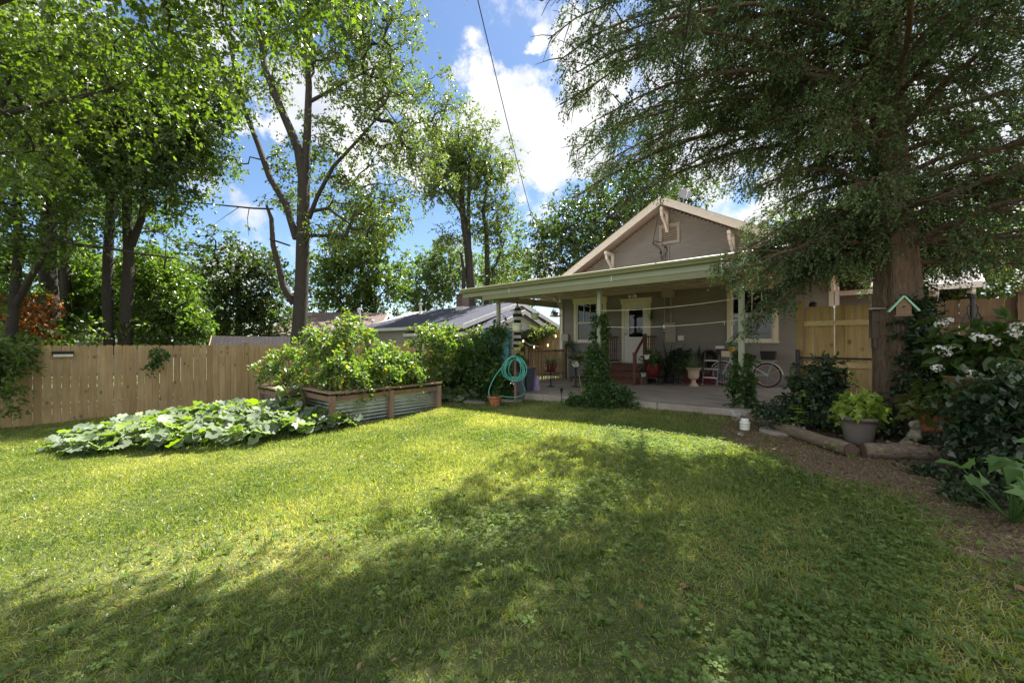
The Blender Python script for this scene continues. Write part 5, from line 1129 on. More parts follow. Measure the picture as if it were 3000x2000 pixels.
# string lights on the back fence
m, nt, b = mat('bulb', (.9, .6, .3), .3); b.inputs['Emission Color'].default_value = (1, .55, .2, 1); b.inputs['Emission Strength'].default_value = 4; M['bulb'] = m
sg = thing('string_lights', 'warm glowing string lights looped along the back fence', 'string lights', HF(-7, -1.9, CZ), HA)
k = MB(); pts = []
bl = [(1410, 1000), (1463, 998), (1533, 1000), (1565, 1017), (1605, 1012), (1628, 985), (1641, 1021)]
W3 = [at(px, py, 17.0 + (1600 - px) * .006) for px, py in bl]; off = Matrix.Rotation(-HA, 3, 'Z')
W3 = [off @ (p - sg.location) for p in W3]
for i in range(len(W3) - 1): k.tube(catenary(W3[i] + Vector((0, 0, .09)), W3[i + 1] + Vector((0, 0, .09)), .1, 8), .008, 4)
k.build('wire', M['cable'], sg)
for p in W3:
    k = MB(); k.lathe([(.001, -.035), (.02, -.025), (.024, 0), (.014, .03), (.012, .06), (.001, .065)], p, 10); k.build('bulb', M['bulb'], sg)
# spider plant pot on metal stand
P = HF(-1.25, 3.3, 0); sp_ = thing('spider_plant', 'spider plant in a red pot on a tall single leg stand', 'potted plant', (P.x, P.y, pz(-1.2)), 0)
tz = at(1636, 1085, P.y).z - P.z
k = MB(); k.tube([(0, 0, 0), (0, 0, tz)], .022, 8); k.lathe([(.001, 0), (.13, 0), (.12, .02), (.03, .04)], n=16); k.lathe([(.001, tz), (.19, tz), (.19, tz + .012), (.001, tz + .014)], n=20); k.build('stand', M['iron'], sp_)
o = pot(sp_, .12, .185, .26, M['redglaze'], .012, belly=.02); o.location = (0, 0, tz + .014); arch_leaves(sp_, M['lf_spider'], 130, .55, .02, 83, tz + .22, .75)
P = at(1645, 1170, 9.5); P.z = gz(P.x, P.y); stk = thing('stake_light', 'slim black solar stake light at the patio edge', 'garden light', P); k = MB(); k.tube([(0, 0, 0), (0, 0, .32)], .008, 6); k.lathe([(.008, .2), (.035, .3), (.04, .33), (.04, .35), (.001, .355)], n=12); k.build('stake', M['black'], stk)
k = MB(); k.lathe([(.012, .24), (.028, .29)], n=12); k.build('lens', M['white'], stk)
P = at(1728, 1188, 8.9); P.z = gz(P.x, P.y); by = thing('bamboo_stake', 'thin yellow green bamboo stake leaning by the ivy mound', 'stake', at(1707, 1190, 8.9).xy.to_3d() + Vector((0, 0, P.z))); k = MB(); k.tube([(0, 0, 0), (-.02, 0, .3), (-.09, 0, .72)], [.008, .007, .005], 6); k.build('rod', paint('bamb', (.35, .38, .12), .15, 12, .6, 0), by)
# red geranium pot by window
gp2 = hthing('geranium_pot', 'pink geranium in a white pot beside the vine wrapped post', 'potted plant', -.55, 3.0, 0); k = MB(); k.lathe([(.001, 0), (.12, 0), (.03, .04), (.03, .55), (.14, .58), (.001, .585)], n=14); k.build('stand', M['iron'], gp2); o = pot(gp2, .09, .13, .2, M['white']); o.location = (0, 0, .585)
bushy(gp2, M['lf_vine'], OVAL, .76, .2, .25, 20, .06, 85); flowerheads(gp2, M['redpetal'], [(.18 * math.cos(i * 2.1), .18 * math.sin(i * 2.1), .88 + .03 * (i % 3)) for i in range(6)], .035, 86, 14, .03, 'blossom')
# wall bench clutter near the left window: bench with pots
bt = hthing('low_table', 'low dark metal tray table in front of the left window', 'table', -1.2, 1.3, 0); k = MB(); k.b2((-.45, -.3, .10), (.45, .3, .13)); k.build('tabletop', M['iron'], bt)
for sx in (-.42, .42):
    for sy in (-.27, .27): k = MB(); k.b2((sx - .015, sy - .015, -.04), (sx + .015, sy + .015, .10)); k.build('leg', M['iron'], bt)
vs_ = hthing('wall_planter', 'small trailing plant by the grey box at the house corner', 'potted plant', -2.55, .25, 1.0); pot(vs_, .07, .1, .14, M['terra']); bushy(vs_, M['lf_vine'], OVAL, .1, .16, .3, 18, .05, 87)
k = MB(); k.b2((-.12, -.1, -.03), (.12, .22, 0)); k.build('bracket_shelf', M['oldwood'], vs_)
fr = hthing('blue_bottle', 'small blue glass bottle on the railing top', 'bottle', -2.45, .3, .95); k = MB(); k.lathe([(.001, 0), (.04, 0), (.045, .03), (.045, .16), (.018, .22), (.018, .3), (.001, .3)], n=14); k.build('glass', glassm('bblue', (.06, .22, .30), .1), fr)
# plants right of the steps
rp = hthing('red_pot_plant', 'big glossy red pot with spiky houseplant next to the steps', 'potted plant', 1.05, 1.15, .03); k = MB(); k.b2((-.24, -.24, .2), (.24, .24, .23)); k.build('stand', M['iron'], rp)
for sx in (-.2, .2):
    for sy in (-.2, .2): k = MB(); k.b2((sx - .015, sy - .015, 0), (sx + .015, sy + .015, .2)); k.build('leg', M['iron'], rp)
o = pot(rp, .15, .235, .40, M['redglaze'], .012, belly=.03); o.location = (0, 0, .232); arch_leaves(rp, M['lf_spider'], 90, .75, .028, 88, .6, .95); bushy(rp, M['lf_vine'], OVAL, .6, .25, .5, 16, .08, 89)
wp = hthing('white_pot', 'small white pot tucked between the railing and red pot', 'pot', .80, 1.25, .02); pot(wp, .06, .085, .15, M['white']); bushy(wp, M['lf_vine'], OVAL, .13, .08, .15, 8, .05, 90); wp.location.z = .23
k = MB(); k.b2((-.09, -.09, -.21), (.09, .09, 0)); k.build('block', M['oldwoodz'], wp)
hp = hthing('face_pot', 'white little pot hanging among the red pot leaves', 'pot', .98, 1.45, .80); pot(hp, .055, .085, .14, M['white']); k = MB(); k.tube([(0, 0, .14), (0, .3, .7)], .003, 4); k.build('hanger', M['iron'], hp)
snk = hthing('snake_plant', 'tall dark snake plant against the wall under the meter', 'potted plant', 1.35, .6, .04); pot(snk, .12, .16, .28, M['black']); arch_leaves(snk, M['lf_ivy'], 26, 1.15, .06, 91, .25, 1.35, r0=.1)
sb = hthing('spiky_wall_plant', 'spiky air plant hanging on the wall right of the door', 'potted plant', .62, .2, 2.0); pot(sb, .03, .06, .08, M['terra']); arch_leaves(sb, M['lf_vine'], 40, .42, .018, 92, .06, 1.1); k = MB(); k.tube([(0, 0, .08), (0, .17, .4)], .004, 4); k.build('hanger', M['iron'], sb)
gt = hthing('grey_tub', 'grey square tub of dark plants raised on a wire stand', 'planter', 1.72, .7, .05); k = MB(); k.lathe([(.001, .42), (.14, .42), (.2, .66), (.215, .66), (.215, .69), (.18, .69), (.17, .62), (.001, .62)], n=4, smooth=False); k.build('tub', paint('tubg', (.15, .15, .145), .1, 5, .6, .05), gt); bushy(gt, M['lf_ivy'], OVAL, .62, .3, .5, 36, .08, 93, .5)
def frame_stand(root, w, d, h, m='iron'):
    for sx in (-w / 2, w / 2):
        for sy in (-d / 2, d / 2): k = MB(); k.tube([(sx, sy, 0), (sx, sy, h)], .009, 6); k.build('leg', M[m], root)
    k = MB()
    for z in (h * .3, h): k.tube([(-w / 2, -d / 2, z), (w / 2, -d / 2, z), (w / 2, d / 2, z), (-w / 2, d / 2, z), (-w / 2, -d / 2, z)], .008, 5)
    k.build('ring', M[m], root)
frame_stand(gt, .36, .36, .42)
rc = hthing('red_crate', 'dark red crates stored low under the plant stands', 'crate', 2.05, .35, .05); 
for i in range(2):
    k = MB(); k.b2((-.32 + i * .42, -.2, 0), (.06 + i * .42, .15, .06)); 
    for z in (.0, .12, .24): k.b2((-.33 + i * .42, -.21, z), (.07 + i * .42, -.19, z + .08)); k.b2((-.33 + i * .42, -.19, z), (-.315 + i * .42, .15, z + .08)); k.b2((.055 + i * .42, -.19, z), (.07 + i * .42, .15, z + .08))
    k.build('crate_body', paint('redc%d' % i, (.20, .02, .025), .2, 5, .5, .05), rc)
ph = hthing('black_plant_rack', 'low black rack with drooping dark fern near the urn', 'plant stand', 1.95, .95, .05); frame_stand(ph, .5, .3, .5); o = pot(ph, .1, .13, .18, M['black']); o.location = (-.05, 0, .5); bushy(ph, M['lf_vine'], OVAL, .35, .28, .45, 34, .07, 94, .8)
rp3 = hthing('round_dark_palm', 'arching dark palm in front of a round black tray', 'potted plant', 2.15, .35, .05); pot(rp3, .14, .18, .3, M['black']); arch_leaves(rp3, M['lf_ivy'], 60, .7, .035, 95, .5, 1.2); k = MB(); k.torus((.28, -.02, .78), .24, .03, Matrix.Rotation(R(80), 3, 'X')); k.lathe([(.001, 0), (.235, 0), (.235, .01), (.001, .012)], (.28, -.02, .78), 24, M=Matrix.Rotation(R(80), 3, 'X')); k.build('tray', M['black'], rp3); k = MB(); k.tube([(.28, .1, 0), (.28, .05, .8)], .012, 6); k.build('tray_stand', M['iron'], rp3)
ur = hthing('stone_urn', 'tan pedestal urn planter with feathery lavender standing on the patio', 'urn', 2.26, 1.25, pz(2.26)); um_ = paint('urnm', (.50, .38, .28), .1, 8, .8, .2, dirt=(.35, .25, .18)); k = MB()
k.lathe([(.001, 0), (.13, 0), (.13, .03), (.10, .05), (.06, .12), (.055, .17), (.075, .2), (.12, .22), (.15, .28), (.145, .36), (.15, .43), (.20, .5), (.215, .51), (.215, .53), (.17, .53), (.14, .45), (.001, .45)], n=28); k.build('bowl', um_, ur)
arch_leaves(ur, leafmat('lf_lav', (.14, .19, .12), (.24, .28, .19), .3, .5, (1.5, 1.7, .9), 3), 220, .5, .011, 96, .47, 1.15, r0=.13)
sl2 = hthing('step_ladder', 'small folding step ladder with three white treads', 'step ladder', 2.62, .75, pz(2.6)); k = MB()
for sx in (-.19, .19): k.beam((sx, -.28, 0), (sx, .0, .95), .025, .02); k.beam((sx, .3, 0), (sx, .0, .93), .02, .02)
k.build('frame', paint('lad', (.16, .16, .17), .1, 5, .4, 0, metal=.6), sl2)
for i in range(3): k = MB(); z = .22 + .24 * i; k.b2((-.175, -.3 + z * .29, z), (.175, -.13 + z * .29, z + .025)); k.build('tread', M['white'], sl2)
# metal shelf rack
sh2 = hthing('metal_rack', 'folded grey metal rack leaning at the wall behind the bicycle', 'rack', 2.95, .28, pz(3)); k = MB()
for i in range(7): k.tube([(-.2 + i * .065, -.08, 0), (-.2 + i * .065, .1, 1.0)], .008, 5)
for z in (.08, .5, .98): k.tube([(-.22, -.08 + .18 * z, z), (.21, -.08 + .18 * z, z)], .01, 5)
k.build('frame', M['steel'], sh2)
wr = hthing('wall_rack', 'stack of plastic odds and ends on top of the rack', 'tray', 2.88, .35, 1.02 + pz(3)); k = MB(); k.b2((-.28, -.15, 0), (.25, .12, .025)); k.build('tray', M['grey'], wr); k = MB(); k.b2((-.25, -.1, .026), (-.05, .06, .10)); k.build('box', M['white'], wr)
# ================================================================== bicycle
bk = hthing('bicycle', 'mint cruiser bicycle with pink rims leaning by the right window', 'bicycle', 2.88, .62, pz(3.4))
RX = Matrix.Rotation(R(90), 3, 'X'); WR = .33; RW = 1.06; dz = pz(3.9) - pz(3.4)
def wheel(x):
    k = MB(); k.torus((x, 0, WR), WR - .024, .024, RX, 44, 8); w = k.build('wheel', M['rubber'], bk)
    k = MB(); k.torus((x, 0, WR), WR - .052, .013, RX, 44, 6); k.torus((x, 0, WR), WR - .045, .009, RX, 44, 6); k.build('rim', M['pink'], w)
    k = MB()
    for i in range(28): a = 2 * PI * i / 28; k.tube([(x + .02 * math.cos(a), .025 * (-1) ** i, WR + .02 * math.sin(a)), (x + (WR - .06) * math.cos(a + .25 * (-1) ** (i // 2)), 0, WR + (WR - .06) * math.sin(a + .25 * (-1) ** (i // 2)))], .0014, 3, caps=False)
    k.cyl((x, -.05, WR), (x, .05, WR), .022); k.build('hub', M['steel'], w)
    k = MB(); k.torus((x, 0, WR), WR + .018, .016, RX, 30, 6, R(5), R(170) if x > .5 else R(150)); k.tube([(x, -.04, WR), (x + (.3 if x > .5 else -.3), -.03, WR + .17)], .004, 4); k.build('fender', M['mint'], bk)
wheel(0); wheel(RW)
seat = Vector((RW - .36, 0, .80)); bb = Vector((.55, 0, .29)); head = Vector((.20, 0, .84)); hb_ = Vector((.16, 0, .68)); rh = Vector((RW, 0, WR))
k = MB(); k.tube(smoothp([hb_ + Vector((0, 0, .04)), Vector((.38, 0, .50)), bb]), .019, 10); k.tube(smoothp([head - Vector((0, 0, .07)), Vector((.45, 0, .63)), Vector((.62, 0, .50)), bb + Vector((.05, 0, .12))]), .016, 10); k.tube([bb, Vector((.645, 0, .66))], .017, 10)
for sy in (-.045, .045): k.tube([bb + Vector((0, sy * .6, 0)), rh + Vector((0, sy, 0))], .011, 8); k.tube([Vector((.64, sy * .4, .62)), rh + Vector((0, sy, 0))], .010, 8)
k.tube([Vector((.15, 0, .64)), head], .022, 10); k.build('frame', M['mint'], bk)
k = MB()
for sy in (-.05, .05): k.tube([Vector((.15, sy * .6, .66)), Vector((.08, sy, .5)), Vector((.0, sy, WR))], .012, 8)
k.build('fork', M['mint'], bk)
k = MB(); k.tube([head, head + Vector((.02, 0, .16))], .014, 8); k.tube(smoothp([head + Vector((.22, -.33, .16)), head + Vector((.08, -.3, .2)), head + Vector((.0, -.12, .17)), head + Vector((0, .12, .17)), head + Vector((.08, .3, .2)), head + Vector((.22, .33, .16))]), .011, 8); k.build('handlebar', M['steel'], bk)
k = MB(); k.tube([Vector((.64, 0, .6)), Vector((.66, 0, .80))], .012, 8); k.lathe([(.001, 0), (.1, .005), (.12, .03), (.08, .06), (.001, .065)], (.70, 0, .80), 16); k.tube([(.70, 0, .83), (.58, 0, .845), (.48, 0, .835)], [.06, .035, .02], 10); k.build('saddle', M['black'], bk)
k = MB(); k.b2((RW - .22, -.06, .72), (RW + .22, .06, .73)); k.tube([(RW + .15, -.05, .72), (RW, -.05, WR)], .005, 4); k.tube([(RW + .15, .05, .72), (RW, .05, WR)], .005, 4); k.build('rear_rack', M['mint'], bk)
k = MB(); taper(k, .30, .36, .74, .98); ob = k.build('rear_basket', paint('bask', (.022, .02, .02), .3, 40, .8, .4), bk); ob.location = (RW + .03, 0, 0); ob.scale = (1, .75, 1)
k = MB(); k.lathe([(.001, 0), (.09, 0), (.09, .012), (.001, .013)], (.55, -.05, .29), 18, M=RX); k.tube([(.55, -.07, .29), (.60, -.08, .14)], .009, 5); k.b2((.55, -.17, .12), (.65, -.08, .14)); k.tube([(.55, -.055, .37), (RW, -.055, WR + .03)], .006, 4); k.build('chain_guard', M['mint'], bk)
k = MB(); k.b2((-.16, -.16, .80), (.1, .12, 1.02)); k.build('front_basket', paint('fbas', (.05, .045, .04), .3, 30, .8, .3), bk, bevel=.02)
hb2 = hthing('helmet_bag', 'yellow and green pouch hanging at the bicycle handlebar', 'pouch', 3.13, .80, .93 + pz(3.4)); k = MB(); k.lathe([(.001, 0), (.06, .01), (.08, .07), (.07, .15), (.04, .19), (.001, .2)], n=12); o = k.build('pouch_body', paint('yelbag', (.60, .36, .02), .1, 6, .6, .05), hb2); o.scale = (1, .6, 1); k = MB(); k.lathe([(.001, .18), (.09, .17), (.10, .24), (.05, .3), (.001, .31)], n=12); k.build('cap', paint('grnbag', (.05, .14, .08), .1, 6, .6, .05), hb2)
cl = hthing('framed_print', 'small cream framed print leaning at the bicycle front basket', 'picture', 3.0, .86, .80 + pz(3)); k = MB(); k.b2((-.13, -.01, 0), (.13, .01, .2)); k.build('frame', M['oldwood'], cl); k = MB(); k.b2((-.11, -.013, .02), (.11, -.0105, .18)); k.build('print', paint('prt', (.6, .56, .42), .25, 18, .6, 0), cl)
# second bicycle wheel hints behind
b2 = hthing('board', 'reddish wooden board lying along the foot of the wall', 'board', 4.7, .35, pz(4.7)); k = MB(); k.b2((-.35, -.1, 0), (.5, .1, .14)); k.build('plank', M['stainx'], b2)
bl2 = hthing('dark_lantern', 'dark round lantern peeking over the golden fence end', 'lantern', 5.15, 3.9, CZ + .66); k = MB(); k.lathe([(.001, 0), (.05, 0), (.07, .03), (.065, .07), (.03, .1), (.001, .11)], n=14); k.build('globe', M['black'], bl2)
# ================================================================== trees
def px3(pts): return [(*at(px, py, Y), r * .82) for px, py, Y, r in pts]
def blobs_(*a): return [B(*x) for x in a]
# tall tree, centre left
tree('tall_tree', 'tall airy tree with thick forked trunk rising past the brown roof', 'tree',
     [px3([(872, 1045, 16, .40), (877, 960, 16, .34), (885, 800, 16, .31), (888, 660, 16, .30), (890, 520, 16, .27), (875, 440, 16, .22), (850, 380, 16, .19), (815, 300, 16, .17), (775, 200, 16, .14), (760, 80, 16, .11), (745, -60, 16, .09), (735, -300, 16, .05)]),
      px3([(890, 560, 16, .2), (900, 400, 16, .18), (905, 250, 16, .15), (895, 120, 16.2, .12), (900, -50, 16.5, .10), (920, -350, 16.5, .05)]),
      px3([(868, 700, 16, .17), (838, 600, 15.9, .16), (790, 520, 15.8, .14), (755, 420, 15.8, .12), (715, 320, 15.8, .10), (690, 220, 15.8, .08), (660, 60, 15.8, .05)]),
      px3([(860, 890, 16, .16), (830, 840, 15.8, .15), (815, 770, 15.7, .13), (800, 720, 15.7, .12), (795, 640, 15.7, .10), (780, 600, 15.6, .05)]),
      px3([(905, 640, 16, .12), (930, 575, 15.8, .10), (975, 490, 15.7, .09), (1040, 420, 15.6, .07), (1120, 330, 15.6, .04)]),
      px3([(905, 690, 16, .09), (950, 690, 15.8, .08), (1010, 700, 15.6, .05)]), px3([(910, 620, 16, .09), (960, 610, 15.7, .08), (1030, 660, 15.5, .04)]), px3([(905, 300, 16, .10), (980, 260, 16, .07), (1090, 200, 16, .04)])],
     blobs_((1050, 180, 16, 2.6, 2.0, 2.0), (1180, 330, 16, 2.2, 1.8, 1.8), (960, 60, 16, 2.4, 2, 1.8), (1090, 470, 15.6, 2.2, 1.8, 1.6), (1220, 480, 16, 1.4, 1.4, 1.3), (1000, 620, 16, 1.9, 1.5, 1.5), (1090, 620, 16.5, 1.8, 1.5, 1.5), (760, 60, 16.3, 1.7, 1.8, 1.8), (700, 240, 16.3, 1.4, 1.4, 1.3), (950, -200, 16, 3.4, 3, 2.8), (680, -250, 16, 2.6, 2.5, 2.5), (1130, 60, 16.5, 1.8, 1.6, 1.8), (840, 560, 16.6, 1.2, 1.1, 1.3), (700, 480, 16.2, .9, .9, .8), (900, 420, 16.5, 1.6, 1.2, 1.8), (800, 200, 16.6, 1.4, 1.2, 1.6), (1300, 300, 16, 1.1, 1, 1.2)),
     840, M['barkm'], M['lf_tall'], OVAL, .115, 7, .5, 10, .30, 101, rtip=.011,
     extra=[px3([(795, 612, 15.6, .05), (740, 610, 15.6, .045), (640, 600, 15.5, .035), (520, 590, 15.4, .022), (440, 585, 15.3, .01)]), px3([(730, 610, 15.6, .02), (725, 640, 15.6, .015), (728, 690, 15.6, .008)]), px3([(700, 607, 15.6, .018), (665, 630, 15.5, .012), (630, 655, 15.5, .006)]), px3([(790, 700, 15.6, .05), (850, 720, 15.8, .04)])])
# second tall thin tree, centre
tree('slender_tree', 'slender twin stemmed tree standing behind the big neighbour house', 'tree',
     [px3([(1385, 950, 26, .42), (1380, 850, 26, .36), (1372, 740, 26, .32), (1355, 620, 26, .25), (1350, 520, 26, .18), (1345, 430, 26, .10), (1342, 360, 26, .04)]),
      px3([(1376, 760, 26, .2), (1372, 640, 26, .16), (1375, 520, 26, .12), (1385, 400, 26, .05)]),
      px3([(1425, 930, 26.3, .28), (1428, 800, 26.2, .22), (1425, 680, 26.2, .18), (1415, 620, 26, .14), (1432, 520, 26, .09), (1440, 420, 26, .04)]),
      px3([(1355, 880, 26, .18), (1360, 800, 25.8, .14), (1350, 740, 25.6, .1)]), px3([(1420, 830, 26.2, .12), (1455, 770, 26, .10), (1480, 700, 26, .05)]), px3([(1360, 640, 26, .12), (1330, 590, 26, .09), (1290, 540, 26, .04)])],
     blobs_((1360, 420, 26, 2.2, 2, 2.1), (1300, 480, 26, 2.2, 2, 1.8), (1430, 480, 26, 2.0, 2, 1.9), (1350, 540, 26.5, 2.6, 2, 1.6), (1270, 560, 26, 1.3, 1.2, 1.0), (1460, 620, 26, 1.5, 1.5, 1.7), (1390, 680, 26, 1.8, 1.5, 1.3), (1310, 690, 26, 1.2, 1.2, 1.2), (1480, 760, 26, 1.2, 1.2, 1.8)),
     420, M['barkm'], M['lf_tall'], OVAL, .16, 6, .7, 9, .38, 102, rtip=.016)
# dark round tree behind the house
tree('dark_tree', 'dense dark green tree crown rising directly behind the gable', 'tree', [px3([(1760, 1020, 27, .4), (1755, 900, 27, .35), (1760, 780, 27, .25), (1780, 640, 27, .1)])],
     blobs_((1700, 720, 27, 3.8, 3.5, 3.4), (1620, 760, 26, 2.2, 2.2, 2.4), (1790, 640, 27, 3.4, 3, 2.8), (1900, 600, 27.5, 3.2, 3, 2.6), (1980, 560, 28, 2.5, 2.4, 2.0), (1560, 730, 26, 1.0, 1.0, 1.3), (1840, 560, 27, 1.8, 1.8, 1.4), (1660, 640, 27, 1.4, 1.2, 1.0)),
     520, M['barkd'], M['lf_dark'], OVAL, .22, 5, .7, 8, .5, 103, rtip=.016, p=.3)
# low trees beyond the neighbours
for i, (lab, px, py, Y, bl, m_, n_, sz) in enumerate((
    ('pale green tree right of the tall tree above the brown roof', 1100, 1000, 30, ((1080, 790, 30, 3.4, 3, 3.0), (1010, 850, 30, 2.4, 2.2, 2.4), (1130, 870, 30, 1.8, 1.6, 2.0), (1050, 700, 30, 2.4, 2.2, 2.2), (960, 760, 30, 2.0, 2, 2.4), (930, 880, 30, 1.6, 1.5, 1.4), (1100, 640, 30, 2.2, 2, 1.8)), 'lf_mid', 480, .24),
    ('grey green tree behind the neighbour roof ridge', 1230, 1000, 36, ((1250, 840, 36, 2.6, 2.4, 2.6), (1210, 890, 36, 1.6, 1.6, 1.6), (1330, 800, 36, 2.8, 2.5, 2.4), (1290, 770, 36, 2.0, 2, 1.8)), 'lf_far', 260, .27),
    ('light leafy tree filling the gap left of the dark tree', 1500, 1000, 40, ((1490, 800, 40, 3.0, 3, 4.0), (1440, 860, 40, 2.5, 2.5, 2.2), (1530, 860, 40, 2.2, 2, 2.5)), 'lf_far', 220, .30),
    ('dark low tree immediately left of the thick forked trunk', 700, 1000, 20, ((700, 800, 20, 2.0, 1.8, 1.7), (640, 740, 20, 1.4, 1.3, 1.2), (760, 850, 20, 1.6, 1.5, 1.8), (670, 900, 20, 1.6, 1.5, 1.3), (800, 930, 20, 1.2, 1.2, 1.2), (720, 950, 20, 1.6, 1.2, .9), (640, 960, 19, 1.2, .8, .6), (830, 960, 20, 1.0, .8, .9), (600, 930, 20, 1.0, .8, .6)), 'lf_dark', 400, .16),
    ('pale bluish green tree in the distance over the shed', 560, 1000, 38, ((550, 830, 38, 2.6, 2.4, 4.2), (590, 900, 38, 1.8, 1.8, 2.4), (500, 860, 38, 2.4, 2, 4)), 'lf_far', 240, .28),
    ('round shrub-like tree just over the distant low house', 600, 1000, 32, ((610, 955, 32, 1.6, 1.4, 1.0), (560, 950, 32, 1.2, 1, .7), (650, 960, 32, 1.2, 1, .8)), 'lf_far', 110, .2),
    ('sunlit tree showing between the trunk and the golden fence', 2760, 1000, 13, ((2760, 800, 13, 1.4, 1.2, 1.2), (2850, 760, 13, 1.4, 1.2, 1.4), (2700, 700, 14, 1.5, 1.2, 1.6), (2950, 800, 12, 1.4, 1.2, 1.5), (2800, 870, 13, 1.2, 1.0, .6), (2980, 640, 12, 1.6, 1.5, 1.6), (2700, 840, 13.5, 1.0, 1, .9)), 'lf_mid', 360, .13),
    ('distant green tree over the right end of the roof', 2420, 1000, 24, ((2380, 720, 24, 2.4, 2, 1.6), (2480, 700, 24, 2.6, 2.2, 2.2), (2300, 680, 26, 2, 2, 1.4), (2580, 650, 24, 3, 2.4, 2.6), (2560, 780, 24, 1.8, 1.5, 1.6)), 'lf_mid', 300, .22))):
    tree('background_tree', lab, 'tree', [px3([(px, py, Y, .22), ((px + bl[0][0]) / 2, (py + bl[0][1]) / 2, Y, .17), (bl[0][0], bl[0][1], Y, .06)])], blobs_(*bl), n_, M['barkd'], M[m_], OVAL, sz, 4, .6, 8, .45, 110 + i, 'trees beyond the fences', rtip=.014, p=.33)
# left wood behind the fence
LT = [('double stemmed tree nearest the photo edge behind the tan fence', [[(28, 1040, 12.5, .17), (40, 900, 12.5, .15), (55, 720, 12.5, .13), (50, 600, 12.5, .11), (60, 400, 12.5, .07)], [(42, 900, 12.5, .12), (85, 820, 12.4, .11), (125, 755, 12.2, .09), (160, 690, 12, .06)]],
       ((60, 480, 12.5, 1.9, 1.6, 1.8), (-100, 650, 12, 1.6, 1.5, 1.8), (120, 640, 12, 1.2, 1.2, 1.2), (40, 250, 12.5, 2.3, 2, 1.8), (-50, 850, 12, 1.2, 1.2, 1.2)), 'lf_maple', 260),
      ('thick grey trunked tree over the solar light', [[(158, 1050, 14, .31), (150, 930, 14, .29), (140, 800, 14, .28), (142, 640, 14, .24), (145, 480, 14, .2), (140, 250, 14, .15), (150, 0, 14, .1)]],
       ((180, 380, 14, 2.2, 2, 2.2), (110, 150, 14, 2.6, 2.2, 2.2), (260, 560, 13.6, 1.4, 1.3, 1.4), (230, 690, 16, 1.2, 1.2, 1.0)), 'lf_mid', 280),
      ('dark leaning tree left of the pair of trunks', [[(200, 1040, 16, .2), (195, 900, 16, .22), (190, 760, 16, .17), (185, 560, 16, .12), (200, 400, 16, .08)]],
       ((260, 300, 16, 2.2, 2, 2.2), (220, 520, 16, 1.8, 1.6, 1.6), (330, 430, 16, 1.6, 1.5, 1.5)), 'lf_maple', 240),
      ('straight dark tree sharing its base with the leaning one', [[(322, 1050, 14.6, .20), (315, 900, 14.6, .19), (316, 750, 14.6, .18), (325, 600, 14.6, .16), (318, 420, 14.6, .13), (330, 200, 14.6, .08)]],
       ((380, 240, 14.5, 2.4, 2, 2.2), (330, 480, 14.5, 1.4, 1.3, 1.2), (480, 360, 14.5, 1.6, 1.5, 1.5), (560, 250, 14.8, 1.6, 1.5, 1.8)), 'lf_maple', 320),
      ('crooked ivy clad tree next to the sky gap', [[(365, 1050, 14.8, .27), (372, 900, 14.8, .25), (378, 760, 14.8, .2), (372, 620, 14.8, .18), (375, 480, 14.8, .15), (390, 300, 14.8, .1)], [(385, 720, 14.8, .15), (415, 640, 14.7, .13), (425, 560, 14.7, .11), (440, 420, 14.7, .07)]],
       ((470, 520, 14.5, 1.5, 1.4, 1.3), (560, 440, 14.8, 1.5, 1.3, 1.2), (420, 330, 14.8, 1.8, 1.6, 1.6), (450, 680, 15.6, .9, .6, .8), (620, 330, 15, 1.2, 1.2, 1.2), (365, 720, 15.5, .4, .3, 1.6)), 'lf_mid', 300)]
for i, (lab, tr, bl, m_, n_) in enumerate(LT):
    tree('woodland_tree', lab, 'tree', [px3(t) for t in tr], blobs_(*bl), n_, M['barkd'], M[m_], OVAL, .125, 6, .5, 10, .28, 130 + i, 'trees behind the tan fence', rtip=.010,
         extra=[px3([(165, 705, 13.4, .09), (200, 715, 13.3, .07), (320, 728, 13.2, .055), (420, 745, 13.1, .04), (520, 757, 13, .025), (610, 800, 13, .012), (650, 850, 13, .006)]), px3([(320, 728, 13.2, .03), (330, 640, 13.2, .02), (345, 600, 13.2, .012)]), px3([(490, 750, 13, .02), (480, 790, 13, .022), (490, 690, 13, .012), (525, 655, 13, .008)]), px3([(420, 680, 13.6, .035), (455, 675, 13.4, .025), (500, 700, 13.3, .018), (560, 735, 13.2, .01)])] if i == 1 else None)
for i, (lab, bl, m_, n_) in enumerate((('bushy understory at the photo edge behind the tan fence', ((60, 930, 15.5, 1.6, .9, 1.1), (-60, 800, 15.5, 1.4, .9, 1.4), (90, 985, 12.4, .6, .4, .3)), 'lf_under', 280), ('sumac thicket below the fallen branch', ((270, 850, 17, 1.5, .9, 1.4), (230, 975, 13.4, .7, .4, .35), (330, 950, 17.5, 1.2, .7, .8), (210, 780, 17.2, 1.1, .8, 1.1)), 'lf_under', 360),
    ('thick leafy bush between the crooked tree and the sky gap', ((480, 870, 16, 1.2, .9, 1.3), (440, 960, 15.5, 1.1, .8, .6), (530, 940, 16, 1.0, .8, .8), (430, 800, 16.3, 1.0, .8, .9)), 'lf_under', 380), ('dark back row of leaves closing off the wood', ((120, 800, 22, 3.5, 1.2, 3), (330, 800, 22, 3, 1.2, 3.2), (480, 880, 22, 2, 1.2, 1.8), (200, 500, 23, 4, 1.5, 3), (-150, 700, 21, 3, 1.2, 4), (400, 560, 23, 2.2, 1.5, 2.0)), 'lf_mid', 520))):
    vinemass('understory_shrub', lab, 'shrub', blobs_(*bl), n_, 150 + i, m_, .14 if i < 3 else .2, .3, 5, .4, 8, OVAL, 'shrubs behind the tan fence', p=.4, droop=.2, up=.8)
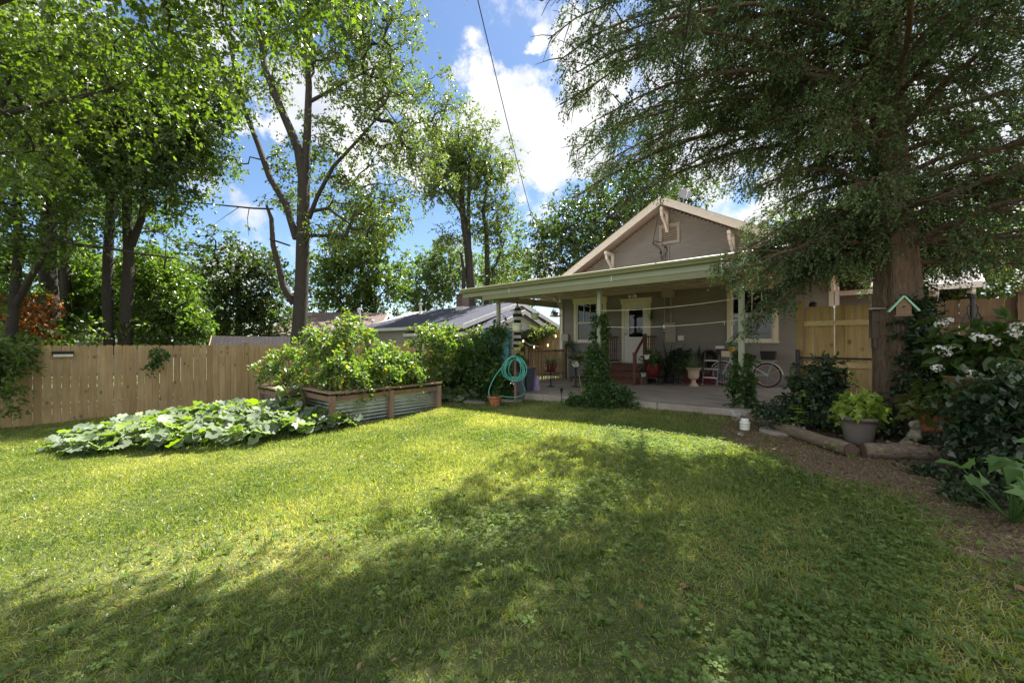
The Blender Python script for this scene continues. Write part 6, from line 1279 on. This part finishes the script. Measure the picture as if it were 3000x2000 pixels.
vinemass('orange_shrub', 'orange leaved shrub glowing between the first two trunks', 'shrub', blobs_((85, 960, 13.2, .5, .4, .6), (110, 900, 13.2, .45, .4, .5), (20, 900, 13.5, .4, .4, .4)), 60, 155, 'lf_orange', .12, .16, 5, .25, 6, OVAL)
# near overhanging maple, trunk outside the picture
ov = tree('overhanging_maple', 'maple whose near boughs hang across the upper sky corner', 'tree',
     [[(-10.2, 4.2, -.7, .3), (-9.8, 4.6, 2, .26), (-9.2, 5.2, 4.5, .22), (-8.4, 6.0, 6.5, .16), (-7.0, 6.8, 8.0, .10), (-5.0, 7.0, 8.8, .06)], [(-9.6, 5.0, 4, .07), (-9.0, 7.0, 5.4, .05), (-7.6, 7.8, 6.4, .03)], [(-8.0, 6.2, 7.0, .1), (-6.0, 6.4, 7.6, .08), (-4.4, 6.4, 7.8, .05), (-3.1, 6.3, 7.6, .03)], [(-7.0, 6.8, 8.0, .1), (-4.5, 6.2, 8.3, .08), (-2, 6.2, 8.4, .06), (.5, 6.4, 8.6, .04), (1.6, 6.3, 8.7, .02)]],
     blobs_((150, 150, 7.6, 1.5, 1.3, 1.2), (380, 60, 7.2, 1.2, 1.2, 1.0), (350, 290, 7.8, 1.1, 1.0, .8), (560, 120, 7.2, .95, .9, 1.0), (700, 40, 7, .9, .8, .9), (620, 250, 7.6, .6, .6, .6), (840, 30, 6.8, .75, .7, .75), (950, 20, 6.6, .55, .5, .8), (60, 400, 7.6, 1.2, 1, .9), (800, 130, 7.0, .4, .4, .5), (960, 170, 6.6, .16, .2, .55), (880, 200, 6.8, .2, .2, .4), (-80, 250, 7, 1.3, 1, 1.4), (500, -150, 7, 2.6, 1.4, 1), (900, -150, 6.8, 1.6, 1.2, .8)) + [(-2.3, 6.0, 8.3, 1, .9, .5, 2), (-1.0, 6.3, 8.4, 1, .8, .5, 2.4), (.3, 6.5, 8.6, 1, .8, .5, 2.4), (1.4, 6.3, 8.7, .9, .8, .5, 2), (.6, 5.4, 8.8, 1, .8, .5, 2)],
     520, M['barkd'], M['lf_maple'], MAPL, .088, 6, .42, 9, .26, 160, rtip=.006, droop=.6, up=.3, twr=.003)
# ================================================================== the cedar
rng = np.random.default_rng(200)
cb = gg(5.45, 5.45); ct = thing('cedar_tree', 'huge shaggy red cedar with drooping dark boughs over the patio', 'cedar tree', cb); coff = Vector((-cb.x, -cb.y, -cb.z))
tk = [(5.45, 5.45, gz(5.45, 5.45) - .1, .36), (5.42, 5.45, .4, .29), (5.38, 5.45, 1.3, .26), (5.36, 5.45, 2.2, .235), (5.28, 5.45, 3.2, .20), (5.22, 5.45, 4.6, .17), (5.2, 5.5, 6.5, .14), (5.2, 5.5, 8.5, .10), (5.2, 5.5, 11, .05)]
k = MB(); vs = []; nn_ = 40
fine = []
for i in range(len(tk) - 1):
    for j in range(8): t = j / 8; fine.append([a + (b_ - a) * t for a, b_ in zip(tk[i], tk[i + 1])])
fine.append(list(tk[-1]))
for p in fine:
    for j in range(nn_):
        a = 2 * PI * j / nn_; fl = 1 + .10 * math.sin(5 * a + p[2] * .6) + .05 * math.sin(11 * a - p[2] * 1.1) + .035 * mnoise.noise(Vector((a * 6, p[2] * 1.5, 3))) + (.18 * max(0, .5 - p[2]) * (1 + math.sin(4 * a)))
        vs.append((p[0] + p[3] * fl * math.cos(a), p[1] + p[3] * fl * math.sin(a), p[2]))
k.add(vs, [(i * nn_ + j, i * nn_ + (j + 1) % nn_, (i + 1) * nn_ + (j + 1) % nn_, (i + 1) * nn_ + j) for i in range(len(fine) - 1) for j in range(nn_)], True)
k.build('trunk', M['barkc'], ct, coff)
kb = MB(); Cs = []; outs = []; Lw = []; LOW = [False]; rr = random.Random(77)
def bough(z0, az, ln, rise, drop, r0=.055, dens=1.0, twf=1.0):
    """a main limb leaving the trunk, arching out and drooping, with secondary twigs carrying foliage"""
    ln *= .93
    base = np.array([np.interp(z0, [t[2] for t in tk], [t[0] for t in tk]), 5.46, z0]); d = np.array([math.cos(az), math.sin(az), 0]); n = 9; pts = []; wob = rr.uniform(-.25, .25); w2 = rr.uniform(-.2, .2)
    for i in range(n + 1):
        t = i / n; p = base + d * ln * t + np.array([-d[1], d[0], 0]) * (wob * t * t + w2 * math.sin(t * 5) * .4) * ln * .4 + np.array([0, 0, rise * math.sin(t * PI * .6) - drop * t * t + rr.uniform(-.03, .03)]); pts.append(p)
    kb.tube([Vector(p) for p in pts], [r0 * (1 - .85 * i / n) + .004 for i in range(n + 1)], 6, caps=False)
    m = int(ln * 6.5 * dens)
    for q in range(m):
        t = .06 + .94 * (q + rr.random()) / m; i = min(n - 1, int(t * n)); p = pts[i] + (pts[i + 1] - pts[i]) * (t * n - i)
        a2 = az + rr.choice((-1, 1)) * rr.uniform(.35, 1.1); l2 = (.25 + .5 * (1 - t) * ln * .35 + .25 * rr.random()) * twf; d2 = np.array([math.cos(a2), math.sin(a2), rr.uniform(-.35, .3)])
        e = p + d2 * l2 + np.array([0, 0, -.12 * l2 * l2 - .06]); mid = (p + e) / 2 + np.array([0, 0, .05 * l2])
        kb.tube([Vector(p), Vector(mid), Vector(e)], [.012, .008, .004], 4, caps=False)
        for s_ in range(max(2, int(l2 * 4.2))):
            u = .25 + .75 * (s_ + rr.random()) / max(2, int(l2 * 4.2)); c = (1 - u) * p + u * e; Cs.append(c + np.array([rr.uniform(-.08, .08), rr.uniform(-.08, .08), rr.uniform(-.1, .04)])); outs.append(d2 * .6 + d * .3); Lw.append(LOW[0])
    Cs.append(pts[-1]); outs.append(d); Lw.append(LOW[0])
def azx(dx, dy): return math.atan2(dy, dx)
# boughs reaching out over the house and yard
for i in range(116):
    z0 = 2.35 + 7.5 * (i / 116) ** 1.05; az = i * 2.39996 + rr.uniform(-.3, .3); ln = (4.5 if z0 < 6.5 else 4.5 - (z0 - 6.5) * .75) * rr.uniform(.75, 1.08)
    dirx = math.cos(az)
    if math.sin(az) > .55: ln *= .68
    if z0 < 4.0 and dirx < -.1: ln *= .45
    if z0 > 6.2 and i % 3: continue
    if math.sin(az) < -.3 and dirx > 0 and i % 2: continue
    cfy = math.sin(az) * ln + 5.46
    if cfy < 1.9: ln *= .62
    bough(z0, az, ln, rr.uniform(.3, .9), rr.uniform(.5, 1.2) * ln / 4, .038)
for (z0, a, ln, ri, dr_) in ((4.2, 2.75, 4.9, .8, .9), (4.9, 2.6, 4.8, 1.0, .9), (5.4, 3.05, 4.6, .9, 1.0), (4.6, 2.5, 4.6, .9, .5), (6.0, 2.8, 4.9, .6, 1.2), (4.4, 2.9, 4.2, .9, .6), (4.6, 3.2, 4.2, .8, .9), (5.8, 2.45, 5.2, .6, 1.0), (5.2, 2.2, 4.6, .8, .8), (6.6, 2.65, 5.0, .6, 1.4)): bough(z0, a, ln, ri, dr_, .042, 1.2)
for (z0, a, ln, ri, dr_) in ((6.9, 2.95, 5.2, .7, .6), (7.4, 3.25, 5.0, .8, .6), (7.0, 2.7, 5.4, .8, .5), (7.8, 3.0, 5.0, .6, .6), (7.2, 3.45, 4.8, .6, .5), (8.0, 2.75, 5.0, .6, .5), (7.6, 3.6, 4.2, .6, .5), (8.2, 3.3, 4.6, .6, .5)): bough(z0, a, ln, ri, dr_, .04, 1.5, 1.2)
LOW[0] = True
# low drooping bough in front of the right window, tips hang to about 1.7 m
for (z0, a, ln, ri, dr_) in ((2.85, 2.9, 1.9, .15, .75), (2.7, 2.75, 1.75, .1, 1.0), (2.9, 3.1, 1.6, .1, .7), (3.0, 2.6, 2.1, .2, .8), (2.8, 3.0, 1.3, .1, .6), (2.6, 2.85, 1.95, .05, 1.15), (2.75, 2.65, 1.4, .1, .8), (3.1, 2.95, 2.3, .2, .8), (2.9, 2.9, 1.2, .1, .5), (3.1, 3.2, 1.3, .1, .6), (2.7, 3.1, 1.0, .1, .5), (3.2, 2.7, 1.5, .1, .5)): bough(z0, a, ln, ri, dr_, .03, 1.5, .6)
for (z0, a, ln, ri, dr_) in ((2.6, -.2, 2.6, .3, .5), (2.9, .35, 3.0, .3, .5), (3.2, -.5, 2.8, .3, .6), (2.7, .9, 2.5, .3, .5), (3.4, .0, 3.2, .4, .8), (3.0, .6, 3.0, .4, .7)): bough(z0, a, ln, ri, dr_, .05, 1.3)
kb.build('bough', M['barkc'], ct, coff)
Cs = np.array(Cs); outs = nrm(np.array(outs)); Ls = np.array(Lw)
hd = np.hypot(Cs[:, 0] - 5.4, Cs[:, 1] - 5.46); kp = (Ls | (Cs[:, 0] > 4.9) | (Cs[:, 2] > 2.5 + .37 * hd)) & ((hd < 4.7) | (Cs[:, 2] > 7.3)); Cs, outs = Cs[kp], outs[kp]
_n = 480; _z = rng.uniform(2.9, 7.0, _n); _a = rng.uniform(0, 2 * PI, _n); _r = rng.uniform(.22, 1.0, _n); _C = np.stack([5.33 + np.cos(_a) * _r, 5.45 + np.sin(_a) * _r, _z], 1)
Cs = np.concatenate([Cs, _C]); outs = np.concatenate([outs, np.stack([np.cos(_a), np.sin(_a), -.2 + 0 * _a], 1)])
P, D, Nn, Sz, O, dv, TL = sprays(rng, Cs, .07, outs * .6, 6, .17, 14, .036, .7, .2, .8, .008)
D = nrm(D + np.repeat(dv, 14, 0) * .6)
link('crown', leafmesh('crown', KITE, P, D, Nn, Sz, rng.uniform(0, 1, len(P))), M['lf_cedar'], ct, coff)
tV, tF = twigmesh('', O - dv * TL[:, None] * .2, dv, TL * 1.1, .003); link('branchwork', npmesh('branchwork', tV, tF, 3), M['barkc'], ct, coff)
print('cedar leaves', len(P), 'boughs', len(Cs))
# ================================================================== lawn
rng = np.random.default_rng(300)
def lawn_pts(n, x0, x1, y0, y1, lim=1.42):
    X = rng.uniform(x0, x1, n); Y = rng.uniform(y0, y1, n)
    k = np.abs(X) < Y * lim + 1.2; s, t = toh(X, Y); k &= ~((t < 5.12) & (s > -3.6) & (s < 5.9)); k &= (t > -1)
    k &= rng.uniform(0, 1, n) > dirt_w(X, Y) * .93
    fx = (X - LF0[0]) * UF[1] - (Y - LF0[1]) * UF[0]; k &= fx > .02
    k &= ~((X > 4.0) & (Y > 4.2)) | (rng.uniform(0, 1, n) < .04)
    inb_ = ((X - A0.x) * D1.x + (Y - A0.y) * D1.y, (X - A0.x) * D2.x + (Y - A0.y) * D2.y); k &= ~((inb_[0] > 0) & (inb_[0] < BW) & (inb_[1] > 0) & (inb_[1] < BL))
    X, Y = X[k], Y[k]; return X, Y, g(X, Y)
def patch(X, Y, f, ph): return .5 + .5 * np.sin(X * f + 1.7 * np.sin(Y * f * .7 + ph)) * np.sin(Y * f * 1.3 + 1.3 * np.sin(X * f * .6 + ph * 2))
LV = []
def blades(n, x0, x1, y0, y1, h, w, flop):
    X, Y, Z = lawn_pts(n, x0, x1, y0, y1); m = len(X); pt_ = patch(X, Y, 1.6, .5); hh = h * rng.uniform(.45, 1.25, m) * (.7 + .6 * pt_)
    D = nrm(np.stack([rng.normal(size=m) * flop, rng.normal(size=m) * flop, np.ones(m)], 1)); Nn = nrm(np.stack([rng.normal(size=m), rng.normal(size=m), np.full(m, .2)], 1))
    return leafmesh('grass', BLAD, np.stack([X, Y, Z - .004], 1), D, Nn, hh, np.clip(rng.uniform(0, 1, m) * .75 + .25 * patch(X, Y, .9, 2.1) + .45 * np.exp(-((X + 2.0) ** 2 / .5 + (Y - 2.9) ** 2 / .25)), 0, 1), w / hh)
m, nt, b = mat('grass', (.1, .15, .03), .36, 0, .6)
a = N(nt, 'ShaderNodeAttribute', attribute_name='rnd').outputs['Fac']; n1 = tex(nt, 'ShaderNodeTexNoise', .9, None, None, 5, .6, co='World').outputs['Fac']
f = mth(nt, 'ADD', mth(nt, 'MULTIPLY', a, 1.0), mth(nt, 'MULTIPLY_ADD', n1, 1.5, -.8), clamp=True)
c = ramp(nt, f, [(0, (.065, .115, .034)), (.42, (.185, .232, .070)), (.80, (.32, .335, .13)), (1, (.46, .44, .24))]); L(nt, c, b.inputs['Base Color'])
tl = N(nt, 'ShaderNodeBsdfTranslucent'); L(nt, mixc(nt, 1, c, (2.1, 2.1, .6), 'MULTIPLY'), tl.inputs[0]); mx = N(nt, 'ShaderNodeMixShader'); mx.inputs[0].default_value = .45; L(nt, b.outputs[0], mx.inputs[1]); L(nt, tl.outputs[0], mx.inputs[2]); L(nt, mx.outputs[0], nt.nodes['Material Output'].inputs[0]); M['grass'] = m
lawn = tag(bpy.data.objects.new('grass', None), 'patchy mown lawn grass mixed with clover', 'grass', kind='stuff'); COL.objects.link(lawn)
for i, a_ in enumerate(((170000, -5, 5, .6, 3.2, .044, .0056, 1.2), (300000, -8.5, 6, 3.2, 6.2, .050, .0064, 1.0), (260000, -13, 5.5, 6.2, 9.5, .055, .0085, .9), (110000, -12, 2, 9.5, 14, .060, .012, .9))):
    link('blades', blades(*a_), M['grass'], lawn)
# coarse taller tufts
def tufts(n, x0, x1, y0, y1):
    X, Y, Z = lawn_pts(n, x0, x1, y0, y1); k = patch(X, Y, 2.3, 4) > .5; X, Y, Z = X[k], Y[k], Z[k]; q = 11; m = len(X) * q
    a = rng.uniform(0, 2 * PI, m); D = nrm(np.stack([np.cos(a) * .8, np.sin(a) * .8, rng.uniform(.2, .9, m)], 1)); P = np.repeat(np.stack([X, Y, Z], 1), q, 0); P[:, :2] += rng.normal(size=(m, 2)) * .012
    hh = .075 * rng.uniform(.5, 1.3, m); return leafmesh('tuft', BLAD, P, D, np.stack([0 * a, 0 * a, 1 + 0 * a], 1), hh, rng.uniform(.1, .6, m), .0095 / hh)
link('tufts', tufts(1500, -3.0, 4.5, .9, 5.0), M['grass'], lawn)
# clover
def clover(n, x0, x1, y0, y1, sz):
    X, Y, Z = lawn_pts(n, x0, x1, y0, y1); k = rng.uniform(0, 1, len(X)) < (.12 + .88 * (patch(X, Y, 1.1, 1) > .45)) * np.clip(.45 + .35 * X, .10, 1); X, Y, Z = X[k], Y[k], Z[k]; m = len(X); a0 = rng.uniform(0, 2 * PI, m); Z = Z + rng.uniform(.015, .065, m)
    a = (a0[:, None] + np.array([0, 2.094, 4.189])[None]).ravel(); P = np.repeat(np.stack([X, Y, Z], 1), 3, 0); D = np.stack([np.cos(a), np.sin(a), .12 + 0 * a], 1); nv = np.repeat(nrm(np.stack([rng.normal(size=m) * .3, rng.normal(size=m) * .3, np.ones(m)], 1)), 3, 0)
    return leafmesh('clover', CLOV, P, D, nv, np.repeat(sz * rng.uniform(.6, 1.4, m), 3), np.repeat(rng.uniform(0, 1, m), 3))
M['lf_clover'] = leafmat('lf_clover', (.085, .145, .045), (.20, .27, .085), .42, .6, (2.0, 2.3, .5), 1.2, spec=.25)
cl_ = tag(bpy.data.objects.new('clover', None), 'clover patches spread through the lawn', 'clover', kind='stuff'); COL.objects.link(cl_)
link('leaflets', clover(42000, -5, 5, .7, 3.4, .021), M['lf_clover'], cl_); link('leaflets', clover(34000, -8, 6, 3.4, 7, .021), M['lf_clover'], cl_)
# broad plantain rosettes and fallen leaves in the lawn
wd = tag(bpy.data.objects.new('lawn_weeds', None), 'broadleaf weeds growing low in the shaded lawn', 'weeds', kind='stuff'); COL.objects.link(wd)
X, Y, Z = lawn_pts(1700, -3, 4, .9, 5.5); kk = rng.uniform(0, 1, len(X)) < np.clip(.4 + .25 * X, .12, 1); X, Y, Z = X[kk], Y[kk], Z[kk]; q = 6; m_ = len(X) * q; a = rng.uniform(0, 2 * PI, m_)
P = np.repeat(np.stack([X, Y, Z + .012], 1), q, 0); D = nrm(np.stack([np.cos(a), np.sin(a), rng.uniform(.15, .9, m_)], 1)); link('foliage', leafmesh('foliage', OVAL, P, D, np.stack([0 * a, 0 * a, 1 + 0 * a], 1) + rng.normal(size=(m_, 3)) * .2, rng.uniform(.022, .06, m_), rng.uniform(0, 1, m_), rng.uniform(.7, 1.2, m_)), M['lf_clover'], wd)
X, Y, Z = lawn_pts(420, -9, 5, 1, 9); m_ = len(X); fl = tag(bpy.data.objects.new('fallen_leaves', None), 'few brown leaves fallen on the lawn', 'fallen leaves', kind='stuff'); COL.objects.link(fl)
link('litter', leafmesh('litter', OVAL, np.stack([X, Y, Z + .035], 1), nrm(np.stack([rng.normal(size=m_), rng.normal(size=m_), rng.normal(size=m_) * .2], 1)), nrm(rng.normal(size=(m_, 3)) * .4 + np.array([0, 0, 1])), rng.uniform(.02, .055, m_), rng.uniform(0, 1, m_)), leafmat('lf_fallen', (.12, .06, .03), (.30, .18, .09), .2, .6, (1.4, 1.1, .7), 4), fl)
# dry leaves and litter on the earth
lt = tag(bpy.data.objects.new('leaf_litter', None), 'dry leaves and twigs scattered on the bare earth', 'leaf litter', kind='stuff'); COL.objects.link(lt)
X = rng.uniform(2, 6.5, 30000); Y = rng.uniform(1.2, 6.8, 30000); k = dirt_w(X, Y) > rng.uniform(.05, 1, 30000); X, Y = X[k], Y[k]; m_ = len(X); P = np.stack([X, Y, g(X, Y) + .006], 1)
D = nrm(np.stack([rng.normal(size=m_), rng.normal(size=m_), rng.normal(size=m_) * .1], 1)); link('litter', leafmesh('litter', KITE, P, D, nrm(rng.normal(size=(m_, 3)) * .3 + np.array([0, 0, 1])), rng.uniform(.01, .035, m_), rng.uniform(0, 1, m_)), leafmat('lf_dry', (.14, .09, .06), (.34, .25, .17), .15, .7, (1.3, 1.1, .8), 4), lt)
